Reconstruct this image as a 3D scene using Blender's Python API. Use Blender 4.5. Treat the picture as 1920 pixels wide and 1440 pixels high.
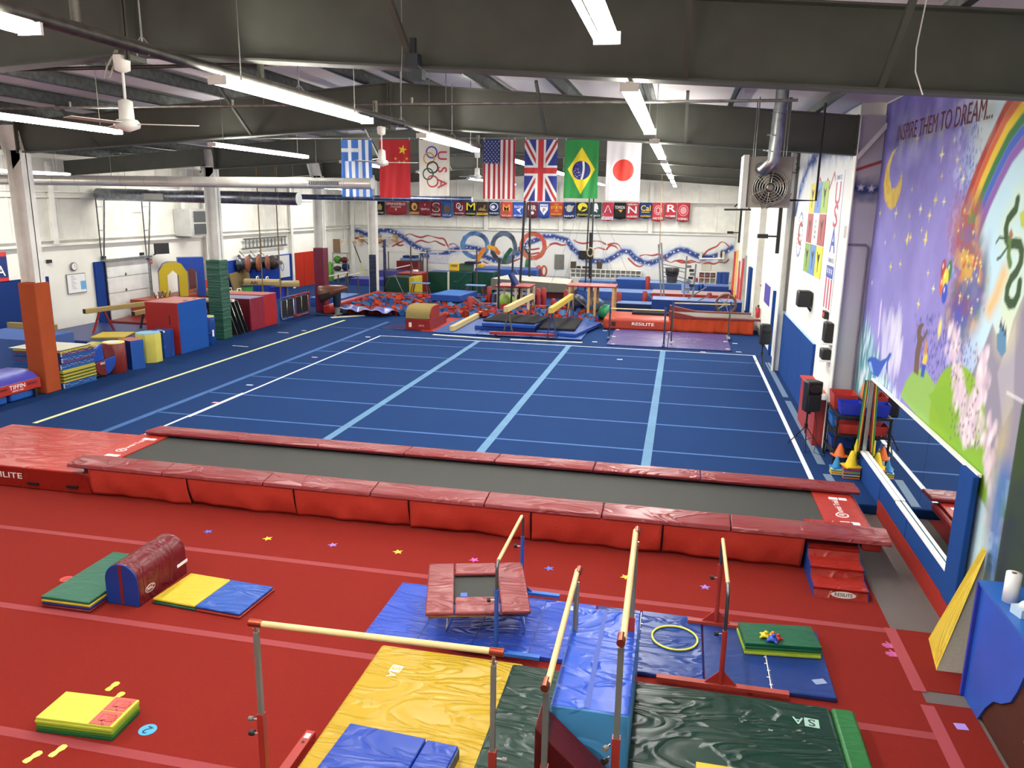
import bpy, bmesh, math, random
import numpy as np
from mathutils import Vector, Matrix, noise as mnoise
for o in list(bpy.data.objects): bpy.data.objects.remove(o)
S = bpy.context.scene
COL = S.collection
PI = math.pi
random.seed(7)
# ---------------------------------------------------------------- camera
CAM = Vector((9.66608961, -12.30443476, 4.34055285)); FPX = 1465.09697
YAW, PITCH, ROLL = -0.208754929, 0.225880564, 0.0162802746
_f = Vector((math.sin(YAW)*math.cos(PITCH), math.cos(YAW)*math.cos(PITCH), -math.sin(PITCH)))
_r0 = Vector((math.cos(YAW), -math.sin(YAW), 0)); _u0 = _r0.cross(_f)
_r = _r0*math.cos(ROLL) + _u0*math.sin(ROLL); _u = -_r0*math.sin(ROLL) + _u0*math.cos(ROLL)
cd = bpy.data.cameras.new('camera'); cam = bpy.data.objects.new('camera', cd); COL.objects.link(cam)
cd.sensor_width = 36; cd.lens = 36*FPX/1920; cd.clip_end = 200; cd.clip_start = .05
cam.matrix_world = Matrix(((_r.x, _u.x, -_f.x, CAM.x), (_r.y, _u.y, -_f.y, CAM.y), (_r.z, _u.z, -_f.z, CAM.z), (0, 0, 0, 1)))
S.camera = cam
# ---------------------------------------------------------------- world, exposure
w = bpy.data.worlds.new('world'); S.world = w; w.use_nodes = True
w.node_tree.nodes['Background'].inputs[0].default_value = (1, .97, .92, 1)
w.node_tree.nodes['Background'].inputs[1].default_value = .55
S.view_settings.view_transform = 'Standard'; S.view_settings.look = 'None'
S.view_settings.exposure = 0.16; S.view_settings.gamma = 1; S.view_settings.use_curve_mapping = False
LAMP_W = 25.0        # watts per metre of fluorescent strip
# ---------------------------------------------------------------- a pixel of the photograph -> a point on a real plane
def _ray(x, y): return _r*((x-960)/FPX) + _u*((720-y)/FPX) + _f
def F(x, y, z=0.0): d = _ray(x, y); return CAM + d*((z-CAM.z)/d.z)
def FX(x, y, X): d = _ray(x, y); return CAM + d*((X-CAM.x)/d.x)
def FY(x, y, Y): d = _ray(x, y); return CAM + d*((Y-CAM.y)/d.y)
def proj(p):
    q = Vector(p)-CAM; k = q.dot(_f); return (960+FPX*q.dot(_r)/k, 720-FPX*q.dot(_u)/k)
def HZ(X, Y, y):
    lo, hi = -1., 9.
    for _ in range(40):
        m = (lo+hi)/2
        if proj((X, Y, m))[1] > y: lo = m
        else: hi = m
    return lo
# ---------------------------------------------------------------- materials
def lin(h):
    if isinstance(h, str): h = [int(h[i:i+2], 16)/255 for i in (0, 2, 4)]
    return tuple((c/12.92 if c <= .04045 else ((c+.055)/1.055)**2.4) for c in h)
_mats = {}
def M(hexc, kind='plain', rough=None, metal=0):
    key = (hexc, kind, rough, metal)
    if key in _mats: return _mats[key]
    m = bpy.data.materials.new(kind+'_'+str(hexc)); m.use_nodes = True; _mats[key] = m
    nt = m.node_tree; N = nt.nodes; L = nt.links; b = N['Principled BSDF']
    g_ = {'vinyl': .66, 'cloth': .8, 'foam': .8, 'wrinkle': .84, 'pleat': .7}.get(kind, 1)
    c = tuple(v*g_ for v in lin(hexc))+(1,); b.inputs['Base Color'].default_value = c
    R = {'plain': .55, 'carpet': .95, 'vinyl': .38, 'metal': .35, 'paint': .5, 'wall': .75, 'foam': .9, 'wood': .5, 'cloth': .85, 'galv': .35, 'rubber': .7, 'gloss': .15, 'mesh': .6}
    b.inputs['Roughness'].default_value = rough if rough is not None else R.get(kind, .5)
    b.inputs['Metallic'].default_value = metal if metal else (1 if kind in ('metal', 'galv') else 0)
    tc = N.new('ShaderNodeTexCoord')
    def noise(scale, detail=4, vec=None, dist=0):
        n = N.new('ShaderNodeTexNoise'); n.inputs['Scale'].default_value = scale; n.inputs['Detail'].default_value = detail; n.inputs['Distortion'].default_value = dist
        L.new(vec or tc.outputs['Object'], n.inputs['Vector']); return n
    def vary(nz, amt, lo=.35, hi=.65):
        r = N.new('ShaderNodeMapRange'); r.inputs[1].default_value = lo; r.inputs[2].default_value = hi
        r.inputs[3].default_value = 1-amt; r.inputs[4].default_value = 1+amt; L.new(nz.outputs['Fac'], r.inputs[0])
        h = N.new('ShaderNodeHueSaturation'); h.inputs['Color'].default_value = c; L.new(r.outputs[0], h.inputs['Value'])
        L.new(h.outputs['Color'], b.inputs['Base Color']); return h
    def bump(nz, s, d=.02):
        bp = N.new('ShaderNodeBump'); bp.inputs['Strength'].default_value = s; bp.inputs['Distance'].default_value = d
        L.new(nz.outputs['Fac'], bp.inputs['Height']); L.new(bp.outputs['Normal'], b.inputs['Normal'])
    if kind in ('carpet', 'foam', 'cloth', 'dirty', 'wall'): b.inputs['Specular IOR Level'].default_value = .15
    if kind in ('vinyl', 'wrinkle'): b.inputs['Specular IOR Level'].default_value = .35
    if kind == 'carpet':
        vary(noise(120, 3), .07); bump(noise(160, 2), .35, .01)
    elif kind in ('vinyl', 'mat'):
        vary(noise(1.3, 5), .05); mp = N.new('ShaderNodeMapping'); mp.inputs['Scale'].default_value = (1, 2.6, 1); L.new(tc.outputs['Object'], mp.inputs[0])
        bump(noise(2.2, 3, mp.outputs[0], 1.4), .4, .03)
    elif kind == 'wrinkle':
        b.inputs['Roughness'].default_value = .3
        mp = N.new('ShaderNodeMapping'); mp.inputs['Scale'].default_value = (1.2, 3.2, 1); mp.inputs['Rotation'].default_value = (0, 0, .7); L.new(tc.outputs['Object'], mp.inputs[0])
        nz = noise(.8, 2, mp.outputs[0], 1.8)
        def mth(op, a_, v): q = N.new('ShaderNodeMath'); q.operation = op; L.new(a_, q.inputs[0]); q.inputs[1].default_value = v; return q.outputs[0]
        r_ = mth('SUBTRACT', nz.outputs['Fac'], .5); r_ = mth('ABSOLUTE', r_, 0); r_ = mth('MULTIPLY', r_, -16); r_ = mth('ADD', r_, 1); r_ = mth('MAXIMUM', r_, 0); r_ = mth('MULTIPLY', r_, .45)
        ad = N.new('ShaderNodeMath'); ad.operation = 'ADD'; L.new(r_, ad.inputs[0]); L.new(nz.outputs['Fac'], ad.inputs[1])
        bp = N.new('ShaderNodeBump'); bp.inputs['Strength'].default_value = .42; bp.inputs['Distance'].default_value = .06; L.new(ad.outputs[0], bp.inputs['Height']); L.new(bp.outputs['Normal'], b.inputs['Normal'])
    elif kind == 'pleat':
        vary(noise(1.3, 5), .05); mp = N.new('ShaderNodeMapping'); mp.inputs['Scale'].default_value = (1.5, 1.5, 13); L.new(tc.outputs['Object'], mp.inputs[0]); bump(noise(1, 3, mp.outputs[0], .6), .9, .05)
    elif kind == 'foam': bump(noise(60, 2), .25, .01); vary(noise(3, 3), .05)
    elif kind == 'wall': vary(noise(.8, 6), .045); bump(noise(14, 3), .08, .01)
    elif kind == 'dirty': vary(noise(1.6, 8, dist=.6), .07); b.inputs['Roughness'].default_value = .8
    elif kind == 'wood':
        mp = N.new('ShaderNodeMapping'); mp.inputs['Scale'].default_value = (1, 1, 12); L.new(tc.outputs['Object'], mp.inputs[0]); vary(noise(3, 5, mp.outputs[0]), .12)
    elif kind == 'galv': vary(noise(9, 3), .22)
    elif kind == 'metal': vary(noise(6, 3), .1)
    elif kind == 'cloth': vary(noise(40, 3), .05); bump(noise(3, 3), .3, .03)
    elif kind == 'paint': vary(noise(2.5, 6), .08)
    elif kind == 'emit':
        b.inputs['Emission Color'].default_value = c; b.inputs['Emission Strength'].default_value = rough or 1
    elif kind == 'speckle': vary(noise(50, 3), .5, .45, .6)
    return m
def vcol_mat(name, rough=.6, attr='Col', bumpy=0):
    m = bpy.data.materials.new(name); m.use_nodes = True; N = m.node_tree.nodes; L = m.node_tree.links
    a = N.new('ShaderNodeAttribute'); a.attribute_name = attr
    b = N['Principled BSDF']; L.new(a.outputs['Color'], b.inputs['Base Color']); b.inputs['Roughness'].default_value = rough
    nz = N.new('ShaderNodeTexNoise'); nz.inputs['Scale'].default_value = 12; tc = N.new('ShaderNodeTexCoord'); L.new(tc.outputs['Object'], nz.inputs['Vector'])
    bp = N.new('ShaderNodeBump'); bp.inputs['Strength'].default_value = .12; L.new(nz.outputs['Fac'], bp.inputs['Height']); L.new(bp.outputs['Normal'], b.inputs['Normal'])
    return m
# ---------------------------------------------------------------- objects
def tag(o, label=None, cat=None, group=None, kind=None):
    if label: o['label'] = label
    if cat: o['category'] = cat
    if group: o['group'] = group
    if kind: o['kind'] = kind
    return o
def thing(name, label, cat, loc=(0, 0, 0), group=None, rz=0):
    o = bpy.data.objects.new(name, None); COL.objects.link(o); o.location = loc; o.rotation_euler = (0, 0, rz)
    o.empty_display_size = .1
    return tag(o, label, cat, group)
def copy_tree(o, parent=None):
    c = o.copy(); COL.objects.link(c); c.parent = parent
    for ch in list(o.children): copy_tree(ch, c)
    return c
def place(o, loc, rz=0, label=None, group=None):
    c = copy_tree(o); c.location = loc; c.rotation_euler = (0, 0, rz)
    if label: c['label'] = label
    if group: c['group'] = group
    return c
def wloc(o):
    v = Vector((0, 0, 0))
    while o is not None: v += Vector(o.location); o = o.parent
    return v
class MB:
    def __init__(s): s.v = []; s.f = []; s.mi = []; s.sm = []; s.mats = []
    def slot(s, m):
        if m not in s.mats: s.mats.append(m)
        return s.mats.index(m)
    def add(s, vs, fs, m, smooth=False, T=None):
        k = len(s.v); i = s.slot(m)
        for v in vs:
            v = Vector(v); s.v.append(T @ v if T is not None else v)
        for f in fs: s.f.append([k+a for a in f]); s.mi.append(i); s.sm.append(smooth)
        return s
    def box(s, x0, x1, y0, y1, z0, z1, m, T=None, top=None):
        vs = [(x0, y0, z0), (x1, y0, z0), (x1, y1, z0), (x0, y1, z0), (x0, y0, z1), (x1, y0, z1), (x1, y1, z1), (x0, y1, z1)]
        s.add(vs, [(0, 3, 2, 1), (0, 1, 5, 4), (1, 2, 6, 5), (2, 3, 7, 6), (3, 0, 4, 7)], m, T=T)
        return s.add(vs[4:], [(0, 1, 2, 3)], top or m, T=T)
    def cbox(s, c, d, m, rz=0, T=None):
        A = Matrix.Translation(Vector(c)) @ Matrix.Rotation(rz, 4, 'Z')
        if T is not None: A = T @ A
        return s.box(-d[0]/2, d[0]/2, -d[1]/2, d[1]/2, -d[2]/2, d[2]/2, m, A)
    def bar(s, a, b, wd, h, m, up=(0, 0, 1)):
        a, b = Vector(a), Vector(b); x = (b-a); L = x.length; x.normalize(); y = Vector(up).cross(x)
        if y.length < 1e-4: y = Vector((0, 1, 0)).cross(x)
        y.normalize(); z = x.cross(y)
        T = Matrix(((x.x, y.x, z.x, a.x), (x.y, y.y, z.y, a.y), (x.z, y.z, z.z, a.z), (0, 0, 0, 1)))
        return s.box(0, L, -wd/2, wd/2, -h/2, h/2, m, T)
    def tube(s, pts, r, m, n=10, closed=False):
        P = [Vector(p) for p in pts]; k = len(P); rings = []; prev = None
        rs = r if isinstance(r, (list, tuple)) else [r]*k
        for i in range(k):
            if closed: t = P[(i+1) % k]-P[i-1]
            else: t = P[min(i+1, k-1)]-P[max(i-1, 0)]
            t.normalize()
            if prev is None:
                a = Vector((0, 0, 1)) if abs(t.z) < .9 else Vector((1, 0, 0)); u = t.cross(a).normalized()
            else: u = (prev-t*prev.dot(t)).normalized()
            prev = u; v = t.cross(u); rings.append([P[i]+(u*math.cos(2*PI*j/n)+v*math.sin(2*PI*j/n))*rs[i] for j in range(n)])
        vs = [q for g in rings for q in g]; fs = []
        for i in range(k if closed else k-1):
            for j in range(n):
                a, b2 = i*n+j, i*n+(j+1) % n; c, d = ((i+1) % k)*n+j, ((i+1) % k)*n+(j+1) % n
                fs.append((a, b2, d, c))
        s.add(vs, fs, m, True)
        if not closed: s.add(rings[0], [tuple(range(n))[::-1]], m); s.add(rings[-1], [tuple(range(n))], m)
        return s
    def lathe(s, prof, m, c=(0, 0, 0), n=24, T=None, smooth=True, sx=1):
        A = Matrix.Translation(Vector(c))
        if T is not None: A = A @ T
        vs = []; fs = []
        for r, z in prof:
            for j in range(n): vs.append((r*math.cos(2*PI*j/n)*sx, r*math.sin(2*PI*j/n), z))
        for i in range(len(prof)-1):
            for j in range(n): fs.append((i*n+j, i*n+(j+1) % n, (i+1)*n+(j+1) % n, (i+1)*n+j))
        s.add(vs, fs, m, smooth, A)
        s.add(vs[:n], [tuple(range(n))[::-1]], m, T=A); s.add(vs[-n:], [tuple(range(n))], m, T=A); return s
    def prism(s, poly, z0, z1, m, T=None, top=None):
        n = len(poly); vs = [(p[0], p[1], z0) for p in poly]+[(p[0], p[1], z1) for p in poly]
        ar = sum(poly[i][0]*poly[(i+1) % n][1]-poly[(i+1) % n][0]*poly[i][1] for i in range(n))
        fs = [(i, (i+1) % n, n+(i+1) % n, n+i) for i in range(n)]
        if ar < 0: fs = [f[::-1] for f in fs]
        s.add(vs, fs+[tuple(range(n))[::-1] if ar > 0 else tuple(range(n))], m, T=T)
        s.add(vs[n:], [tuple(range(n)) if ar > 0 else tuple(range(n))[::-1]], top or m, T=T); return s
    def face(s, pts, m, T=None): return s.add(pts, [tuple(range(len(pts)))], m, T=T)
    def text(s, body, T, size, m, squash=1.0, align='CENTER', ext=0.0, width=None, bold=.012):
        cu = bpy.data.curves.new('t', 'FONT'); cu.body = body; cu.size = size; cu.align_x = align; cu.align_y = 'CENTER'; cu.extrude = ext; cu.resolution_u = 3
        cu.offset = size*bold
        ob = bpy.data.objects.new('t', cu); COL.objects.link(ob); bpy.context.view_layer.update()
        me = ob.to_mesh(); vs = [v.co.copy() for v in me.vertices]; fs = [tuple(p.vertices) for p in me.polygons]
        ob.to_mesh_clear(); bpy.data.objects.remove(ob); bpy.data.curves.remove(cu)
        if not vs: return s
        if width:
            w0 = max(v.x for v in vs)-min(v.x for v in vs); squash = width/w0
        vs = [Vector((v.x*squash, v.y, v.z)) for v in vs]
        return s.add(vs, fs, m, T=T)
    def build(s, name, parent=None, bevel=0, seg=2, origin=None, smooth=False):
        me = bpy.data.meshes.new(name)
        if parent is not None: off = wloc(parent)
        elif origin is not None: off = Vector(origin)
        else:
            xs = [v.x for v in s.v]; ys = [v.y for v in s.v]; zs = [v.z for v in s.v]
            off = Vector(((min(xs)+max(xs))/2, (min(ys)+max(ys))/2, min(zs)))
        me.from_pydata([tuple(v-off) for v in s.v], [], s.f)
        for m in s.mats: me.materials.append(m)
        me.polygons.foreach_set('material_index', s.mi); me.polygons.foreach_set('use_smooth', [True]*len(s.f) if smooth else s.sm)
        me.update()
        o = bpy.data.objects.new(name, me); COL.objects.link(o)
        if parent is not None: o.parent = parent
        else: o.location = off
        if bevel:
            b = bm_weld(me); md = o.modifiers.new('bevel', 'BEVEL'); md.width = bevel; md.segments = seg; md.limit_method = 'ANGLE'; md.angle_limit = .6
            md.harden_normals = False
            me.polygons.foreach_set('use_smooth', [True]*len(me.polygons))
            try: me.set_sharp_from_angle(angle=.9)
            except Exception: pass
        return o
def bm_weld(me):
    bm = bmesh.new(); bm.from_mesh(me); bmesh.ops.remove_doubles(bm, verts=bm.verts, dist=1e-4); bm.to_mesh(me); bm.free()
def frame(o, x, y):
    o, x, y = Vector(o), Vector(x).normalized(), Vector(y); z = x.cross(y).normalized(); y = z.cross(x)
    return Matrix(((x.x, y.x, z.x, o.x), (x.y, y.y, z.y, o.y), (x.z, y.z, z.z, o.z), (0, 0, 0, 1)))
def rect(a, b, c):
    """near-left, near-right, far-left floor points -> frame at the near-left corner, width, depth"""
    a, b, c = Vector(a), Vector(b), Vector(c); x = (b-a); x.z = 0; W = x.length; x.normalize(); y = Vector((-x.y, x.x, 0)); D = (c-a).dot(y)
    return frame((a.x, a.y, 0), x, y), W, D
def single(name, label, cat, mb, group=None, **k): return tag(mb.build(name, **k), label, cat, group)
def B(x0, x1, y0, y1, z0, z1, m, top=None): return MB().box(x0, x1, y0, y1, z0, z1, m, top=top)
# ---------------------------------------------------------------- painted cloth and walls: a fine grid whose colours are computed shape by shape
class Canvas:
    def __init__(s, W, H, res, bg):
        s.nx = max(2, int(W/res)+1); s.ny = max(2, int(H/res)+1); s.W = W; s.H = H; s.res = W/(s.nx-1)
        s.U, s.V = np.meshgrid(np.linspace(0, W, s.nx), np.linspace(0, H, s.ny)); s.C = np.zeros((s.ny, s.nx, 3)); s.C[:] = lin(bg)
    def mix(s, mask, col):
        c = np.array(lin(col) if isinstance(col, str) else col); mk = np.clip(mask, 0, 1)[..., None]; s.C = s.C*(1-mk)+c*mk; return s
    def sd_poly(s, pts):
        x, y = s.U, s.V; d = np.full(x.shape, 1e9); ins = np.zeros(x.shape, bool); n = len(pts)
        for i in range(n):
            x1, y1 = pts[i]; x2, y2 = pts[(i+1) % n]; ex, ey = x2-x1, y2-y1; t = np.clip(((x-x1)*ex+(y-y1)*ey)/(ex*ex+ey*ey+1e-12), 0, 1)
            d = np.minimum(d, np.hypot(x-x1-t*ex, y-y1-t*ey))
            if y1 != y2: c = ((y1 > y) != (y2 > y)) & (x < (x2-x1)*(y-y1)/(y2-y1)+x1); ins ^= c
        return np.where(ins, -d, d)
    def edge(s, sd, soft=0): k = max(soft, s.res*.5); return np.clip(.5-sd/(2*k), 0, 1)
    def poly(s, pts, col, soft=0, a=1): return s.mix(s.edge(s.sd_poly(pts), soft)*a, col)
    def ell(s, cx, cy, rx, ry, col, soft=0, ring=None, a=1, rot=0):
        dx, dy = s.U-cx, s.V-cy; X = dx*math.cos(rot)+dy*math.sin(rot); Y = -dx*math.sin(rot)+dy*math.cos(rot)
        q = np.hypot(X/rx, Y/ry); sd = (q-1)*min(rx, ry)
        if ring: sd = np.abs(sd)-ring/2
        return s.mix(s.edge(sd, soft)*a, col)
    def sd_line(s, pts):
        d = np.full(s.U.shape, 1e9)
        for (x1, y1), (x2, y2) in zip(pts[:-1], pts[1:]):
            ex, ey = x2-x1, y2-y1; t = np.clip(((s.U-x1)*ex+(s.V-y1)*ey)/(ex*ex+ey*ey+1e-12), 0, 1); d = np.minimum(d, np.hypot(s.U-x1-t*ex, s.V-y1-t*ey))
        return d
    def line(s, pts, wd, col, soft=0, a=1): return s.mix(s.edge(s.sd_line(pts)-wd/2, soft)*a, col)
    def star(s, cx, cy, r, col, rot=0, inner=.4, n=5):
        pts = [(cx+(r if k % 2 == 0 else r*inner)*math.sin(rot+k*PI/n), cy+(r if k % 2 == 0 else r*inner)*math.cos(rot+k*PI/n)) for k in range(2*n)]
        i0, i1 = max(0, int((cx-r)/s.res)-1), int((cx+r)/s.res)+3; j0, j1 = max(0, int((cy-r)/s.res)-1), int((cy+r)/s.res)+3
        t = Canvas.__new__(Canvas); t.U = s.U[j0:j1, i0:i1]; t.V = s.V[j0:j1, i0:i1]; t.res = s.res; t.C = s.C[j0:j1, i0:i1]
        if t.U.size: t.poly(pts, col); s.C[j0:j1, i0:i1] = t.C
        return s
    def dot(s, cx, cy, rx, ry, col, soft=0):
        i0, i1 = max(0, int((cx-rx*1.6)/s.res)-2), int((cx+rx*1.6)/s.res)+3; j0, j1 = max(0, int((cy-ry*1.6)/s.res)-2), int((cy+ry*1.6)/s.res)+3
        t = Canvas.__new__(Canvas); t.U = s.U[j0:j1, i0:i1]; t.V = s.V[j0:j1, i0:i1]; t.res = s.res; t.C = s.C[j0:j1, i0:i1]
        if t.U.size: t.ell(cx, cy, rx, ry, col, soft); s.C[j0:j1, i0:i1] = t.C
        return s
    def noise(s, scale, seed=0, oct=3):
        rng = np.random.RandomState(seed); out = np.zeros(s.U.shape); amp = 1; tot = 0
        for o in range(oct):
            k = scale/(2**o); gx = int(s.W/k)+3; gy = int(s.H/k)+3; g = rng.rand(gy, gx); fx = s.U/k; fy = s.V/k; ix = fx.astype(int); iy = fy.astype(int); tx = fx-ix; ty = fy-iy
            tx = tx*tx*(3-2*tx); ty = ty*ty*(3-2*ty)
            out += amp*((g[iy, ix]*(1-tx)+g[iy, ix+1]*tx)*(1-ty)+(g[iy+1, ix]*(1-tx)+g[iy+1, ix+1]*tx)*ty); tot += amp; amp *= .5
        return out/tot
    def mesh(s, name, T, mat, parent=None, bulge=None, thick=0):
        """T maps (u, v, 0) to the world; the sheet gets a real back when thick is given"""
        n = s.nx*s.ny; D = bulge(s.U, s.V) if bulge else np.zeros(s.U.shape)
        A = np.stack([s.U.ravel(), s.V.ravel(), D.ravel(), np.ones(n)], 1); Tm = np.array(T); Wv = (A @ Tm.T)[:, :3]
        i, j = np.meshgrid(np.arange(s.nx-1), np.arange(s.ny-1)); a = (j*s.nx+i).ravel(); q = np.stack([a, a+1, a+1+s.nx, a+s.nx], 1)
        cols = s.C.reshape(-1, 3)
        if thick:
            nz = Tm[:3, 2]/np.linalg.norm(Tm[:3, 2]); Wb = Wv-nz*thick; Wv = np.concatenate([Wv, Wb]); qb = (q+n)[:, ::-1]
            per = np.concatenate([np.arange(s.nx-1), np.arange(s.ny-1)*s.nx+s.nx-1, (s.ny-1)*s.nx+np.arange(s.nx-1, 0, -1), np.arange(s.ny-1, 0, -1)*s.nx]); pn = np.roll(per, -1)
            qs = np.stack([per, per+n, pn+n, pn], 1); q = np.concatenate([q, qb, qs]); cols = np.concatenate([cols, cols])
        off = np.array(wloc(parent)) if parent is not None else np.array([Wv[:, 0].mean(), Wv[:, 1].mean(), Wv[:, 2].min()]); Wv = Wv-off
        me = bpy.data.meshes.new(name); me.vertices.add(len(Wv)); me.vertices.foreach_set('co', Wv.astype(np.float32).ravel())
        me.loops.add(len(q)*4); me.loops.foreach_set('vertex_index', q.astype(np.int32).ravel()); me.polygons.add(len(q))
        me.polygons.foreach_set('loop_start', np.arange(0, len(q)*4, 4, dtype=np.int32)); me.polygons.foreach_set('use_smooth', np.ones(len(q), bool))
        me.update(calc_edges=True); ca = me.color_attributes.new('Col', 'FLOAT_COLOR', 'POINT')
        ca.data.foreach_set('color', np.concatenate([np.clip(cols, 0, 1), np.ones((len(cols), 1))], 1).astype(np.float32).ravel())
        me.materials.append(mat); o = bpy.data.objects.new(name, me); COL.objects.link(o)
        if parent is not None: o.parent = parent
        else: o.location = off
        return o
PAINTED = vcol_mat('painted_wall', .55); CLOTH = vcol_mat('printed_cloth', .8)
# common materials
WHITE = M('f3f1e6', 'wall'); WHITEP = M('eceae2', 'paint'); GREYW = M('d9d7cd', 'dirty'); DKSTEEL = M('4c4d45', 'paint', .6); GREYSTEEL = M('6f7370', 'galv', .55); INSUL = M('efe6e6', 'cloth')
BLUEC = M('133464', 'carpet'); REDC = M('7c2018', 'carpet'); GREYC = M('6b625f', 'carpet'); BLUEV = M('1f4fb0', 'vinyl'); NAVYV = M('1b2f66', 'vinyl'); REDV = M('b02a20', 'vinyl'); REDB = M('cc3a2c', 'vinyl')
MAROON = M('7e2a2c', 'vinyl'); GREENV = M('1d5c46', 'vinyl'); YELV = M('f0d238', 'vinyl'); LBLUE = M('3f86c8', 'vinyl'); BLACK = M('1a1a1b', 'plain'); BLACKP = M('151516', 'plain', .45); BLACKB = M('343531', 'mesh', .8)
GALV = M('a9adad', 'galv'); CHROME = M('c8c8c6', 'metal', .25); GUNM = M('6e6e69', 'paint', .4); WOOD = M('d9bf86', 'wood'); TANS = M('b89f6a', 'cloth'); REDM = M('9c2f27', 'paint', .35); CREAM = M('ded9c6', 'plain'); WT = M('f2f1ee', 'plain'); YELP = M('f2d21f', 'plain')
PADBLUE = M('1a4284', 'carpet')
G = -.145            # top of the red carpet
# ================================================================ SETTING
def struct(name, mb, **k): return tag(mb.build(name, **k), kind='structure')
struct('floor', B(-9.7, 14.5, -13.5, 31.8, -.35, -.15, GREYC))
# walls: left and far walls carry girts and vertical steel posts
XL, XR, YF = -9.7, 12.9, 31.8
def zroof(X): return 6.53-.0778*abs(X-4.1)
def gable(Y0, Y1, m):
    pts = [(XL-.2, -.2), (XR+1, -.2), (XR+1, zroof(XR)+.25), (4.1, 6.8), (XL-.2, zroof(XL)+.25)]
    return MB().prism(pts, 0, Y1-Y0, m, T=frame((0, Y1, 0), (1, 0, 0), (0, 0, 1)))
def ribbed(a, b, z0, z1, m, nx):
    """corrugated wall liner between two floor points, facing the inside"""
    a, b = Vector(a), Vector(b); L = (b-a).length; mb = MB(); x = (b-a).normalized(); n = Vector((0, 0, 1)).cross(x)
    k = int(L/.95); out = []
    for i in range(k):
        s0 = L*i/k; s1 = L*(i+1)/k; out += [(s0, 0), (s0+.06, .025), (s0+.12, 0)]
    out.append((L, 0)); vs = []; fs = []
    for s_, d in out:
        p = a+x*s_+n*d; vs += [(p.x, p.y, z0), (p.x, p.y, z1)]
    for i in range(len(out)-1): fs.append((2*i, 2*i+2, 2*i+3, 2*i+1))
    return mb.add(vs, fs, m)
far = gable(YF, YF+.2, WHITE); struct('wall_far', far)
struct('wall_left', B(XL-.2, XL, -13, YF, -.35, 5.75, WHITE))
struct('wall_right', B(XR, XR+.15, -13.4, 2.6, -.35, 6.2, WHITE))
struct('wall_right', B(12.5, 12.9, 2.66, YF, -.15, 6.15, WHITE))
# upper liner panels of the left and far walls, off white and stained
struct('trim_1', ribbed((XL+.03, YF, 0), (XL+.03, -8, 0), 3.0, 5.5, GREYW, 0))
struct('trim_2', ribbed((12.4, YF-.02, 0), (XL, YF-.02, 0), 2.99, 5.6, M('f0efe4', 'dirty'), 0))
g = MB()
for z in (2.93, 4.42): g.box(XL+.02, XL+.14, -8, YF, z-.1, z-.07, WHITEP).box(XL+.02, XL+.05, -8, YF, z-.1, z+.1, GREYW).box(XL+.02, XL+.14, -8, YF, z+.07, z+.1, WHITEP)
struct('trim_3', g)
g = MB()
for z in (2.96, 4.5): g.box(XL, 12.5, YF-.13, YF-.01, z-.09, z-.06, WHITEP).box(XL, 12.5, YF-.05, YF-.02, z-.09, z+.09, M('d0cfc8', 'paint')).box(XL, 12.5, YF-.13, YF-.01, z+.06, z+.09, WHITEP)
struct('trim_4', g)
for i, X in enumerate((-9.4, -1.3, 3.0, 7.9)): struct('trim_%d' % (5+i), MB().box(X-.11, X+.11, YF-.2, YF-.18, 2.9 if i else 0, 5.6, WHITEP).box(X-.02, X+.02, YF-.18, YF-.02, 2.9 if i else 0, 5.6, WHITEP))
for i, Y in enumerate((9.0, 15.6, 17.1, 24.4)): struct('trim_%d' % (9+i), MB().box(XL+.18, XL+.2, Y-.1, Y+.1, 0 if i > 1 else 2.9, 5.4, WHITEP).box(XL, XL+.18, Y-.02, Y+.02, 0 if i > 1 else 2.9, 5.4, WHITEP))
# ceiling: white insulation sagging between the purlins
def ceil_strip(X0, X1, n):
    mb = MB(); vs = []; fs = []
    nx = max(2, int(abs(X1-X0)/.25)); ny = 40
    for i in range(nx+1):
        for j in range(ny+1):
            X = X0+(X1-X0)*i/nx; Y = -13.4+(YF+13.4)*j/ny; vs.append((X, Y, zroof(X)+.26-.02*math.sin(i*2.1+j*.7)))
    for i in range(nx):
        for j in range(ny): fs.append((i*(ny+1)+j, i*(ny+1)+j+1, (i+1)*(ny+1)+j+1, (i+1)*(ny+1)+j))
    return mb.add(vs, fs, INSUL, True)
struct('ceiling', ceil_strip(XL-.1, XR+1.2, 0))
# carpets
sf = thing('spring_floor', 'bright blue carpeted spring floor covering the middle and back of the hall', 'floor', (4, 15, -.15))
B(XL, 12.87, -.3, YF, -.15, 0, BLUEC).build('carpet_top', sf, bevel=.02)
LT = M('345f98', 'paint', .8); LT2 = M('5580a2', 'paint', .8); WTAPE = M('e8eef2', 'plain', .6)
t = MB()
for X0, X1, Y0, Y1 in ((0, 12, 11.95, 12.0), (-.02, .04, 1.4, 12), (11.95, 12.03, 0.0, 12)): t.box(X0, X1, Y0, Y1, .0005, .003, WTAPE)
t.box(-.06, 0, -.2, 3.55, .0005, .003, WTAPE)
t.build('boundary_line', sf)['label'] = 'white boundary line'
t = MB()
for X in (3.38, 6.35, 9.285): t.box(X-.08, X+.08, -.25, 12, .0005, .002, LT2)
t.build('wide_seam_tape', sf)
t = MB()
for k in range(7):
    Y = 10.725-1.832*k
    if Y > -.2: t.box(-.85, 12, Y-.035-.01*k*0, Y+.035, .0004, .0015, LT)
t.box(-.95, -.8, 0, 15, .0004, .0015, LT)
t.box(-2.4, 0, 13.2, 13.26, .0004, .0015, LT).box(7.6, 11, 13.4, 13.44, .0004, .0015, LT).box(7.6, 11, 14.2, 14.24, .0004, .0015, LT)
t.build('seam_tape', sf)
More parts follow.
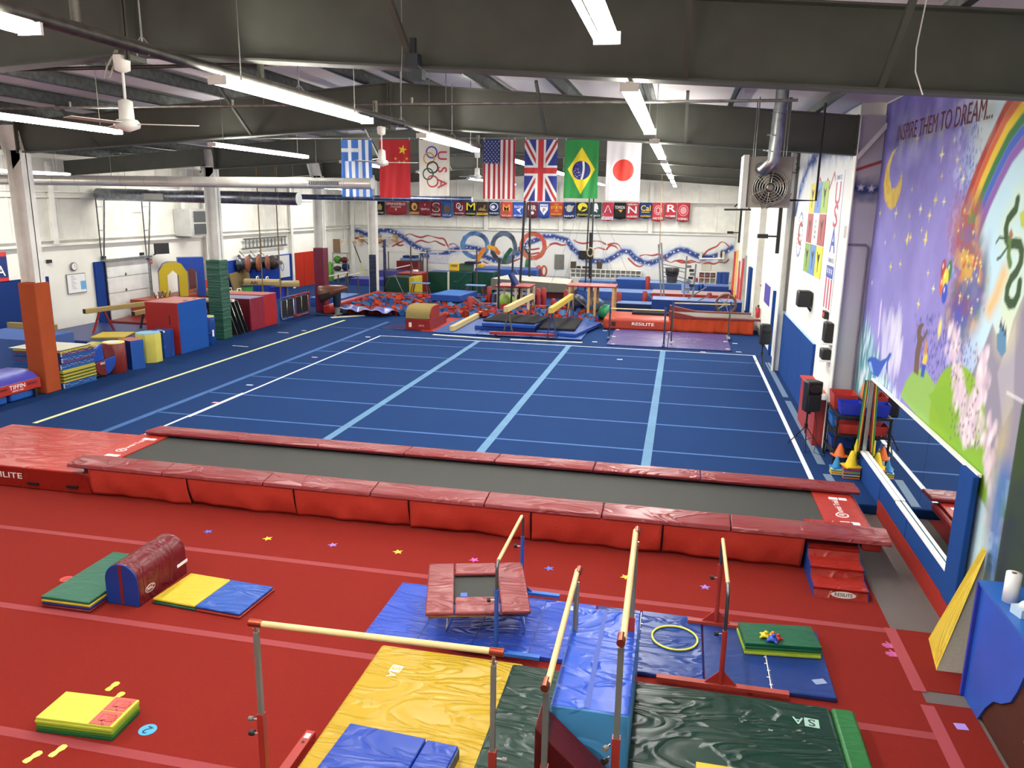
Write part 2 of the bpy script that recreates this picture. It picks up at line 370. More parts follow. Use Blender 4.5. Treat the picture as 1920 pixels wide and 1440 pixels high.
t = MB(); t.box(-2.62, -2.52, .2, 14.9, .0005, .004, M('e6e6a8', 'plain', .7)); t.build('pale_yellow_line', sf)
GT = M('6a7f97', 'plain', .7)
t = MB()
for a, b in (((1440, 680), (1476, 745)), ((1478, 752), (1530, 870)), ((1535, 888), (1570, 938))):
    p, q = F(*a), F(*b); t.bar((12.28, p.y, .002), (12.28 if q.y > 1 else 12.33, q.y, .002), .13, .002, GT)
t.build('grey_tape', sf)
t = MB()
for x, y in ((405, 755), (468, 722), (590, 670), (690, 632), (1162, 674), (1430, 640), (1378, 644), (1385, 660), (1318, 660), (1115, 641), (1134, 620), (570, 620)): p = F(x, y); t.cbox((p.x, p.y, .003), (.16, .09, .002), M(random.choice(['c8d4ee', 'e7a8b8', 'eeeeee']), 'plain', .6))
for (x, y), (x2, y2) in (((436, 648), (465, 650)), ((521, 623), (541, 624))):
    t.bar(F(x, y, .003), F(x2, y2, .003), .06, .002, WTAPE)
t.build('floor_marks', sf)
# red carpet with pink tape and grey aisle
rc = thing('red_carpet', 'large red carpet with faded pink tape lines in the foreground', 'carpet', (6, -6, -.15))
B(-9.6, 12.17, -13.4, -.34, -.1495, G, REDC).build('carpet_top', rc)
PT = M('8e3236', 'plain', .85); t = MB()
for Y in (-3.86, -5.66, -7.46, -9.26): t.box(-9.5, 12.1, Y-.05, Y+.05, G+.0005, G+.002, PT)
t.box(12.1, 12.22, -4.98, -3.8, G+.002, G+.004, M('9c3c44', 'plain', .85)).box(12.1, 12.22, -9, -5.2, G+.002, G+.004, M('9c3c44', 'plain', .85))
t.build('pink_tape', rc)
single('red_mat', 'small red carpet mat on the grey aisle below the yellow wedge', 'mat', B(12.17, 12.83, -4.95, -3.8, -.1495, G+.001, REDC))
single('red_mat', 'red carpet strip beside the brown cupboard with a lilac square on it', 'mat', B(12.17, 12.55, -9, -5.15, -.1495, G+.001, REDC))
struct('baseboard_right', B(12.84, 12.895, -4.0, -.32, -.15, .1, M('9a2c24', 'carpet')))
# ---------------------------------------------------------------- steel frames
def rafter(Y, label, X0=-4.3, X1=12.46):
    T = frame((0, Y+.01, 0), (1, 0, 0), (0, 0, 1)); xs = [X0, 4.1, X1]
    def zb(X): return 5.76-.061*abs(X-4.1)
    o = thing('roof_beam', label, 'beam', (4.1, Y, 5.76))
    web = MB().prism([(x, zb(x)) for x in xs]+[(x, zroof(x)) for x in xs[::-1]], -.01, .01, DKSTEEL, T=T)
    web.build('web', o)
    fl = MB()
    for f in (zb, zroof):
        for a, b in ((X0, 4.1), (4.1, X1)): fl.bar((a, Y, f(a)), (b, Y, f(b)), .24, .02, DKSTEEL)
    fl.build('flange', o)
    e = MB()
    for X in (X0+.015, X1-.015, 4.1-.02, 4.1+.02):
        e.box(X-.012, X+.012, Y-.13, Y+.13, zb(X)-(.06 if abs(X-4.1) < 1 else 0), zroof(X), DKSTEEL)
        for k in range(5):
            z = zb(X)+.08+k*.14
            for s_ in (-.07, .07): e.cbox((X-.02 if X > 4.1 else X+.02, Y+s_, z), (.03, .03, .03), DKSTEEL)
    e.build('bolted_plate', o)
    for kx in ((-2.3, 1.2, 7.1, 9.6, 11.2) if Y < 3 else (1, 8)):
        MB().bar((kx, Y-.1, zb(kx)+.02), (kx+.0, Y-1.15, zroof(kx)+.06), .05, .05, DKSTEEL).build('flange_brace', o)
    return o
BY = (-4.8, 2.5, 9.8, 17.1, 24.5)
for Y, l, xe in zip(BY, ('huge dark grey roof beam nearest the camera across the top', 'second dark roof beam, above the row of flags', 'third dark roof beam from the front, behind the tops of the flags', 'fourth roof beam from the front, over the foam pit', 'fifth and farthest dark roof beam before the far wall'), (12.88,)+(12.46,)*4): rafter(Y, l, X1=xe)
# lean-to beams on the left
for Y, l in zip(BY[1:], ('left side beam over the orange wrapped column', 'left side beam from the green wrapped column to the left wall', 'left side beam from the maroon wrapped column to the left wall', 'left side beam from the navy wrapped column to the left wall')):
    T = frame((0, Y+.01, 0), (1, 0, 0), (0, 0, 1)); o = MB().prism([(-9.65, zroof(-9.65)-.45), (-4.7, zroof(-4.7)-.5), (-4.7, zroof(-4.7)), (-9.65, zroof(-9.65))], -.01, .01, DKSTEEL, T=T)
    o.bar((-9.65, Y, zroof(-9.65)-.45), (-4.7, Y, zroof(-4.7)-.5), .2, .02, DKSTEEL); single('side_beam', l, 'beam', o)
# purlins: zed sections along the hall, one per bay
PX = [4.1+s*(.45+1.45*k) for s in (1, -1) for k in range(6)]+[-5.6, -7.0, -8.4]
edges = (-12.5,)+BY+(YF,)
PG = ('between the camera and the nearest beam', 'between the nearest and second beams', 'between the second and third beams', 'between the third and fourth beams', 'between the fourth and fifth beams', 'between the fifth beam and the far wall')
for b in range(6):
    proto = None
    for X in PX:
        if abs(X) > 12.4: continue
        if proto is None:
            L = edges[b+1]-edges[b]; mb = MB(); mb.box(-.006, .006, 0, L, 0, .2, GREYSTEEL).box(-.07, .006, 0, L, 0, .01, GREYSTEEL).box(-.006, .08, 0, L, .19, .2, GREYSTEEL)
            proto = mb.build('roof_purlin', origin=(0, 0, 0)); tag(proto, 'grey steel purlin under the white insulation '+PG[b], 'purlin', 'roof purlins '+PG[b]); o = proto
        else: o = proto.copy(); COL.objects.link(o)
        sl = 'right slope' if X > 4.1 else ('left slope' if X > -5 else 'left side bay'); o['label'] = 'grey steel purlin on the %s %s' % (sl, PG[b]); o['group'] = 'roof purlins on the %s %s' % (sl, PG[b])
        o.location = (X, edges[b], zroof(X)+.015); o.rotation_euler = (0, math.atan(.0778)*(1 if X > 4.1 else -1), 0)
# columns
def column(Y, wrapmat, label, wname, wlabel, wh, hw=.24, white_to=5.3, cx=-4.35):
    o = thing('steel_column', label, 'column', (-4.35, Y, 0))
    c = MB(); a = .19
    c.box(-4.35-a, -4.35+a, Y-.012, Y+.012, 0, white_to, WHITEP).box(-4.35+a-.02, -4.35+a, Y-.14, Y+.14, 0, white_to, WHITEP).box(-4.35-a, -4.35-a+.02, Y-.14, Y+.14, 0, white_to, WHITEP)
    # haunch spreading under the beam and the wing cap of the column
    c.prism([(-4.18, 0+5.3), (-4.18, 5.25), (-4.52, 4.9), (-4.75, 5.82), (-4.3, 5.82)], -.012, .012, WHITEP, T=frame((0, Y, 0), (1, 0, 0), (0, 0, 1)))
    c.bar((-4.52, Y, 4.95), (-4.76, Y, 5.82), .24, .02, WHITEP)
    c.build('shaft', o)
    p = MB().box(-4.35-hw, -4.35+hw, Y-hw, Y+hw, 0, wh, wrapmat)
    q = p.build(wname, o, bevel=.03, seg=3); q['label'] = wlabel; o.location.x += cx+4.35
    return o
column(2.47, M('b0512c', 'foam'), 'white steel column with an orange padded wrap at its foot', 'column_pad', 'orange padded wrap', HZ(-4.11, 2.31, 531), hw=.22)
column(9.95, M('1d5c46', 'pleat'), 'white steel column with a wrinkled green padded wrap', 'column_pad', 'dark green vinyl wrap', HZ(-4.11, 9.7, 489), cx=-4.58)
column(16.8, M('7c2440', 'vinyl'), 'white steel column with a maroon padded wrap behind the vault table', 'column_pad', 'maroon vinyl wrap', HZ(-4.13, 16.6, 465), hw=.22)
column(22.3, M('16224a', 'pleat'), 'white steel column with a navy laced wrap beside the foam pit', 'column_pad', 'navy laced wrap', HZ(-4.2, 22.1, 478), hw=.17)
struct('trim_13', MB().box(-4.23, -4.2, 23.2, 23.5, 0, 2.6, NAVYV))
def rcolumn(Y, label, paint=None):
    o = thing('wall_column', label, 'column', (12.6, Y, -.15)); m = paint or WHITEP
    MB().box(12.45, 12.47, Y-.14, Y+.14, -.15, 5.9, m).build('flange', o)
    MB().box(12.46, 12.9, Y-.01, Y+.01, -.15, 5.9, m if paint else M('c4c0c4', 'wall')).build('web', o)
    b = MB().bar((12.47, Y-.1, 5.2), (12.9, Y-.1, 5.75), .02, .07, m); b.build('haunch_plate', o)
    return o
rcolumn(2.5, 'white steel wall column at the left edge of the purple mural')
for Y, l in ((9.8, 'white steel wall column beside the small fire extinguisher'), (17.1, 'white steel wall column above the far blue crash pads'), (24.5, 'white steel wall column near the far right corner')):
    MB_ = thing('wall_column', l, 'column', (12.3, Y, 0)); MB().box(12.28, 12.3, Y-.14, Y+.14, 0, 5.9, WHITEP).build('flange', MB_); MB().box(12.3, 12.5, Y-.01, Y+.01, 0, 5.9, WHITEP).build('web', MB_)
# ================================================================ TUMBLING TRAMPOLINE AND ITS MATS
tt = thing('tumble_track', 'long black tumbling trampoline with maroon side pads and red skirts', 'trampoline', (6.5, -1.6, -.15))
B(.78, 12.05, -2.3, -.85, .30, .325, BLACKB).build('jumping_bed', tt)
x0, x1 = .7, 12.3
nxs = [.66, 2.3, 3.95, 5.6, 7.25, 8.85, 10.5, 12.42]; fxs = [.78, 2.55, 4.0, 5.5, 7.0, 8.55, 10.15, 12.38]
MP = M('8a3437', 'wrinkle')
for i in range(7):
    for xs, ya, yb, s_ in ((nxs, -2.62, -2.22, 1), (fxs, -.9, -.55, -1)):
        a, b = xs[i]+.006, xs[i+1]-.006
        prof = [(-2.62, .315), (-2.24, .36), (-2.2, .39), (-2.28, .415), (-2.6, .37)] if s_ == 1 else [(-.93, .36), (-.5, .34), (-.5, .40), (-.9, .43), (-.95, .41)]
        mb = MB().prism(prof, 0, b-a, MP, T=frame((a, 0, 0), (0, 1, 0), (0, 0, 1)))
        mb.build('side_pad', tt, bevel=.012)
for a, b, lab in ((.68, 1.2, 'red end apron with white labels at the left'), (11.72, 12.25, 'red end apron with white labels at the right')):
    mb = MB().box(a, b, -2.28, -.88, .326, .345, REDB)
    for yy in (-2.02, -1.12): mb.box(a+.2, a+.32, yy-.045, yy+.045, .3455, .347, WT).box(a+.335, a+.44, yy-.045, yy+.045, .3455, .347, WT)
    mb.lathe([(.085, 0), (.085, .001)], WT, c=(a+.27, -1.75, .3455), n=20).lathe([(.065, 0), (.065, .001)], REDB, c=(a+.27, -1.75, .3468), n=20)
    mb.text('A', frame((a+.27, -1.75, .3485), (0, 1, 0), (-1, 0, 0)), .12, WT)
    mb.text('Tumbl Trak', frame((a+.27, -1.45, .3468), (0, 1, 0), (-1, 0, 0)), .11, WT)
    mb.build('end_apron', tt)['label'] = lab
sk = [1.0, 2.7, 4.42, 6.16, 7.9, 9.65, 11.42]
for i in range(6):
    a, b = sk[i]+.012, sk[i+1]-.012; n = 34; mb = MB(); vs = []; fs = []; rows_ = 9; rnd = random.Random(i)
    ph = [rnd.random()*6 for _ in range(4)]
    for j in range(rows_+1):
        h = j/rows_
        for k in range(n+1):
            x = a+(b-a)*k/n; w_ = math.sin(x*4.2+ph[0]+h*1.5)*.018+math.sin(x*9+ph[1]-h*3)*.012+math.sin(x*17+ph[2]+h*5)*.006
            vs.append((x+.01*math.sin(x*7)*h, -2.585+.1*h*h+w_*1.3*h, .315-.445*h-.012*math.sin(x*3+ph[3])*h))
    for j in range(rows_):
        for k in range(n): p = j*(n+1)+k; fs.append((p, p+n+1, p+n+2, p+1))
    mb.add(vs, fs, M('d24536', 'cloth'), True); o = mb.build('skirt', tt); md = o.modifiers.new('s', 'SOLIDIFY'); md.thickness = .006
fr = MB()
for yy in (-2.38, -.75): fr.box(.75, 12.15, yy-.03, yy+.03, .24, .32, M('243a86', 'paint'))
fr.build('side_frame', tt)
for xx in (.8, 3.5, 6.5, 9.5, 12.05):
    for yy in (-2.36, -.75): B(xx-.03, xx+.03, yy-.03, yy+.03, -.148 if yy < -1 else .0, .26, M('2b3f8c', 'paint')).build('leg', tt)
B(12.08, 12.32, -2.56, -.8, .2, .31, REDV).build('end_bolster', tt, bevel=.03)
lm = thing('landing_mat', 'thick bright red landing mat at the left end of the tumbling trampoline', 'mat', (-.6, -1.6, -.15))
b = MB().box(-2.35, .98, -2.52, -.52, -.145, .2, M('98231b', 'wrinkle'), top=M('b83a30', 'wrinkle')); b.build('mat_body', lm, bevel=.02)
t = MB().text('RESILITE', frame((-.62, -2.526, .05), (1, 0, 0), (0, 0, 1)), .13, WT, width=.72); t.build('lettering', lm)
for x, y in ((63, 907), (136, 913)): p = FY(x, y, -2.525); B(p.x-.1, p.x+.1, -2.545, -2.52, p.z-.018, p.z+.018, BLACKP).build('handle', lm)
# ---------------------------------------------------------------- steps, folded mat behind
st = thing('training_steps', 'red foam steps with blue sides at the right end of the trampoline', 'steps', (11.75, -2.65, -.15))
zs = [.36, .235, .11, -.015]; prof = []; yb = -2.03
for k in range(4): prof += [(-2.03-.3*k, zs[k]), (-2.03-.3*(k+1)+.02, zs[k]-.012), (-2.03-.3*(k+1)+.035, zs[k]-.05)]
poly = [(-2.03, -.145)]+prof+[(-3.235, -.145)]
MB().prism(poly, 0, .6, M('a62c22', 'wrinkle'), T=frame((11.452, 0, 0), (0, 1, 0), (0, 0, 1))).build('steps_body', st)
for xx, w_ in ((11.442, .01), (12.052, .01)): MB().prism(poly, 0, w_, M('1f4ea8', 'vinyl'), T=frame((xx, 0, 0), (0, 1, 0), (0, 0, 1))).build('side_panel', st)
mb = MB(); T = frame((11.78, -3.238, -.085), (1, 0, 0), (0, 0, 1)); mb.prism([(.14*math.cos(t_), .042*math.sin(t_)) for t_ in [2*PI*k/24 for k in range(24)]], 0, .002, WT, T=T).text('RESILITE', frame((11.78, -3.2405, -.085), (1, 0, 0), (0, 0, 1)), .06, M('222222'), width=.2); mb.build('oval_badge', st)
fm = thing('folded_mat', 'folded green and blue panel mat standing behind the red steps', 'mat', (11.4, -2.2, -.15))
for k, c in enumerate((NAVYV, GREENV, M('2a53b0', 'vinyl'))): B(11.15+.09*k, 11.23+.09*k, -2.35, -1.5, -.145, .2, c).build('panel', fm, bevel=.01)
# ================================================================ RED CARPET: STATIONS ON THE LEFT
def folded(name, label, T, W, D, z0, layers, cat='mat', jit=.012, group=None, seed=0, bev=.008):
    o = thing(name, label, cat, T @ Vector((W/2, D/2, 0))+Vector((0, 0, z0)), group); z = z0; r = random.Random(seed)
    for h, m in layers:
        j = [r.uniform(-jit, jit) for _ in range(4)]
        MB().box(j[0], W+j[1], j[2], D+j[3], z, z+h-.002, m, T=T).build('panel', o, bevel=bev); z += h
    return o
T, W, D = rect(F(78, 1137, G), F(176, 1150, G), F(212, 1040, -.04))
folded('folded_mat', 'folded panel mat with green top beside the maroon barrel block', T, .62, 1.18, G, [(.03, M('7e2226', 'vinyl')), (.03, M('263f92', 'vinyl')), (.03, YELV), (.035, M('2a7257', 'vinyl'))], seed=2)
bb = thing('barrel_block', 'maroon foam barrel block with round top and blue ends', 'foam block', (3.745, -4.9, G))
ar = [(-.21, 0), (.21, 0), (.21, .3)]+[(.21*math.cos(a), .3+.2*math.sin(a)) for a in [PI*k/14 for k in range(1, 14)]]+[(-.21, .3)]
tr = frame((3.745, -4.455, G), (1, 0, 0), (0, 0, 1))
MB().prism(ar, .01, .88, M('6f2026', 'wrinkle'), T=tr).build('block_body', bb, bevel=.012)
for z0 in (.875,): MB().prism([(x*.985, y*.99+.003) for x, y in ar], z0, z0+.02, M('1d43a0', 'vinyl'), T=tr).build('end_panel', bb, bevel=.006)
B(3.725, 3.765, -5.355, -5.35, G+.02, G+.49, M('8e2a30', 'vinyl')).build('end_strap', bb)
mb = MB(); Tt = frame((3.957, -5.15, .0), (0, 1, 0), (0, 0, 1)); mb.prism([(.085*math.cos(t_), .045*math.sin(t_)) for t_ in [2*PI*k/22 for k in range(22)]], 0, .002, WT, T=Tt); mb.prism([(.078*math.cos(t_), .038*math.sin(t_)) for t_ in [2*PI*k/22 for k in range(22)]], .002, .003, M('6f2026', 'plain'), T=Tt)
mb.text('MAC', Tt @ Matrix.Translation((0, 0, .0035)), .06, WT, width=.11).box(-.001, .001, .5, .7, .0, .04, WT, T=Matrix.Translation((3.957, -5.15, .0))); mb.build('oval_badge', bb)
ym = thing('folded_mat', 'half open yellow and blue panel mat right of the maroon barrel block', 'mat', (4.6, -4.95, G))
T, W, D = rect(F(286, 1124, -.1), F(446, 1153, -.1), F(352, 1074, -.07))
W = 1.14; D = .66
for a, b, m1, m2 in ((0, .56, YELV, GREENV), (.57, 1.14, M('2457b4', 'wrinkle'), M('a33028', 'vinyl'))):
    MB().box(a+.01, b+.012, -.015, D+.01, G+.001, G+.03, m2, T=T).build('panel', ym, bevel=.01); MB().box(a, b, 0, D, G+.032, G+.062, m1, T=T).build('panel', ym, bevel=.012)
T, W, D = rect(F(69, 1372, G), F(217, 1391, G), F(127, 1302, 0))
W, D = .72, .38
so = folded('folded_mat', 'stack of pale yellow to dark green mats with red hand prints on top', T, W, D, G, [(.03, M('22613a', 'foam')), (.03, M('4f8c34', 'foam')), (.03, M('98bf3a', 'foam')), (.026, M('c9d84a', 'foam')), (.026, M('e2e75c', 'foam'))], jit=.006, seed=4, bev=.004)
def hand(mb, T, s, m, z):
    mb.prism([(-.32*s, -.35*s), (.3*s, -.35*s), (.36*s, .1*s), (-.34*s, .1*s)], z, z+.001, m, T=T)
    for k, (x, l) in enumerate(((-.27, .42), (-.09, .55), (.09, .58), (.27, .48))): mb.prism([((x-.07)*s, .08*s), ((x+.07)*s, .08*s), ((x+.06)*s, (.1+l)*s), (x*s, (.17+l)*s), ((x-.06)*s, (.1+l)*s)], z, z+.001, m, T=T)
    mb.prism([(.28*s, -.2*s), (.36*s, -.02*s), (.68*s, .16*s), (.6*s, .26*s), (.25*s, .1*s)], z, z+.001, m, T=T)
RH = M('d9564c', 'plain'); RD = M('8e2f2b', 'plain')
for k in range(2):
    mb = MB(); cx = W-.12; cy = .095+.19*k; z = .0; T2 = T @ Matrix.Translation((cx, cy, 0)) @ Matrix.Rotation(-PI/2, 4, 'Z'); zt = G+.1425
    mb.box(-.088, .088, -.1, .1, zt, zt+.003, RH, T=T2); hand(mb, T2, .14, RD, zt+.0032); hand(mb, T2, .115, RH, zt+.0042)
    single('hand_marker', 'red square hand print marker on the yellow mat stack, %s one' % ('nearer' if k == 0 else 'farther'), 'floor marker', mb, 'red hand print markers')
def foot(a, b, label, c='f0e24a'):
    p, q = F(*a, G), F(*b, G); d = (q-p).normalized(); L = (q-p).length/.27; T = frame(((p.x+q.x)/2, (p.y+q.y)/2, 0), (d.y, -d.x, 0), (d.x, d.y, 0))
    pts = [(0, -.13), (.035, -.12), (.04, -.07), (.028, -.01), (.045, .06), (.035, .12), (.0, .14), (-.035, .12), (-.04, .06), (-.026, -.01), (-.036, -.07), (-.03, -.12)]
    single('foot_marker', label, 'floor marker', MB().prism([(x*.8, y*L) for x, y in pts], G+.001, G+.004, M(c, 'plain'), T=T), 'yellow foot print markers')
foot((199, 1296), (222, 1279), 'yellow foot print marker farthest behind the yellow green mat stack'); foot((211, 1314), (232, 1298), 'yellow foot print marker touching the back of the yellow green mat stack')
foot((43, 1431), (78, 1409), 'pale yellow foot print marker at the lower left edge', 'e6ea6a'); foot((92, 1420), (124, 1397), 'pale yellow foot print marker just below the yellow green mat stack', 'e6ea6a')
def disc(x, y, c, num, label):
    p = F(x, y, G); single('number_disc', label, 'floor marker', MB().lathe([(.075, 0), (.075, .004)], M(c, 'plain'), c=(p.x, p.y, G+.001), n=28).text(num, frame((p.x, p.y, G+.0055), (-.93, .3, 0), (-.3, -.93, 0)), .13, M('1a2230', 'plain')), 'round number markers')
disc(277, 1369, '3f9fd8', '2', 'round blue floor disc with the number 2'); disc(125, 1086, 'c83a30', '1', 'round red floor disc with the number 1')
def starm(x, y, c, cname, extra=''):
    p = F(x, y, G); pts = [((.07 if k % 2 == 0 else .03)*math.sin(k*PI/5+x), (.07 if k % 2 == 0 else .03)*math.cos(k*PI/5+x)) for k in range(10)]
    single('star_marker', cname+' foam star marker on the red carpet'+extra, 'floor marker', MB().prism(pts, G+.001, G+.004, M(c, 'plain'), T=Matrix.Translation((p.x, p.y, 0))), 'star markers on the red carpet')
for a in ((390, 997, '4a6ad0', 'blue', ', leftmost of the row'), (502, 1010, 'f2e23c', 'bright yellow', ', second from the left'), (624, 1022, '9a7ad0', 'purple', ', third from the left'), (746, 1035, 'dfe04a', 'yellow green', ', in front of the trampoline skirts'), (889, 1050, 'f25ab0', 'hot pink', ' behind the maroon mini trampoline'), (1030, 1066, '4a6ad0', 'blue', ' right of the mini trampoline'), (1173, 1082, 'f2e23c', 'yellow', ' behind the tall wooden rail'), (1322, 1101, '9a7ad0', 'purple', ' left of the short red bar')): starm(*a)
for x, y, l in ((1671, 1211, 'farther'), (1678, 1227, 'nearer')):
    p = F(x, y, G); mb = MB(); hand(mb, Matrix.Translation((p.x, p.y, 0)) @ Matrix.Rotation(1.7, 4, 'Z'), .13, M('c65a9a', 'plain'), G+.001); single('hand_marker', 'pink hand print on the red carpet edge, %s one' % l, 'floor marker', mb, 'pink hand prints')
p = F(1802, 1363, G); single('square_marker', 'lilac square marker on the red strip beside the cupboard', 'floor marker', MB().cbox((p.x, p.y, G+.003), (.1, .09, .003), M('a88cd8', 'plain'), rz=.1))
# ================================================================ CENTRE: MATS ON THE FLOOR
tm = folded('tumbling_mat', 'bright blue panel mat under the maroon mini trampoline', frame((6.64, -5.33, 0), (1, 0, 0), (0, 1, 0)), 2.33, 1.17, G, [(.055, M('2a4fc0', 'wrinkle'))], jit=0)
mb = MB()
for x in (7.22, 7.8, 8.4): mb.box(x-.006, x+.006, -5.32, -4.17, G+.0535, G+.056, M('14307e', 'plain'))
mb.build('fold_seam', tm)
MB().box(-.06, .06, -.05, .05, 0, .002, M('9db4ec', 'plain'), T=Matrix.Translation((8.72, -4.3, G+.054))).build('label_patch', tm)
tm = thing('tumbling_mat', 'dark blue laced panel mat under the yellow hoop', 'mat', (10.15, -4.75, G))
for k, (a, b) in enumerate(((8.985, 9.47), (9.48, 10.13), (10.14, 10.75), (10.76, 11.34))): B(a, b, -5.36, -4.15, G, G+.05, M('1e3f8a', 'wrinkle' if k < 2 else 'vinyl')).build('panel', tm, bevel=.012)
mb = MB()
for x in (9.475, 10.755):
    for k in range(9): mb.cbox((x+random.uniform(-.012, .012), -5.28+.12*k, G+.052), (.03, .012, .004), WT)
mb.tube([(9.475, -5.35, G+.052), (9.475, -4.2, G+.052)], .006, WT, 4).tube([(10.755, -5.35, G+.052), (10.755, -4.2, G+.052)], .006, WT, 4); mb.build('white_lacing', tm)
MB().cbox((11.22, -5.12, G+.052), (.12, .08, .003), M('8a97b8', 'plain'), rz=.4).build('label_patch', tm)
p = F(1265, 1196, -.085); T = Matrix.Translation((p.x, p.y, -.082)); single('hoop', 'yellow plastic hoop lying on the dark blue mat', 'hoop', MB().tube([(p.x+.235*math.cos(a), p.y+.235*math.sin(a), -.082) for a in [2*PI*k/48 for k in range(48)]], .011, M('e4e352', 'plain', .35), 8, closed=True))
T, W, D = rect((10.545, -4.79, 0), (11.315, -4.70, 0), (10.575, -4.36, 0))
folded('folded_mat', 'small folded mat stack, dark green over lime, with toys on top', T, .76, .42, -.093, [(.03, M('c6d84a', 'foam')), (.03, M('a9cc40', 'foam')), (.03, M('1f7040', 'vinyl')), (.035, M('1c6a48', 'vinyl'))], jit=.008, seed=9, bev=.005)
p = F(1448, 1198, .04)
for dx, dy, c, n, s_ in ((-.07, .03, 'e0c52c', 'yellow', .045), (.0, .05, 'e88a2c', 'orange', .04), (.05, .01, 'c0302c', 'red', .04), (.0, -.03, '2a4fb8', 'blue', .05), (-.04, .06, '58b04a', 'green', .03)):
    mb = MB(); c0 = Vector((p.x+dx, p.y+dy, .035)); m = M(c, 'plain')
    prof = [(.001, 0), (s_*.8, s_*.25), (s_, s_*.5), (s_*.7, s_*.9), (.001, s_*1.05)]; mb.lathe(prof, m, c=c0, n=12)
    for q in range(4): a = q*PI/2+.5+dx*20; mb.tube([c0+Vector((math.cos(a)*s_*.7, math.sin(a)*s_*.7, s_*.4)), c0+Vector((math.cos(a)*s_*1.5, math.sin(a)*s_*1.5, s_*.25))], [s_*.35, s_*.22], m, 8)
    mb.lathe([(.001, 0), (s_*.45, s_*.25), (s_*.45, s_*.5), (.001, s_*.8)], m, c=c0+Vector((s_*.2, 0, s_*.9)), n=10)
    single('soft_toy', n+' little soft toy on top of the green mat stack', 'toy', mb, 'little toys on the green stack')
# yellow and green landing mats
ylm = thing('landing_mat', 'large wrinkled yellow landing mat with white square logo', 'mat', (7.6, -7, G))
B(6.955, 8.42, -9.6, -5.63, G, -.0, M('c4a11c', 'wrinkle')).build('mat_body', ylm, bevel=.03, seg=3)
def salogo(mb, T, s, m, mbg):
    mb.prism([(-.5*s, -.5*s), (.5*s, -.5*s), (.5*s, .5*s), (-.5*s, .5*s)], 0, .001, m, T=T)
    mb.text('S', T @ Matrix.Translation((0, -.03*s, .002)), 1.1*s, mbg, squash=1.1).text('A', T @ Matrix.Translation((.95*s, -.03*s, .001)), 1.1*s, m)
mb = MB(); p = F(743, 1254, 0); salogo(mb, frame((p.x, p.y, .002), (-.1, -1, 0), (1, -.1, 0)), .11, M('f4f0c8', 'plain'), M('c4a11c', 'plain')); mb.build('printed_logo', ylm)
glm = thing('landing_mat', 'large shiny dark green landing mat in the lower right foreground', 'mat', (9.9, -7, G))
B(8.3, 11.22, -9.6, -5.66, G, .01, M('0f3529', 'wrinkle')).build('mat_body', glm, bevel=.04, seg=3); B(11.22, 11.42, -9.6, -5.66, G, .008, M('2a7d3c', 'vinyl')).build('edge_band', glm, bevel=.03)
mb = MB(); p = F(1522, 1356, .01); salogo(mb, frame((p.x, p.y, .0125), (-1, .06, 0), (-.06, -1, 0)), .12, M('9cc4b4', 'plain'), M('0f3529', 'plain')); mb.build('printed_logo', glm)
p = F(1305, 1428, .06); single('foam_block', 'yellow foam block edge at the bottom of the picture on the green mat', 'foam block', MB().box(p.x, p.x+.7, p.y-1.0, p.y, .012, .06, YELV))
bb2 = thing('folded_mat', 'royal blue folded mat lying on the yellow landing mat', 'mat', (7.6, -7.5, 0))
T, W, D = rect((7.12, -8.3, 0), (8.08, -8.36, 0), (7.15, -6.98, 0))
MB().box(0, .68, 0, 1.33, .003, .1, M('2146ae', 'wrinkle'), T=T).build('panel', bb2, bevel=.012); MB().box(.69, .96, 0, 1.32, .003, .1, M('2146ae', 'wrinkle'), T=T).build('panel', bb2, bevel=.012); MB().box(.945, .975, .02, 1.3, .0, .09, NAVYV, T=T).build('end_flap', bb2)
# incline block between the bars and the maroon wedge
ib = thing('spotting_block', 'tall blue foam block with light blue sides between the wooden rails', 'foam block', (9.19, -6.25, 0))
MB().box(8.89, 9.5, -7.02, -5.46, -.02, .58, M('4f9ad2', 'wrinkle'), top=M('2452c4', 'wrinkle')).build('block_body', ib, bevel=.015)
MB().box(9.15, 9.19, -7.0, -5.5, .581, .5825, M('2746a0', 'plain')).build('centre_stripe', ib)
mb = MB(); mb.prism([(8.83, 0), (9.5, 0), (8.83, .62)], 0, .3, M('641619', 'vinyl'), T=frame((0, -7.06, .0), (1, 0, 0), (0, 0, 1))); single('wedge', 'dark maroon triangular wedge leaning against the front of the blue block', 'wedge', mb, bevel=.012)
# ================================================================ BARS
def knob(mb, p, d, m=None, r=.018): p = Vector(p); d = Vector(d).normalized(); mb.tube([p, p+d*.05], .008, CHROME, 6).tube([p+d*.04, p+d*.075], r, m or REDM, 10)
def rail(o, a, b, r=.021):
    a, b = Vector(a), Vector(b); d = (b-a).normalized()
    MB().tube([a, b], r, WOOD, 12).build('wooden_rail', o)
    for p, q in ((a-d*.03, a+d*.07), (b+d*.03, b-d*.07)): MB().tube([p, q], r*1.22, M('a8503c', 'metal', .35), 12).build('end_ferrule', o)
def upright(o, x, y, ztop, zsplit, z0, low=REDM, wd=.05):
    MB().box(x-wd/2+.008, x+wd/2-.008, y-wd/2+.008, y+wd/2-.008, zsplit-.1, ztop-.07, GUNM).build('inner_post', o)
    m = MB().box(x-wd/2, x+wd/2, y-wd/2, y+wd/2, z0, zsplit, low); m.build('outer_post', o)
    j = MB().tube([(x, y, ztop-.09), (x, y, ztop-.01)], .013, CHROME, 8).tube([(x-.025, y, ztop-.045), (x+.025, y, ztop-.045)], .01, CHROME, 8); j.build('pivot', o)
sb = thing('training_bar', 'low single wooden bar across the lower left foreground on grey uprights', 'gymnastics bar', (7.7, -7.7, G))
zA = 1.36; yA = -7.68; xa, xb = 6.8, 8.62
rail(sb, (xa, yA, zA), (xb, yA+.05, zA), .023)
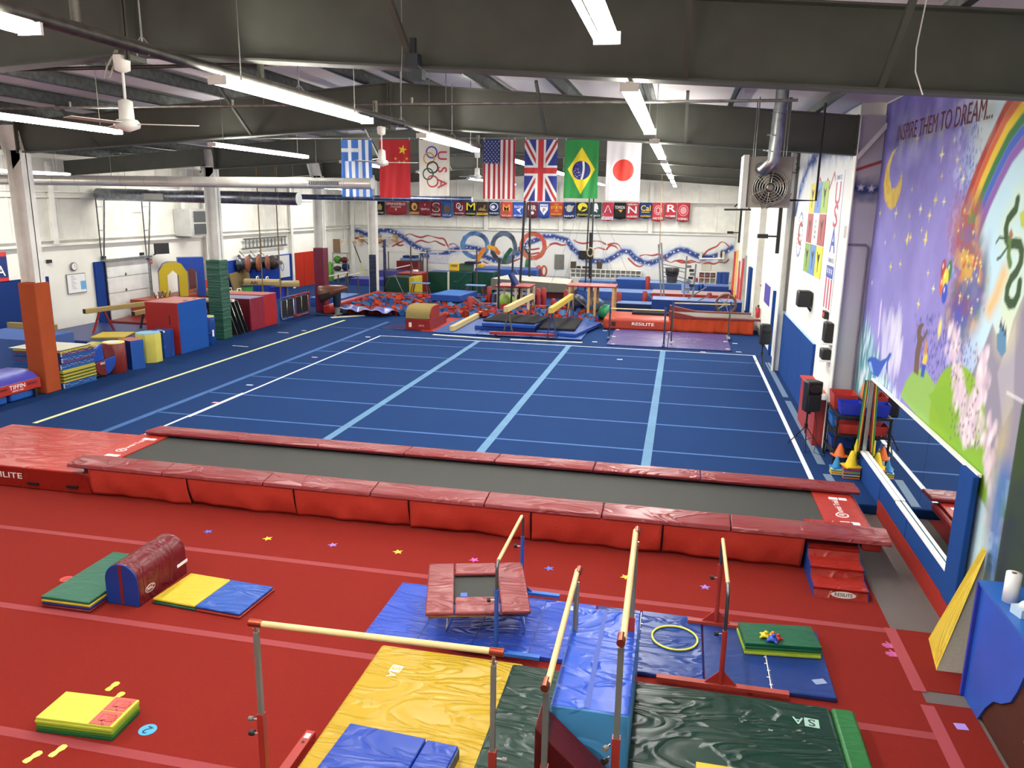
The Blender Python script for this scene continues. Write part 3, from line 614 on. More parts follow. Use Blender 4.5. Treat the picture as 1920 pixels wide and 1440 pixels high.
for x in (xa+.02, xb-.03):
    upright(sb, x, yA, zA, .62, G+.06); k = MB(); knob(k, (x-.03 if x < 7 else x+.03, yA, .56), (-1 if x < 7 else 1, 0, 0), GUNM); k.build('clamp_knob', sb); k = MB(); knob(k, (x-.03 if x < 7 else x+.03, yA, .44), (-1 if x < 7 else 1, 0, 0), BLACKP, .024); k.build('clamp_knob', sb)
    mb = B(x-.04, x+.04, -9.2, -6.93, G, G+.07, REDM); mb.cbox((x, -7.0, G+.071), (.045, .06, .002), WT).lathe([(.014, 0), (.014, .002)], BLACK, c=(x, -7.08, G+.0705), n=12); mb.build('base_beam', sb)
pb = thing('parallel_bars', 'pair of uneven height wooden parallel rails around the blue block', 'gymnastics bars', (9.17, -6.6, G))
for x, z, ya, yb, lab in ((8.93, 1.1, -5.76, -7.53, 0), (9.43, 1.5, -5.66, -7.5, 1)):
    MB().tube([(x-.012, ya, z), (x+.012, yb, z)], .024, WOOD, 12).build('wooden_rail', pb)
    for y in (ya, yb): MB().tube([(x, y-.06, z), (x, y+.05, z)], .029, M('a8604c', 'metal', .35), 12).build('end_ferrule', pb)
    for y in (ya-.12, yb+.03):
        sp = .72 if lab else .42
        upright(pb, x, y, z-.01, sp, G+.05, REDM, .058)
        k = MB(); knob(k, (x-.04, y-.01, sp-.06), (-.6, -1, 0), GUNM, .02); k.build('clamp_knob', pb); k = MB(); knob(k, (x-.04, y-.01, sp-.16), (-.6, -1, 0), BLACKP, .024); k.build('clamp_knob', pb)
    T = frame((x+.0, -7.535, .22 if not lab else .3), (0, 0, 1), (-1, 0, 0)); MB().text('Anderson' if not lab else 'Hands', T, .055, WT, align='CENTER').build('lettering', pb)
for y in (-5.78, -7.47): B(8.2, 9.95, y-.04, y+.04, G, G+.06, M('a8564a', 'paint')).build('base_beam', pb)
mb = MB().cbox((9.72, -5.78, G+.061), (.14, .05, .002), WT).lathe([(.014, 0), (.014, .002)], BLACK, c=(9.85, -5.78, G+.0605), n=12); mb.build('label_patch', pb)
# kid bar B: blue uprights with bent steel arms
kb = thing('training_bar', 'small low bar with blue uprights beside the mini trampoline', 'gymnastics bar', (8.08, -4.7, G))
x = 8.08; zb = .9; ST = M('77787a', 'metal', .4)
MB().tube([(x, -4.17, zb), (x, -5.33, zb)], .019, WOOD, 10).build('wooden_rail', kb)
for y, s_ in ((-4.12, 1), (-5.36, -1)):
    pts = [(x, y-s_*.12, zb)]+[(x, y-s_*.05+s_*.08*math.sin(a), zb-.08+.08*math.cos(a)) for a in [PI/2*k/5 for k in range(6)]]+[(x, y+s_*.03, .55)]
    MB().tube(pts, .016, ST, 10).build('bent_arm', kb)
    MB().tube([(x, y+s_*.03, .62), (x, y+s_*.03, G+.06)], .022, M('2452a8', 'paint'), 10).build('outer_post', kb)
    MB().box(x-.45, x+.45, y+s_*.03-.03, y+s_*.03+.03, G+.056, G+.09, M('2f6ac0', 'paint')).build('base_foot', kb)
    g = MB()
    for q in (-1, 1): g.prism([(q*.02, .09), (q*.13, .0), (q*.02, 0)], -.004, .004, M('2452a8', 'paint'), T=frame((x, y+s_*.03, G+.09), (1, 0, 0), (0, 0, 1)))
    g.build('gusset', kb); k = MB(); knob(k, (x-.02, y+s_*.03, .5), (-1, -.2, 0), BLACKP, .022); k.build('clamp_knob', kb)
kc = thing('training_bar', 'small low bar with red uprights and a bent steel arm over the dark blue mat', 'gymnastics bar', (10.28, -4.8, G))
x = 10.28; zb = .92
MB().tube([(x, -4.3, zb), (x, -5.32, zb)], .019, WOOD, 10).build('wooden_rail', kc)
for y, s_ in ((-4.3, 1), (-5.4, -1)):
    pts = [(x, y-s_*.1, zb)]+[(x, y-s_*.05+s_*.08*math.sin(a), zb-.08+.08*math.cos(a)) for a in [PI/2*k/5 for k in range(6)]]+[(x, y+s_*.03, .5)]
    MB().tube(pts, .018, ST, 10).build('bent_arm', kc)
    MB().tube([(x, y+s_*.03, .62 if s_ > 0 else .5), (x, y+s_*.03, G+.05)], .025, REDM, 10).build('outer_post', kc)
    MB().box(x-.6 if s_ < 0 else x-.3, x+.62 if s_ < 0 else x+.3, y+s_*.03-.035, y+s_*.03+.035, G+.051, G+.085, M('9c3a2f', 'paint')).build('base_foot', kc)
    g = MB()
    for q in (-1, 1): g.prism([(q*.02, .13), (q*.15, .0), (q*.02, 0)], -.005, .005, REDM, T=frame((x, y+s_*.03, G+.085), (1, 0, 0), (0, 0, 1)))
    g.build('gusset', kc); k = MB(); knob(k, (x-.02, y+s_*.03, .46), (-1, -.2, 0), BLACKP, .022); k.build('clamp_knob', kc)
# ================================================================ MINI TRAMPOLINE
mt = thing('mini_trampoline', 'square maroon padded mini trampoline on chrome legs in the centre foreground', 'trampoline', (7.86, -4.75, -.09))
T, W, D = rect(F(797, 1151, .3), F(996, 1147, .3), F(850, 1057, .3)); T = T @ Matrix.Translation((0, 0, 0)); zt = .30
def tb(a, b, c, d, z0, z1, m): return MB().box(a, b, c, d, z0, z1, m, T=T)
pm = M('8f3f40', 'wrinkle')
tb(0, .29, 0, D, zt-.035, zt+.01, pm).build('edge_pad', mt, bevel=.018, seg=3); tb(W-.3, W, 0, D, zt-.035, zt+.01, pm).build('edge_pad', mt, bevel=.018, seg=3)
tb(.3, W-.31, 0, .33, zt-.035, zt+.008, pm).build('edge_pad', mt, bevel=.018, seg=3); tb(.3, W-.31, D-.26, D, zt-.035, zt+.008, pm).build('edge_pad', mt, bevel=.018, seg=3)
tb(.25, W-.25, .28, D-.2, zt-.05, zt-.042, BLACKB).build('jumping_bed', mt); tb(.36, .43, .42, .5, zt-.0419, zt-.04, M('3f6ad8', 'plain')).build('label_patch', mt)
fr = MB().tube([T @ Vector(q) for q in ((.04, .04, zt-.06), (W-.04, .04, zt-.06), (W-.04, D-.04, zt-.06), (.04, D-.04, zt-.06))], .018, CHROME, 8, closed=True); fr.build('steel_frame', mt)
for q in ((.28, .05), (W-.1, .05), (W-.05, D-.1), (.2, D-.08)):
    a = T @ Vector((q[0], q[1], zt-.06)); sx = -1 if q[0] < W/2 else 1; e = T @ Vector((q[0]+sx*.07, q[1]+(.25 if q[1] < .5 else -.3), -.072)); e2 = T @ Vector((q[0]+sx*.02, q[1]+(.5 if q[1] < .5 else -.5), zt-.06))
    MB().tube([a, e.lerp(a, .1), e, e.lerp(e2, .1), e2], .013, CHROME, 8).build('leg', mt)
# ================================================================ RIGHT SIDE
# yellow wedge against the wall
yw = MB(); pts = [(-4.0, 0), (-4.56, 0), (-4.16, 1.17), (-4.1, 1.17)]
a = [Vector((12.52, -3.93, G+.002)), Vector((12.42, -4.56, G+.002)), Vector((12.74, -4.56, G+.002)), Vector((12.82, -3.93, G+.002)), Vector((12.8, -4.18, 1.03)), Vector((12.83, -4.22, 1.03)), Vector((12.85, -4.15, 1.03)), Vector((12.83, -4.1, 1.03))]
yw.add(a, [(0, 1, 5, 4), (3, 7, 6, 2), (4, 5, 6, 7), (0, 4, 7, 3), (0, 3, 2, 1)], M('e8cb4a', 'wrinkle')); yw.add(a, [(1, 2, 6, 5)], M('c9c4b4', 'cloth')); single('wedge', 'tall yellow foam wedge with grey base standing against the mural wall', 'wedge', yw)
def pa_speaker(loc, rz, label, top, bot):
    o = thing('pa_speaker', label, 'speaker', (loc[0], loc[1], 0)); A = Matrix.Translation((loc[0], loc[1], bot)) @ Matrix.Rotation(rz, 4, 'Z'); h = top-bot; w_ = h*.52; d = h*.5
    sec = [(-w_/2, -d/2), (w_/2, -d/2), (w_/2*.95, d*.1), (w_*.28, d/2), (-w_*.28, d/2), (-w_/2*.95, d*.1)]
    MB().prism(sec, 0, h, BLACKP, T=A).build('cabinet', o, bevel=.03, seg=3)
    MB().prism([(-w_*.42, h*.05), (w_*.42, h*.05), (w_*.42, h*.56), (-w_*.42, h*.56)], d/2+.001, d/2+.012, M('26282a', 'mesh'), T=A @ Matrix(((1, 0, 0, 0), (0, 0, -1, 0), (0, 1, 0, 0), (0, 0, 0, 1)))).build('woofer_grille', o, bevel=.006)
    MB().lathe([(.001, -.03), (w_*.16, -.02), (w_*.36, .0), (w_*.4, .012), (w_*.36, .012)], M('303234', 'plain', .35), T=A @ Matrix.Translation((0, -d/2-.001, h*.77)) @ Matrix.Rotation(PI/2, 4, 'X') @ Matrix.Scale(.62, 4, (0, 1, 0)), n=24).build('horn', o)
    MB().tube([A @ Vector((0, 0, .0)), A @ Vector((0, 0, -.06))], .028, BLACKP, 10).build('pole_socket', o); return o
def spk_stand(loc, top, feet, label):
    o = thing('speaker_stand', label, 'speaker stand', (loc[0], loc[1], 0)); zc = .42
    MB().tube([(loc[0], loc[1], .28), (loc[0], loc[1], top)], .018, BLACKP, 10).build('pole', o)
    MB().tube([(loc[0], loc[1], zc-.02), (loc[0], loc[1], zc+.05)], .032, BLACKP, 10).build('collar', o)
    for k, (x, y) in enumerate(feet):
        MB().bar((loc[0], loc[1], zc), (x, y, .012), .022, .012, BLACKP).build('leg', o)
        c = Vector((loc[0], loc[1], zc)).lerp(Vector((x, y, 0.01)), .55); MB().bar((loc[0], loc[1], .15), c, .014, .008, BLACKP).build('brace', o)
    return o
spk_stand((12.12, 2.5), .72, ((11.87, 2.73), (12.1, 2.18), (12.4, 2.62)), 'black tripod stand of the nearer floor speaker')
pa_speaker((12.15, 2.5), .35, 'nearer black loudspeaker on a tripod by the red cabinet', 1.29, .72)
spk_stand((12.02, 10.05), .68, ((11.75, 10.12), (12.03, 9.72), (12.26, 9.98)), 'black tripod stand of the far floor speaker')
pa_speaker((12.04, 10.05), .3, 'far black loudspeaker on a tripod at the corner of the blue floor', 1.24, .68)
# black cable on the floor
single('speaker_cable', 'thin black cable from the nearer loudspeaker down to the floor', 'cable', MB().tube([(12.22, 2.55, .8), (12.3, 2.5, .5), (12.3, 2.4, .1), (12.25, 2.2, .01), (12.4, 2.0, .01), (12.42, 2.5, .02)], .006, BLACK, 5))
# storage rack
rk = thing('storage_rack', 'black plastic shelf rack holding bins beside the mirror', 'shelf', (12.65, 1.75, 0))
RX0, RX1, RY0, RY1 = 12.42, 12.84, 1.32, 2.25
for z in (.25, .62, .95):
    s_ = MB()
    for k in range(7): xx = RX0+(RX1-RX0)*k/6; s_.box(xx-.022, xx+.022, RY0, RY1, z-.012, z+.006, BLACKP)
    for yy in (RY0, RY1): s_.box(RX0-.02, RX1+.02, yy-.02, yy+.02, z-.03, z+.008, BLACKP)
    s_.build('shelf', rk)
for xx in (RX0, RX1):
    for yy in (RY0, RY1): MB().tube([(xx, yy, .0), (xx, yy, .95)], .022, BLACKP, 8).build('post', rk)
def bin_(c, sx, sy, h, col, label, flare=.03):
    x, y, z = c; m = M(col, 'plain', .35); o = MB(); t_ = .006; b0 = [(-sx/2, -sy/2), (sx/2, -sy/2), (sx/2, sy/2), (-sx/2, sy/2)]; t0 = [(a*(1+flare*2/sx*1), b*(1+flare*2/sy)) for a, b in b0]
    vs = [(x+a, y+b, z) for a, b in b0]+[(x+a, y+b, z+h) for a, b in t0]+[(x+a*.97, y+b*.97, z+h) for a, b in t0]+[(x+a*.96, y+b*.96, z+.01) for a, b in b0]
    o.add(vs, [(0, 3, 2, 1)]+[(i, (i+1) % 4, 4+(i+1) % 4, 4+i) for i in range(4)]+[(4+i, 4+(i+1) % 4, 8+(i+1) % 4, 8+i) for i in range(4)]+[(8+i, 8+(i+1) % 4, 12+(i+1) % 4, 12+i) for i in range(4)]+[(12, 13, 14, 15)], m)
    return single('storage_bin', label, 'bin', o, 'bins on the black rack')
bin_((12.62, 1.5, .962), .3, .25, .21, '2234b0', 'royal blue tub on the top shelf of the black rack'); bin_((12.6, 1.98, .962), .34, .42, .26, 'b43a30', 'large red tub on the top shelf behind the blue tub')
bin_((12.63, 1.5, .632), .32, .26, .17, 'b0302a', 'red bin on the middle shelf of the black rack'); bin_((12.6, 1.98, .632), .32, .36, .2, '2a6ab8', 'light blue crate on the middle shelf of the black rack')
bin_((12.62, 1.95, .262), .32, .36, .18, '24418c', 'dark blue bin on the lowest shelf of the black rack')
def cone(loc, r, h, col, label, base='flat', holes=False, group='traffic cones by the mirror'):
    x, y, z = loc; m = M(col, 'plain', .5); o = MB(); o.cbox((x, y, z+.012), (r*2.5, r*2.5, .022), m, rz=.3); o.lathe([(r, .02), (r*.86, .06), (r*.25, h*.97), (r*.2, h)], m, c=(x, y, z), n=20)
    if holes:
        for a in range(6):
            for zz, rr in ((.3, .74), (.6, .48)): an = a*PI/3; q = Vector((math.cos(an), math.sin(an), 0)); p_ = Vector((x, y, z+h*zz))+q*r*rr*.99; o.tube([p_-q*.002, p_+q*.003], .011, BLACK, 8)
    return single('traffic_cone', label, 'cone', o, group)
pc = F(1600, 888, 0); px_, py_ = 12.64, 1.0
cols = ['d9772c', '20408f', 'e0c63a', '20408f', 'd9772c', '2f9a6a', '6a3a9a', 'c8402c', 'e0c63a', '7a2a6a', 'd9772c']
for k in range(8):
    single('cone_base', ['topmost', 'second', 'third', 'fourth', 'fifth', 'sixth', 'seventh', 'lowest'][7-k]+' flat square cone base in the stack under the yellow cone', 'cone base', MB().cbox((px_, py_, .002+.022*k+.01), (.26, .26, .018), M(cols[k], 'plain')), 'stacked cone bases')
cone((px_, py_, .18), .1, .27, 'edc81e', 'yellow cone with holes topping the stack by the mirror', holes=True)
for k in range(5): single('cone_base', ['lowest', 'fourth', 'third', 'second', 'topmost'][k]+' small disc base in the stack under the little blue cone', 'cone base', MB().cbox((12.44, 1.12, .002+.02*k+.008), (.18, .18, .016), M(['e0d9a0', 'd9772c', 'e0c63a', '4a9a5a', 'e8e4c8'][k], 'plain')), 'stacked cone bases')
cone((12.44, 1.12, .102), .07, .2, '2f86c0', 'little blue cone on a stack of discs by the rack')
cone((12.5, 1.28, .262), .09, .22, 'd96a2c', 'orange cone on the lowest shelf of the rack') 
# sticks standing at the mirror edge
for k in range(6):
    c = ['2f7a4a', 'e0c63a', 'b0302a', '222222', 'c9a05a', '6a3a3a'][k]; x = 12.75+.02*(k % 3); y = 1.12+.03*(k//3)+.01*k
    single('wooden_stick', ['green', 'yellow', 'red', 'black', 'tan', 'brown'][k]+' stick standing upright at the left edge of the mirror', 'stick', MB().tube([(x-.04, y-.06, .42), (x, y, 1.62)], .011, M(c, 'plain'), 7), 'sticks by the mirror')
mb = MB()
for k in range(5): mb.tube([(12.7, 1.05+.03*k, .64-.04*k), (12.7+.01*k, 1.05+.03*k, .38-.03*k)], [.012, .02], M('e3cf2e', 'plain'), 6)
mb.tube([(12.75, .98, .42), (12.75, 1.24, .42)], .01, BLACKP, 6); single('hanging_tassels', 'yellow tassels hanging under the sticks at the mirror edge', 'tassels', mb)
# stick holder keeps the sticks up
single('stick_holder', 'small black holder clasping the upright sticks at the mirror', 'holder', MB().box(12.7, 12.8, 1.12, 1.2, .42, .5, BLACKP))
# mirror and blue padding below it
MIR = bpy.data.materials.new('mirror_glass'); MIR.use_nodes = True; _b = MIR.node_tree.nodes['Principled BSDF']; _b.inputs['Metallic'].default_value = 1; _b.inputs['Roughness'].default_value = .02; _b.inputs['Base Color'].default_value = (.86, .9, .9, 1)
mr = thing('wall_mirror', 'long low wall mirror with white edging under the mural', 'mirror', (12.85, -1, .45))
for k, (a, b) in enumerate(((-3.35, -2.0), (-2.0, -.45), (-.45, 1.1))): B(12.84, 12.86, a+.003, b-.003, .44, 1.64, MIR).build('mirror_pane', mr)
B(12.82, 12.865, -3.72, 1.12, 1.64, 1.675, WT).build('top_trim', mr)
mb = MB()
for a, b in ((-3.45, -1.2), (-1.2, -.1), (-.1, 1.12)): mb.box(12.775, 12.84, a+.01, b-.01, .395+(.012 if a > -1.3 else 0), .42+(.012 if a > -1.3 else 0), WT)
mb.build('ledge_trim', mr); B(12.81, 12.84, 1.1, 1.13, .4, 1.64, M('b9bcb8', 'metal')).build('side_trim', mr)
for a, b, l in ((-3.75, -1.75, 'nearest blue padded wall panel under the mirror'), (-1.74, -.32, 'middle blue padded wall panel under the mirror'), (-.31, 1.15, 'farthest blue padded wall panel under the mirror')): single('wall_pad', l, 'wall pad', B(12.79, 12.84, a+.006, b-.006, .1 if b < 0 else .0, .395, PADBLUE), 'blue pads under the mirror', bevel=.01)
single('wall_pad', 'tall blue wall pad at the near end of the mirror', 'wall pad', B(12.77, 12.835, -3.76, -3.36, .1, 1.66, PADBLUE), bevel=.012)
single('baseboard_strip', 'red carpeted strip along the foot of the blue wall pads', 'skirting', B(12.78, 12.84, -3.76, -.32, -.148, .098, M('9a2c24', 'carpet')))
# counter with cupboard
ct = thing('counter', 'blue painted counter with wavy edged panel at the lower right', 'counter', (12.75, -6.4, -.15))
wav = [(-4.93, -.15), (-4.93, 1.0), (-9, 1.0), (-9, .72), (-5.99, .72), (-5.93, .55), (-5.85, .4), (-5.7, .28), (-5.55, .2), (-5.42, .05), (-5.33, -.1), (-5.3, -.15)]
MB().prism(wav, 0, .025, M('2456b8', 'paint', .35), T=frame((12.55, 0, 0), (0, 1, 0), (0, 0, 1))).build('front_panel', ct)
B(12.52, 12.575, -4.95, -4.915, -.15, 1.02, M('2a3aa0', 'paint')).build('end_post', ct)
B(12.53, 12.88, -9, -4.9, 1.0, 1.03, M('2a63b8', 'paint', .3)).build('counter_top', ct)
cp = thing('cupboard', 'dark brown cupboard with white knobs under the blue counter', 'cupboard', (12.7, -6.5, -.15))
B(12.585, 12.88, -9, -4.95, -.15, .995, M('3c2118', 'wood')).build('carcass', cp)
for a, b in ((-6.33, -5.3), (-7.4, -6.35)): B(12.568, 12.585, a, b, -.1, .7, M('44261b', 'wood')).build('door', cp)
for y, z in ((-6.23, .3), (-6.46, .34)): MB().lathe([(.008, 0), (.008, .015), (.018, .025), (.012, .04)], M('e6c8bc', 'plain'), T=Matrix.Translation((12.567, y, z)) @ Matrix.Rotation(-PI/2, 4, 'Y'), n=12).build('knob', cp)
pr = F(1893, 1128, 1.03); mb = MB().lathe([(.021, .003), (.062, .003), (.062, .27), (.021, .27)], WT, c=(pr.x, pr.y, 1.03), n=28).lathe([(.02, .0), (.02, .272)], M('6a4a3a'), c=(pr.x, pr.y, 1.031), n=14); single('paper_towel_roll', 'white paper towel roll standing on the blue counter', 'paper towel', mb)
pt_ = F(1908, 1150, 1.03); tb_ = thing('tissue_box', 'pale tissue box on the blue counter in front of the towel roll', 'tissue box', (pt_.x, pt_.y, 1.03)); MB().cbox((pt_.x+.02, pt_.y-.03, 1.07), (.12, .13, .075), M('b9d2e6', 'plain'), rz=.3).build('box_body', tb_)
mb = MB().lathe([(.03, 0), (.035, .02), (.02, .045), (.004, .06)], WT, c=(pt_.x+.02, pt_.y-.03, 1.107), n=7, smooth=False); mb.build('tissue', tb_)
# ================================================================ LEFT SIDE ALONG THE COLUMNS
def wl(a, b, X=-9.68, th=.05, into=1):
    """box on the left wall between two pixels"""
    p, q = FX(a[0], a[1], X), FX(b[0], b[1], X); return (X, X+th, min(p.y, q.y), max(p.y, q.y), min(p.z, q.z), max(p.z, q.z))
fv = thing('folding_vault', 'long blue and red padded vault trainer with white lettering at the left edge', 'vault trainer', (-4.7, 1.0, 0))
sec = [(-5.35, .22), (-4.17, .22), (-4.17, .42), (-4.32, .54), (-4.55, .6), (-4.95, .6), (-5.2, .54), (-5.35, .42)]
MB().prism(sec, 0, 2.35, M('5153c4', 'vinyl'), T=frame((0, 2.12, 0), (1, 0, 0), (0, 0, 1))).build('padded_top', fv, bevel=.02)
B(-5.36, -4.155, -.24, 2.13, .2, .42, REDB).build('side_band', fv, bevel=.01)
for k in range(3): B(-5.3, -4.22, -.2+.78*k, .5+.78*k, 0.01, .2, M('2a66c4', 'vinyl')).build('base_roll', fv, bevel=.05, seg=3)
for y in (.15, .93, 1.98): B(-4.2, -4.15, y-.04, y+.04, .03, .22, BLACKP).build('strap', fv)
mb = MB().text('TIFFIN', frame((-4.1535, 1.5, .34), (0, 1, 0), (0, 0, 1)), .13, WT, width=.42).text('athletic mats', frame((-4.1535, 1.5, .265), (0, 1, 0), (0, 0, 1)), .05, WT, width=.3); mb.build('lettering', fv)
for y in (1.1, 1.9, .3): B(-4.158, -4.145, y-.12, y+.12, .32, .36, M('5a1a18', 'plain')).build('handle', fv)
single('foam_block', 'big grey blue foam block behind the orange wrapped column', 'foam block', MB().box(-7.4, -5.35, 3.25, 4.6, 0, 1.0, M('4a66a4', 'cloth')).box(-5.95, -5.72, 3.243, 3.25, .5, .72, M('2c4690', 'plain')), bevel=.02)
single('balance_beam', 'low tan balance beam lying near the left wall behind the orange column', 'balance beam', B(-9.3, -7.7, 6.55, 6.67, .62, .78, TANS))
cm = thing('crash_mat', 'wide navy crash mat behind the stacked mats by the garage door', 'mat', (-7.3, 8.2, 0))
B(-9.3, -5.3, 6.9, 10.0, 0, .3, M('263a7a', 'vinyl')).build('mat_body', cm, bevel=.03)
q = F(183, 630, .33); single('panel_mat', 'thin yellow square mat lying on the navy crash mat', 'mat', MB().cbox((F(213, 628, .33).x, F(213, 628, .33).y, .327), (.95, .95, .04), YELV, rz=.35))
# stack of folded mats
PUR = M('6a4a86', 'vinyl'); SBL = M('1f63b4', 'vinyl'); SYE = M('dcc84a', 'vinyl'); SGR = M('5a6a2a', 'vinyl')
layers = [[SBL, SBL, SBL, M('2a55a0', 'vinyl')], [SYE, SGR, SYE, SGR], [SYE, SGR, SYE, SYE], [SBL, SBL, M('2458b0', 'vinyl'), SBL], [PUR, PUR, SBL, SBL], [SBL, M('7a3f6a', 'vinyl'), M('7a3f6a', 'vinyl'), SYE]]
nm = ['lowest, blue', 'second lowest, yellow and olive', 'third lowest, olive and yellow', 'fourth lowest, all blue', 'second highest, purple over blue', 'highest, maroon and yellow']
z = 0
for k, lay in enumerate(layers):
    o = thing('folded_mat', 'folded mat in the tall stack by the orange column, '+nm[k], 'mat', (-4.7, 3.2, z), 'tall stack of folded mats')
    dx, dy = random.uniform(-.02, .02), random.uniform(-.02, .02)
    for m in lay: MB().box(-5.4+dx, -4.09+dx, 2.72+dy, 3.76+dy+random.uniform(-.015, .015), z+.001, z+.036, m).build('panel', o, bevel=.008); z += .037
    if k in (0, 3, 4, 5):
        mb = MB()
        for j in range(26): mb.cbox((-4.082+dx, 2.75+dy+j*.039, z-.04-random.choice((0, .037))), (.006, .014, .01), WT)
        for j in range(3): mb.cbox((-4.095+dx, 2.715+dy, z-.03-.037*j), (.02, .02, .02), WT)
        mb.build('white_lacing', o)
single('foam_sheet', 'white foam sheet with green edge on top of the tall mat stack', 'foam sheet', MB().box(-5.5, -4.1, 2.72, 3.7, z+.001, z+.02, M('3d6a3a', 'foam'), top=M('e4e0d0', 'foam')).box(-4.9, -4.55, 3.0, 3.1, z+.021, z+.05, M('8c2a2a', 'plain')))
dr = thing('foam_drum', 'round foam wheel with maroon and blue quarters beside the mat stack', 'foam block', (-4.4, 4.1, 0))
T = Matrix.Translation((-4.22, 4.13, .44)) @ Matrix.Rotation(PI/2, 4, 'Y')
for k in range(4):
    pts = [(0, 0)]+[(.4*math.cos(k*PI/2+PI/12*j+.1), .4*math.sin(k*PI/2+PI/12*j+.1)) for j in range(7)]; MB().prism(pts, 0, .1, M('7a2a2a' if k % 2 else '2450b8', 'vinyl'), T=T).build('quarter_panel', dr, bevel=.02)
MB().lathe([(.41, -.28), (.43, -.26), (.43, -.03), (.40, 0)], M('d8cf6a', 'vinyl'), T=T, n=32).build('rim', dr)
mb = MB().text('MAC', frame((-4.118, 4.05, .36), (0, 1, 0), (0, 0, 1)), .08, WT); mb.build('lettering', dr)
mc = thing('foam_cylinder', 'maroon foam cylinder with yellow rim on top', 'foam block', (-4.3, 4.72, 0))
MB().lathe([(.26, 0), (.275, .02), (.275, .75), (.265, .76)], M('8a2f2a', 'vinyl'), c=(-4.32, 4.72, 0), n=28).build('body', mc); MB().lathe([(.265, 0), (.265, .02), (.17, .022)], M('e6dc6a', 'plain'), c=(-4.32, 4.72, .76), n=28).build('rim', mc); MB().lathe([(.17, 0), (.17, .004)], M('dfe2ee', 'plain'), c=(-4.32, 4.72, .7825), n=20).build('top_disc', mc)
single('foam_block', 'upright foam box with navy and blue sides and red top', 'foam block', MB().add([(-4.62, 5.2, 0), (-4.06, 5.02, 0), (-3.93, 5.36, 0), (-4.48, 5.6, 0), (-4.62, 5.2, .76), (-4.06, 5.02, .76), (-3.93, 5.36, .76), (-4.48, 5.6, .76)], [(0, 1, 5, 4), (3, 0, 4, 7)], M('1c3580', 'vinyl')).add([(-4.06, 5.02, 0), (-3.93, 5.36, 0), (-4.48, 5.6, 0), (-4.06, 5.02, .76), (-3.93, 5.36, .76), (-4.48, 5.6, .76)], [(0, 1, 4, 3), (1, 2, 5, 4)], M('2a5fb4', 'vinyl')).add([(-4.62, 5.2, .76), (-4.06, 5.02, .76), (-3.93, 5.36, .76), (-4.48, 5.6, .76)], [(0, 1, 2, 3)], M('cc5a50', 'vinyl')), bevel=.012)
oc = thing('foam_octagon', 'upright pale yellow octagonal foam column with light blue top', 'foam block', (-4.4, 6.12, 0)); pts = [(.33*math.cos(PI/8+k*PI/4), .33*math.sin(PI/8+k*PI/4)) for k in range(8)]
MB().prism(pts, 0, .78, M('ddd266', 'foam'), T=Matrix.Translation((-4.38, 6.15, 0))).build('body', oc, bevel=.012); MB().prism([(x*.97, y*.97) for x, y in pts], .781, .8, M('9fd0e6', 'foam'), T=Matrix.Translation((-4.38, 6.15, 0))).build('top_disc', oc)
single('foam_block', 'small worn dark blue foam block next to the big red and blue one', 'foam block', MB().box(-4.75, -4.26, 6.62, 7.08, 0, .76, M('1e438e', 'wrinkle')).cbox((-4.45, 6.75, .763), (.14, .06, .006), WT).cbox((-4.27, 6.66, .74), (.04, .05, .05), WT), bevel=.02)
bk = thing('foam_block', 'huge foam block with red end, blue side and a slot handle', 'foam block', (-4.7, 7.9, 0))
B(-5.2, -4.13, 7.2, 8.56, 0, 1.48, M('1f55a8', 'cloth'), top=M('d4625a', 'vinyl')).build('block_body', bk, bevel=.02); B(-5.19, -4.145, 7.185, 7.21, .01, 1.47, M('b83028', 'vinyl')).build('end_panel', bk, bevel=.008)
B(-4.44, -4.41, 7.178, 7.186, .85, 1.12, BLACK).build('slot_handle', bk)
for y in (7.8, 8.25): B(-4.35, -4.25, y-.05, y+.05, 1.481, 1.488, BLACK).build('slot_handle', bk)
single('foam_roller', 'torn blue vinyl roll with yellow foam showing behind the big block', 'foam block', MB().lathe([(.2, 0), (.21, .02), (.21, .8), (.2, .84)], M('1c4494', 'wrinkle'), c=(-4.42, 9.0, 0), n=14).lathe([(.2, 0), (.19, .03), (.05, .04)], M('e0d68a', 'foam'), c=(-4.42, 9.0, .84), n=14).cbox((-4.22, 8.93, .35), (.02, .07, .2), WT))
# folded black trampolines leaning
for k in range(4):
    y = 10.5+.22*k; o = thing('folded_trampoline', ['nearest', 'second', 'third', 'last'][k]+' folded black trampoline frame leaning beside the green wrapped column', 'trampoline', (-4.8, y, 0), 'folded trampolines leaning by the green column')
    a, b = Vector((-4.42, y+.12, .01)), Vector((-4.62, y-.12, 1.1)); c, d = a+Vector((-.75, -.1, 0)), b+Vector((-.7, -.1, 0))
    MB().tube([a, b, d, c], .016, CHROME if k % 2 else GUNM, 6, closed=True).build('frame', o)
    n = (b-a).cross(c-a).normalized()*.012; MB().add([a+n*-1, b-n, d-n, c-n, a+n, b+n, d+n, c+n], [(3, 2, 1, 0), (4, 5, 6, 7), (0, 1, 5, 4), (1, 2, 6, 5), (2, 3, 7, 6), (3, 0, 4, 7)], M('141415', 'mesh')).build('jumping_bed', o)
single('balance_beam', 'short wooden beam lying across the leaning black trampolines', 'balance beam', B(-5.6, -4.45, 10.45, 10.6, 1.12, 1.2, CREAM))
bx = thing('foam_block', 'tall padded box, maroon in front and red behind, beside the small trampolines', 'foam block', (-5.1, 12.4, 0))
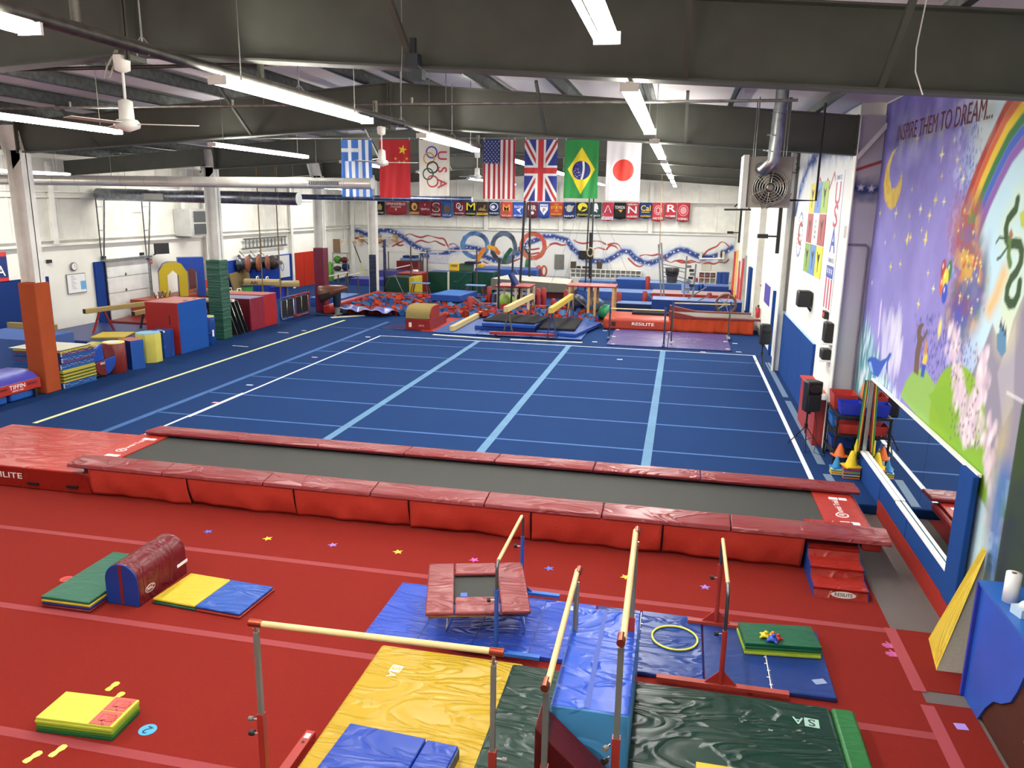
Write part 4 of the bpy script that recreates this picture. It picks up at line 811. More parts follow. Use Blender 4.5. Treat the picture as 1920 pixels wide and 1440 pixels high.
B(-5.9, -4.46, 11.56, 12.45, 0, 1.1, M('9c2c40', 'vinyl'), top=M('7a88c0', 'vinyl')).build('front_half', bx, bevel=.02); B(-5.9, -4.47, 12.46, 13.34, 0, 1.13, M('c02c30', 'vinyl')).build('back_half', bx, bevel=.02); B(-5.88, -4.5, 11.54, 11.56, 0.01, 1.08, M('6a1a26', 'vinyl')).build('end_panel', bx)
for y0, y1, c1, lab in ((13.85, 14.95, '2a4f9a', 'small trampoline with blue rim standing on its side'), (15.0, 16.15, 'b03030', 'small trampoline with red pads and chrome legs standing on its side')):
    o = thing('mini_trampoline', lab, 'trampoline', (-4.6, (y0+y1)/2, 0)); X = -4.62
    MB().tube([(X, y0+.1, .03), (X, y0, .15), (X, y0, .72), (X-.0, y0+.1, .84), (X, y1-.1, .84), (X, y1, .72), (X, y1, .15), (X, y1-.1, .03)], .035, M(c1, 'vinyl'), 8, closed=True).build('rim_pad', o)
    B(X-.01, X+.01, y0+.12, y1-.12, .12, .76, BLACK).build('jumping_bed', o)
    mb = MB()
    if y0 < 14:
        for k in range(12): mb.cbox((X+.015, y0+.07, .12+.055*k), (.012, .05, .014), WT).cbox((X+.015, y1-.08, .12+.055*k), (.012, .05, .014), WT)
        mb.build('springs', o)
    for yy in (y0+.3, y1-.3):
        MB().tube([(X+.03, yy, .03), (X+.12, yy, .08), (X+.12, yy, .76), (X+.03, yy, .82)], .012, CHROME, 6).build('leg', o)
    for zz in ((.1, .8) if y0 < 14 else (.8,)): B(X-.02, X+.08, y1-.16, y1+.02, zz-.06, zz+.07, M('b02a2c', 'vinyl')).build('corner_pad', o, bevel=.02)
# vault table
vt = thing('vault_table', 'brown leather tongue shaped vault table on a navy padded post', 'vault table', (-3.4, 15.9, 0))
T = Matrix.Translation((-3.45, 15.9, .7)) @ Matrix.Rotation(.12, 4, 'Z') @ Matrix.Rotation(-.12, 4, 'Y'); rings = []; nn = 18
vs = []; fs = []
for i in range(13):
    t_ = i/12; x = -.58+1.18*t_; wd = .42*math.sqrt(max(.02, 1-((t_-.42)/.6)**2)) if t_ > .0 else .06; wd = max(wd, .05); zt = .52-.12*t_*t_; zb = -.16+.44*t_**1.3+(.1 if i == 0 else 0)
    cz = (zt+zb)/2; hz_ = (zt-zb)/2*(1 if 0 < i < 12 else .4)
    for j in range(nn): a = 2*PI*j/nn; vs.append((x, wd*math.copysign(abs(math.cos(a))**.8, math.cos(a)), cz+hz_*math.copysign(abs(math.sin(a))**.75, math.sin(a))))
for i in range(12):
    for j in range(nn): fs.append((i*nn+j, i*nn+(j+1) % nn, (i+1)*nn+(j+1) % nn, (i+1)*nn+j))
fs += [tuple(range(nn))[::-1], tuple(range(12*nn, 13*nn))]
LE = M('7a4a38', 'vinyl', .3); LD = M('4a4038', 'vinyl', .4)
mb = MB(); k0 = 0
mb.add(vs, [f for f in fs if sum(vs[q][2] for q in f)/len(f) > .2], LE, True, T); mb.add(vs, [f for f in fs if sum(vs[q][2] for q in f)/len(f) <= .2], LD, True, T); mb.build('padded_top', vt)
MB().lathe([(.13, .35), (.14, .4), (.16, .8), (.15, .9)], M('1c2c44', 'vinyl'), c=(-3.3, 15.88, 0), n=16).build('padded_post', vt); MB().lathe([(.1, .04), (.1, .36)], GUNM, c=(-3.3, 15.88, 0), n=16).build('steel_post', vt)
mb = MB().bar((-4.1, 15.6, .03), (-3.1, 15.75, .03), .07, .04, BLACKP).bar((-4.0, 16.35, .03), (-2.7, 16.2, .03), .07, .04, BLACKP).bar((-3.3, 15.6, .03), (-3.3, 16.3, .03), .1, .05, GUNM); mb.build('base_frame', vt)
single('floor_board', 'pale board lying on the blue floor under the vault table', 'board', MB().bar((-3.3, 15.3, .012), (-2.35, 16.25, .012), .22, .02, CREAM))
# ---------------------------------------------------------------- by the left wall
def balance(name, label, a, b, legs, mat=TANS, wd=.12, h=.15, lm=None, group=None):
    o = thing(name, label, 'balance beam', ((a[0]+b[0])/2, (a[1]+b[1])/2, 0), group); a, b = Vector(a), Vector(b); MB().bar(a, b, wd, h, mat).build('beam_body', o, bevel=.02)
    d = (b-a).normalized(); n = Vector((-d.y, d.x, 0))
    e = MB().bar(a-d*.012, a, wd*.85, h*.85, BLACK); e.build('end_cap', o)
    for t_, m, sp in legs:
        c = a.lerp(b, t_)+Vector((0, 0, -h/2)); zf = 0 if not lm else lm
        for s_ in (-1, 1): MB().bar(c+d*s_*.08, Vector((c.x, c.y, zf+.02))+d*s_*sp, .05, .05, m).build('leg', o)
    return o
p1, p2 = F(158, 584, 1.0), F(330, 562, 1.0)
p2 = Vector((p1.x+.05, p2.y, 1.0)) if abs(p2.x-p1.x) < .4 else p2
balance('balance_beam', 'long tan balance beam on crossed red legs in front of the garage door', p1, p2, ((.17, REDM, .5), (.85, BLACKP, .4)))
p1, p2 = F(250, 588, .8), F(330, 572, .8)
balance('balance_beam', 'short tan balance beam on black legs beside the big red and blue block', p1, p2, ((.25, BLACKP, .4),))
p = F(240, 600, .2); single('crash_mat', 'flat maroon crash mat under the balance beam by the garage door', 'mat', B(max(-9.4, p.x-1.5), p.x+1.5, p.y-.6, p.y+1.8, 0, .25, M('8c2c2e', 'vinyl')), bevel=.03)
x0, x1, y0, y1, z0, z1 = wl((0, 560), (96, 620), th=.06); single('wall_pad', 'navy wall pad behind the orange wrapped column', 'wall pad', B(-9.68, -9.6, 2.0, FX(96, 560, -9.6).y, 0, FX(60, 525, -9.6).z+.05, M('1c3570', 'carpet')))
single('wall_pad', 'narrow navy wall pad left of the white garage door', 'wall pad', B(-9.68, -9.6, FX(178, 495, -9.6).y, FX(194, 495, -9.6).y, 0, FX(186, 491, -9.6).z, M('1c3a80', 'carpet')))
gd = thing('garage_door', 'closed white sectional garage door in the left wall', 'door', (-9.65, 12.2, 0)); ya, yb = FX(195, 500, -9.65).y, FX(277, 500, -9.65).y; zt = FX(235, 488, -9.65).z
for k in range(4): B(-9.68, -9.64, ya, yb, .02+zt*k/4, zt*(k+1)/4-.012, M('dfe0dc', 'paint')).build('door_panel', gd)
mb = MB().box(-9.64, -9.55, ya-.04, ya, 0, zt+.1, GALV); mb.build('track', gd); MB().box(-9.64, -9.55, yb, yb+.04, 0, zt+.1, GALV).build('track', gd); B(-9.64, -9.5, ya-.1, yb+.1, zt+.02, zt+.1, GALV).build('spring_bar', gd)
for x, y in ((236, 514), (237, 543)): p = FX(x, y, -9.63); MB().cbox(p, (.02, .1, .04), GUNM).cbox(p, (.02, .03, .12), GUNM).build('lock_handle', gd)
for xa_, xb_, l in ((178, 192, 'left'), (264, 274, 'right')):
    o = thing('door_rail', l+' pair of tall steel rails rising from the garage door to the roof', 'door rail', (-9.4, FX(xa_, 490, -9.4).y, 2.2))
    a, b = FX(xa_, 362, -9.2), FX(xa_+17, 362, -9.2); c = FX((xa_+xb_)/2+8, 487, -9.62)
    MB().bar(a, c-Vector((0, .05, 0)), .04, .04, GALV).build('rail', o); MB().bar(b, c+Vector((0, .05, 0)), .04, .04, GALV).build('rail', o)
    for t_ in (.2, .55): MB().bar(a.lerp(c, t_), b.lerp(c, t_), .03, .03, GALV).build('rung', o)
x0, x1, y0, y1, z0, z1 = wl((123, 515), (162, 547)); wb = thing('whiteboard', 'whiteboard with handwritten list and a blue paper on the left wall', 'whiteboard', (-9.66, (y0+y1)/2, z0))
B(-9.68, -9.655, y0, y1, z0, z1, GUNM).build('frame', wb); mb = B(-9.655, -9.65, y0+.02, y1-.02, z0+.02, z1-.02, WT)
for k in range(9): mb.box(-9.65, -9.648, y0+.18, y0+.3+.05*((k*7) % 3), z1-.08-.05*k, z1-.07-.05*k, M('6a6a78', 'plain'))
mb.build('board', wb); MB().box(-9.65, -9.645, y1-.25, y1-.02, z0+.1, z0+.38, M('6ab0e0', 'plain')).build('paper', wb)
p = FX(137.5, 500, -9.66); ck = thing('wall_clock', 'round clock above the whiteboard on the left wall', 'clock', p); T = Matrix.Translation(p) @ Matrix.Rotation(PI/2, 4, 'Y')
MB().lathe([(.14, 0), (.14, .03), (.11, .04)], GUNM, T=T, n=24).build('rim', ck); MB().lathe([(.11, .041), (.11, .043)], WT, T=T, n=24).build('dial', ck); MB().bar(T @ Vector((0, 0, .045)), T @ Vector((-.07, 0, .045)), .01, .004, BLACK).bar(T @ Vector((0, 0, .045)), T @ Vector((.01, .05, .045)), .01, .004, BLACK).build('hands', ck)
p = FX(303, 466, -9.3); tv = thing('wall_television', 'small black television on a bracket on the left wall', 'television', p)
MB().cbox((0, 0, 0), (.05, .62, .4), BLACKP, T=Matrix.Translation(p) @ Matrix.Rotation(-.3, 4, 'Z')).build('screen', tv, bevel=.01); MB().bar(p+Vector((-.05, 0, -.1)), (-9.66, p.y, p.z-.25), .04, .04, BLACKP).build('bracket', tv)
p = FX(282, 490, -9.66); single('exit_sign', 'small red exit sign on the left wall by the garage door', 'sign', MB().cbox(p, (.04, .18, .2), M('d8483c', 'plain')).text('EXIT', frame(p+Vector((.0215, 0, 0)), (0, 1, 0), (0, 0, 1)), .08, WT))
for x, y, l in ((92, 490, 'beside the orange wrapped column'), (194, 483, 'over the left rail of the garage door'), (266, 476, 'over the right rail of the garage door')):
    p = FX(x, y, -9.65); single('sensor_box', 'small black box on the left wall '+l, 'sensor', MB().cbox(p, (.08, .16, .1), BLACKP))
# team banner
a, b = FX(-50, 478, -9.6), FX(18, 530, -9.6); ya, yb = a.y, b.y; zb_, zt_ = FX(18, 528, -9.6).z, FX(12, 472, -9.6).z
cv = Canvas(yb-ya, zt_-zb_, .02, '1c2f6e'); cv.poly([(0, 0), (9, 0), (9, .12), (0, .12)], 'c8342c'); H_ = zt_-zb_; cv.poly([(0, H_-.12), (9, H_-.12), (9, H_), (0, H_)], 'c8342c')
tb2 = thing('team_banner', 'red and navy team banner on the left wall at the picture edge', 'banner', (-9.6, (ya+yb)/2, zb_)); cv.mesh('cloth', frame((-9.6, ya, zb_), (0, 1, 0), (0, 0, 1)), CLOTH, tb2, thick=.01)
MB().text('TEAM', frame((-9.588, yb-.62, zb_+H_*.68), (0, 1, 0), (0, 0, 1)), .28, WT).text('USA', frame((-9.588, yb-.5, zb_+H_*.36), (0, 1, 0), (0, 0, 1)), .42, WT).build('lettering', tb2)
# foam arches
def arch(x, y, X, w_, h, d, z0, label, c1, c2, top_round=True):
    o = thing('foam_arch', label, 'foam arch', (X, FX(x, y, X).y, 0)); yc = FX(x, y, X).y
    out = [(-w_/2, 0), (-w_/2, h*.72), (-w_*.32, h*.95), (-w_*.15, h), (w_*.15, h), (w_*.32, h*.95), (w_/2, h*.72), (w_/2, 0)] if top_round else [(-w_/2, 0), (-w_/2*.95, h), (w_/2*.95, h), (w_/2, 0)]
    t_ = w_*.3; inn = [(w_/2-t_, 0), (w_/2-t_, h*.62), (0, h*.76), (-w_/2+t_, h*.62), (-w_/2+t_, 0)]
    T = frame((X+d, yc, z0), (.77, .64, 0), (0, 0, 1)); MB().prism(out+inn, -d, -.02, M(c1, 'vinyl'), T=T).build('arch_body', o); MB().prism(out+inn, -.02, 0, M(c2, 'vinyl'), T=T).build('front_face', o); return o
arch(303, 530, -8.9, .95, 1.25, .5, .85, 'blue foam arch with yellow face by the left wall', '24408f', 'e6cc30')
arch(338, 525, -8.9, .95, 1.45, .5, .75, 'tall blue foam arch with yellow inside by the left wall', '2a4fa8', '2a50b4', False)
p = FX(300, 551, -8.9); single('equipment_table', 'low red platform under the two foam arches', 'platform', B(-9.4, -8.3, p.y-1.0, p.y+3.4, 0, .84, M('b85038', 'vinyl')), bevel=.02)
for k, (x, y) in enumerate(((296, 545), (304, 541), (312, 543))):
    p = FX(x, y, -8.6); mb = MB(); p = Vector((p.x, p.y, .845))
    for q in range(4): mb.tube([p+Vector((0, -.15+.1*q, .02)), p+Vector((.05*q-.1, -.1+.08*q, .22))], .02, [BLACKP, CHROME, M('a04a40'), GUNM][q], 6)
    single('dumbbell_set', ['left', 'middle', 'right'][k]+' heap of small black and silver hand weights under the arches', 'weights', mb, 'hand weights under the arches')
def lbox(a, b, X, th, m, name, label, cat, **k): x0, x1, y0, y1, z0, z1 = wl(a, b, X, th); return single(name, label, cat, B(x0, x1, y0, y1, z0, z1, m), **k)
lbox((352, 495), (376, 550), -9.6, .08, M('5a2c30', 'wood'), 'folding_partition', 'dark brown folding partition leaning on the left wall', 'partition')
lbox((377, 494), (391, 555), -9.5, .1, M('8f8f88', 'cloth'), 'panel_mat', 'grey standing panel mat left of the green wrapped column', 'mat')
lbox((379, 525), (392, 560), -9.0, .1, M('d0522c', 'vinyl'), 'panel_mat', 'orange standing panel mat left of the green wrapped column', 'mat')
# blue and red wall pads beyond
ya, yb, yc = FX(424, 480, -9.6).y, FX(549, 480, -9.6).y, FX(588, 470, -9.6).y; zt = FX(500, 481, -9.6).z
for k in range(5): single('wall_pad', 'tall royal blue wall pad behind the hanging spools, %s' % ['nearest', 'second', 'third', 'fourth', 'last before the red ones'][k], 'wall pad', B(-9.68, -9.6, ya+(yb-ya)*k/5+.01, ya+(yb-ya)*(k+1)/5-.01, 0, zt, M('1c3f98', 'carpet')), 'blue pads on the left wall')
for k in range(2): single('wall_pad', 'tall red wall pad on the left wall, %s one' % ['nearer', 'farther'][k], 'wall pad', B(-9.68, -9.6, yb+(yc-yb)*k/2+.01, yb+(yc-yb)*(k+1)/2-.01, 0, zt, M('b0301f', 'carpet')), 'red pads on the left wall')
# spools (mushroom trainers) hanging on the wall
def gone(z): return z
pr_ = bpy.data.objects
for k, (x, y, l) in enumerate(((463, 495, 'nearest'), (483, 494, 'middle'), (500, 493, 'farthest'))):
    p = FX(x, y, -9.2); o = thing('mushroom_trainer', l+' brown topped mushroom trainer hanging on the blue wall pads', 'mushroom trainer', p, 'mushroom trainers on the left wall'); T = Matrix.Translation(p) @ Matrix.Rotation(.25, 4, 'Z') @ Matrix.Rotation(PI/2, 4, 'Y')
    MB().lathe([(.4, -.36), (.41, -.33), (.27, -.3), (.25, -.1), (.3, 0)], M('5a6066', 'metal'), T=T, n=28).build('body', o); MB().lathe([(.35, -.0), (.37, .04), (.3, .09), (.01, .12)], M('9a5a40', 'vinyl'), T=T, n=28).build('padded_top', o)
    MB().tube([p+Vector((-.1, 0, .33)), p+Vector((-.35, 0, .55))], .015, BLACKP, 6).build('hook', o)
p = FX(517, 492, -9.4); o = thing('mushroom_trainer', 'dark seen-from-behind mushroom trainer at the end of the hanging row', 'mushroom trainer', p); T = Matrix.Translation(p) @ Matrix.Rotation(PI/2, 4, 'Y'); MB().lathe([(.34, -.2), (.34, -.1), (.28, .06), (.1, .1)], M('4a3a34', 'vinyl'), T=T, n=24).build('padded_top', o); MB().lathe([(.1, .1), (.1, .3)], GUNM, T=T, n=12).build('post', o)
bl = MB(); p = FX(452, 482, -9.55); q = FX(520, 471, -9.55); single('hanger_rail', 'white hanging rail above the mushroom trainers', 'rail', MB().box(-9.58, -9.54, p.y, q.y, p.z, p.z+.07, WT))
o = thing('wall_board', 'white narrow board with blue ring emblem on the blue pads', 'board', FX(534, 500, -9.5)); a, b = FX(524, 480, -9.55), FX(544, 518, -9.55); B(-9.59, -9.55, a.y, b.y, b.z, a.z, M('dcdcd8', 'plain')).build('board', o); p = FX(529.5, 500, -9.54)
MB().tube([Vector((-9.545, p.y+.14*math.cos(t_), p.z+.2*math.sin(t_))) for t_ in [2*PI*k/24 for k in range(24)]], .018, M('3a66b0', 'plain'), 6, closed=True).build('ring_emblem', o)
for k, (x, y) in enumerate(((520, 480), (535, 480))): pass
# extension ladder on the wall
o = thing('extension_ladder', 'silver extension ladder hanging sideways on the left wall', 'ladder', FX(495, 458, -9.6)); a, b = FX(456, 449, -9.58), FX(537, 445, -9.58); c, d = FX(453, 467, -9.58), FX(537, 458, -9.58)
MB().bar(a, (a.x, b.y, a.z), .04, .08, GALV).build('rail', o); MB().bar(Vector((a.x, c.y, c.z)), (a.x, b.y, c.z), .04, .08, GALV).build('rail', o)
for k in range(12): y = a.y+(b.y-a.y)*(k+.5)/12; MB().bar((a.x, y, c.z), (a.x, y, a.z), .09, .03, GALV, up=(1, 0, 0)).build('rung', o)
# pommel horses
def horse(x, y, Yd, rz, label, hand=True, L=1.6, letter=None, col='c8b07c'):
    p = FY(x, y, Yd); o = thing('pommel_horse', label, 'pommel horse', (p.x, p.y, 0)); T = Matrix.Translation(p) @ Matrix.Rotation(rz, 4, 'Z'); sec = [(-.17, -.14), (.17, -.14), (.18, .05), (.12, .14), (-.12, .14), (-.18, .05)]
    MB().prism(sec, -L/2, L/2, M(col, 'vinyl'), T=T @ frame((0, 0, 0), (0, 1, 0), (0, 0, 1))).build('padded_body', o, bevel=.04, seg=3)
    if hand:
        for s_ in (-.22, .22): MB().tube([T @ Vector((s_, -.12, .13)), T @ Vector((s_, -.1, .24)), T @ Vector((s_, .1, .24)), T @ Vector((s_, .12, .13))], .02, WT, 8).build('pommel', o)
    if letter: MB().text(letter, T @ frame((-.3, -.183, -.02), (1, 0, 0), (0, 0, 1)), .2, M('2a2a2a')).build('lettering', o)
    MB().tube([T @ Vector((0, 0, -.14)), (p.x, p.y, .05)], .05, GUNM, 8).build('post', o); MB().cbox((p.x, p.y, .03), (1.0, .5, .05), M('5a5a5c')).build('base_plate', o)
horse(492, 529, 19.3, .15, 'cream pommel horse with white pommels and black lettering', True, 1.62, 'AAI')
horse(538, 532, 20.5, .55, 'cream vault horse body angled at the end of the row', False, 1.1)
horse(440, 552, 15.8, -.1, 'low cream training horse behind the leaning trampolines', True, 1.1)
horse(385, 548, 15.0, .2, 'small cream horse end half hidden by the green wrapped column', False, .8)
p = F(462, 560, 0); p = FY(464, 547, 17); o = thing('plastic_tub', 'green round tub with black rim between the horses', 'tub', (p.x, p.y, 0)); MB().lathe([(.2, 0), (.24, .4), (.25, .42)], M('4a9a48', 'plain'), c=(p.x, p.y, p.z-.2), n=20).build('tub_body', o); MB().lathe([(.26, 0), (.26, .05)], BLACK, c=(p.x, p.y, p.z+.23), n=20).build('rim', o); B(p.x-.3, p.x+.3, p.y-.3, p.y+.3, 0, p.z-.205, M('3a3a40')).build('stand', o)
p = FY(520, 546, 20.4); single('storage_bin', 'royal blue bin on the floor under the cream horse', 'bin', B(p.x-.3, p.x+.35, p.y-.2, p.y+.2, 0, p.z+.2, M('2a30b0', 'plain')))
p = FX(455, 512, -9.4); single('springboard', 'tan springboard leaning against the blue wall pads', 'springboard', MB().add([(-9.3, p.y-.85, .3), (-9.3, p.y+.6, .3), (-9.5, p.y+.65, 1.3), (-9.5, p.y-.9, 1.2), (-9.36, p.y-.85, .3), (-9.36, p.y+.6, .3), (-9.56, p.y+.65, 1.3), (-9.56, p.y-.9, 1.2)], [(0, 1, 2, 3), (7, 6, 5, 4), (0, 4, 5, 1), (1, 5, 6, 2), (2, 6, 7, 3), (3, 7, 4, 0)], M('84714c', 'cloth')).box(-9.5, -9.3, p.y-.8, p.y+.6, 0, .3, BLACKP))
# climbing ropes
for (x1, y1), (x2, y2), l in (((484, 384), (493, 548), 'left'), ((517, 384), (527, 560), 'right')):
    b = FY(x2, y2, 15.5); t_ = Vector((b.x, 15.5, zroof(b.x)+.27)); single('climbing_rope', l+' hanging tan climbing rope before the blue wall pads', 'rope', MB().tube([t_, (t_.x, 15.5, 3), b], .022, M('8a7250', 'cloth'), 7), 'climbing ropes')
# heaters and ducts
def unit_heater(p, sx, sy, sz, label):
    o = thing('unit_heater', label, 'heater', p); return o
a, b = FX(355, 392, -9.0), FX(386, 442, -9.0); o = thing('unit_heater', 'grey louvred unit heater high on the left wall', 'heater', ((a.x), a.y, b.z)); MB().box(-9.65, -8.9, a.y-.1, b.y, b.z, a.z, M('b9bab4', 'paint')).build('cabinet', o, bevel=.02)
for k in range(2):
    zc = b.z+(a.z-b.z)*(.27+.46*k)
    MB().box(-8.9, -8.88, a.y+.08, b.y-.06, zc-(a.z-b.z)*.19, zc+(a.z-b.z)*.19, M('4a4d4e')).build('louvre', o)
    MB().box(a.x+.0, a.x+.2, a.y+.0, a.y+.01, zc, zc+.01, M('4a4d4e')).build('seam', o)
def duct(pts, r, label, m=None, vents=()):
    o = thing('air_duct', label, 'duct', pts[0]); MB().tube(pts, r, m or M('dbd9cf', 'paint', .28, .45), 20).build('duct_body', o)
    a, b = Vector(pts[-2]), Vector(pts[-1]); d = (b-a).normalized(); MB().tube([b-d*.01, b+d*.012], r*1.04, M('c4c6c4', 'paint'), 20).build('end_cap', o)
    L = (Vector(pts[-1])-Vector(pts[0])).length; k = int(L/.6)
    for i in range(1, k): c = Vector(pts[0]).lerp(Vector(pts[-1]), i/k); MB().tube([c-d*.008, c+d*.008], r*1.015, M('b4b5b0', 'paint'), 20).build('seam_ring', o)
    for t_ in (.15, .5, .9): c = Vector(pts[0]).lerp(Vector(pts[-1]), t_); MB().tube([c+Vector((0, 0, r)), (c.x, c.y, zroof(c.x)+.28)], .006, GUNM, 5).build('hanger', o)
    return o
d1 = duct([(-9.5, 3.8, 4.72), (3.15, 3.8, 4.72)], .115, 'long pale round air duct across the left below the lights')
g = MB()
for k in range(14): g.box(1.75+.05*k, 1.785+.05*k, 3.68, 3.69, 4.68, 4.76, M('55585a'))
g.box(1.7, 2.5, 3.69, 3.7, 4.66, 4.78, M('b0b2b0')); g.build('grille', d1)
p, q = FY(560, 373, 11.0), FY(0, 352, 11.0); d2 = duct([(-9.5, 11.0, p.z+.05), (p.x, 11.0, p.z)], .2, 'thicker dark bellied air duct behind the green wrapped column', M('8f949c', 'galv', .3)); B(-7.6, -6.9, 10.76, 10.82, p.z-.1, p.z+.1, M('b9bab4', 'paint')).build('vent_box', d2)
p = FY(885, 374, 12.2); duct([(-4.1, 12.2, p.z), (p.x, 12.2, p.z)], .085, 'thin navy bellied air duct behind the flags', M('7f88a4', 'galv', .35))
# ================================================================ MIDDLE DISTANCE: BEAMS, MATS, PIT
DKB = M('1d2f5e', 'vinyl'); MB1 = M('2450a8', 'vinyl'); MB2 = M('2e63b8', 'cloth'); BLKC = M('262628', 'carpet')
def quadmat(name, label, pts, z0, z1, m, top=None, cat='mat', **k):
    """mat whose top corners are seen at four pixels near-left, near-right, far-left"""
    T, W, D = rect(F(*pts[0], z1), F(*pts[1], z1), F(*pts[2], z1)); return single(name, label, cat, MB().box(0, W, 0, D, z0, z1, m, T=T, top=top), bevel=.02, **k)
for k, (a, b) in enumerate(((1.5, 3.05), (3.07, 4.9), (4.92, 6.62))): single('tumbling_mat', 'flat blue mat on the floor under the balance beams, %s one' % ('left', 'middle', 'right')[k], 'mat', B(a, b, 12.95, 17.0-.2*k, 0, .06, DKB if k else MB1, top=M('3a66b4', 'vinyl')), 'flat mats under the balance beams', bevel=.015)
quadmat('crash_mat', 'lowest navy layer of the left mat pile under the beams', ((890, 610), (1004, 615), (925, 592)), .062, .2, MB1)
quadmat('crash_mat', 'blue mat layer under the black topped mat on the left', ((903, 605), (1003, 610), (925, 589)), .202, .32, M('2c5cb8', 'vinyl'))
quadmat('crash_mat', 'black carpet topped mat, left of two, below the high beam', ((905, 599), (1003, 605.5), (923, 586.5)), .322, .38, BLKC)
quadmat('crash_mat', 'blue lower mat of the right pile below the beams', ((1006, 620), (1080, 626), (1034, 597)), .062, .19, MB1)
quadmat('crash_mat', 'black carpet topped mat, right of two, below the high beam', ((1010, 614), (1078, 617), (1034, 595)), .192, .27, BLKC)
p = F(843, 625); q = F(911, 590); single('balance_beam', 'tan floor balance beam lying along the blue mats', 'balance beam', MB().box(p.x-.02, p.x+.14, p.y+.05, q.y, .062, .25, CREAM if 0 else M('d8c48c', 'cloth')), bevel=.02)
def high_beam(label, base, ytop, far, col, leg):
    p = F(*base); z = HZ(p.x, p.y, ytop); e = F(*far, z+.05); o = thing('balance_beam', label, 'balance beam', (p.x, p.y, 0)); d = (Vector((e.x, e.y, 0))-Vector((p.x, p.y, 0))).normalized()
    a = Vector((p.x, p.y, z-.08))-d*.25; b = Vector((e.x, e.y, z-.08)); MB().bar(a, b, .15, .2, M(col, 'cloth')).build('beam_body', o, bevel=.02)
    for t_ in (.35, 4.2):
        c = a+d*t_
        for s_ in (-1, 1): MB().bar((c.x, c.y, z-.17), (c.x+s_*.16*d.y, c.y-s_*.16*d.x, .08), .06, .04, M(leg, 'paint')).build('leg', o)
    return o
high_beam('cream balance beam pointing away over the left black topped mat', (951, 633), 574, (998, 549), 'd8c48c', '54504a'); high_beam('yellow tan balance beam pointing away over the right black topped mat', (1033, 640), 576, (1072, 549), 'd9b85a', '22386a')
p, q = F(918, 633), F(1038, 639); o = thing('floor_bar', 'low red padded bar in front of the balance beams', 'bar', ((p.x+q.x)/2, p.y, 0)); MB().bar((p.x, 12.7, .17), (q.x, 12.85, .17), .11, .1, M('c03a38', 'vinyl')).build('padded_bar', o, bevel=.02)
for x in (p.x+.2, q.x-.2): MB().cbox((x, 12.75, .06), (.05, .1, .115), BLACKP).build('foot', o)
for (a, b), l in ((((812, 628), (937, 637)), 'left'), (((957, 637), (1092, 643)), 'right')): p, q = F(*a), F(*b); single('wooden_strip', l+' pale wooden strip on the blue floor before the beams', 'strip', MB().bar((p.x, p.y, .014), (q.x, q.y, .014), .1, .022, CREAM))
q0 = F(872, 608); single('red_mat', 'red mat strip between the red spotting block and the flat blue mats', 'mat', B(1.0, 1.48, 13.2, 17.2, 0, .04, M('c0453c', 'vinyl')))
rb = thing('spotting_block', 'red foam block with brown carpeted round front by the foam pit', 'foam block', (.8, 13.9, 0))
B(.39, 1.3, 13.36, 15.3, 0, .4, M('9c2522', 'vinyl')).build('block_base', rb, bevel=.015)
pr = [(0, .41), (0, .6), (.08, .72), (.2, .8), (.4, .84), (1.0, .84), (1.0, .41)]; MB().prism(pr, 0, .88, M('8c7a4c', 'carpet'), T=frame((.4, 13.37, 0), (0, 1, 0), (0, 0, 1))).build('carpet_hump', rb, bevel=.012); MB().prism([(x, y*.998) for x, y in pr], 0, .03, M('a82c28', 'vinyl'), T=frame((1.285, 13.37, 0), (0, 1, 0), (0, 0, 1))).build('side_panel', rb)
mb = B(.52, .62, 13.352, 13.358, .12, .28, M('e8dfc0', 'plain')).text('MATS', frame((.98, 13.351, .18), (1, 0, 0), (0, 0, 1)), .08, M('e8c0b8')); mb.build('label_patch', rb)
single('navy_mat', 'navy mat edge beside the red spotting block', 'mat', B(-.5, .37, 13.25, 14.6, 0, .02, M('1c2672', 'vinyl')))
# foam pit
pit = thing('foam_pit', 'foam pit with red padded borders behind the blue floor', 'foam pit', (0, 19, 0)); RP = M('b8302a', 'vinyl')
B(-4.05, -3.75, 16.2, 21.9, 0, .34, RP).build('border_pad', pit, bevel=.04); B(-4.05, 1.4, 21.6, 21.9, 0, .3, M('b0413a', 'vinyl')).build('border_pad', pit, bevel=.04); B(1.45, 7.2, 19.4, 19.75, 0, .28, M('c03c34', 'vinyl')).build('border_pad', pit, bevel=.04)
B(-3.74, 7.0, 16.6, 21.58, .005, .02, M('6a1f1c', 'vinyl')).build('pit_base', pit)
FC = [M('33609a', 'foam'), M('a83824', 'foam'), M('4f78a8', 'foam'), M('8e2f22', 'foam'), M('28508a', 'foam'), M('b84428', 'foam')]
protos = []
rnd = random.Random(3); spots = []
y = 16.75
while y < 21.4:
    x = -3.6
    while x < (1.35 if y > 19.3 else 6.6): spots.append((x+rnd.uniform(-.07, .07), y+rnd.uniform(-.07, .07))); x += .26
    y += .26
rnd.shuffle(spots); near_ = sorted(spots, key=lambda s: s[1]+(3 if 1.6 < s[0] < 3.6 else 0))[:300]; rest = [s for s in spots if s not in near_]
names = ['blue', 'red', 'light blue', 'dark red', 'navy blue', 'orange red']
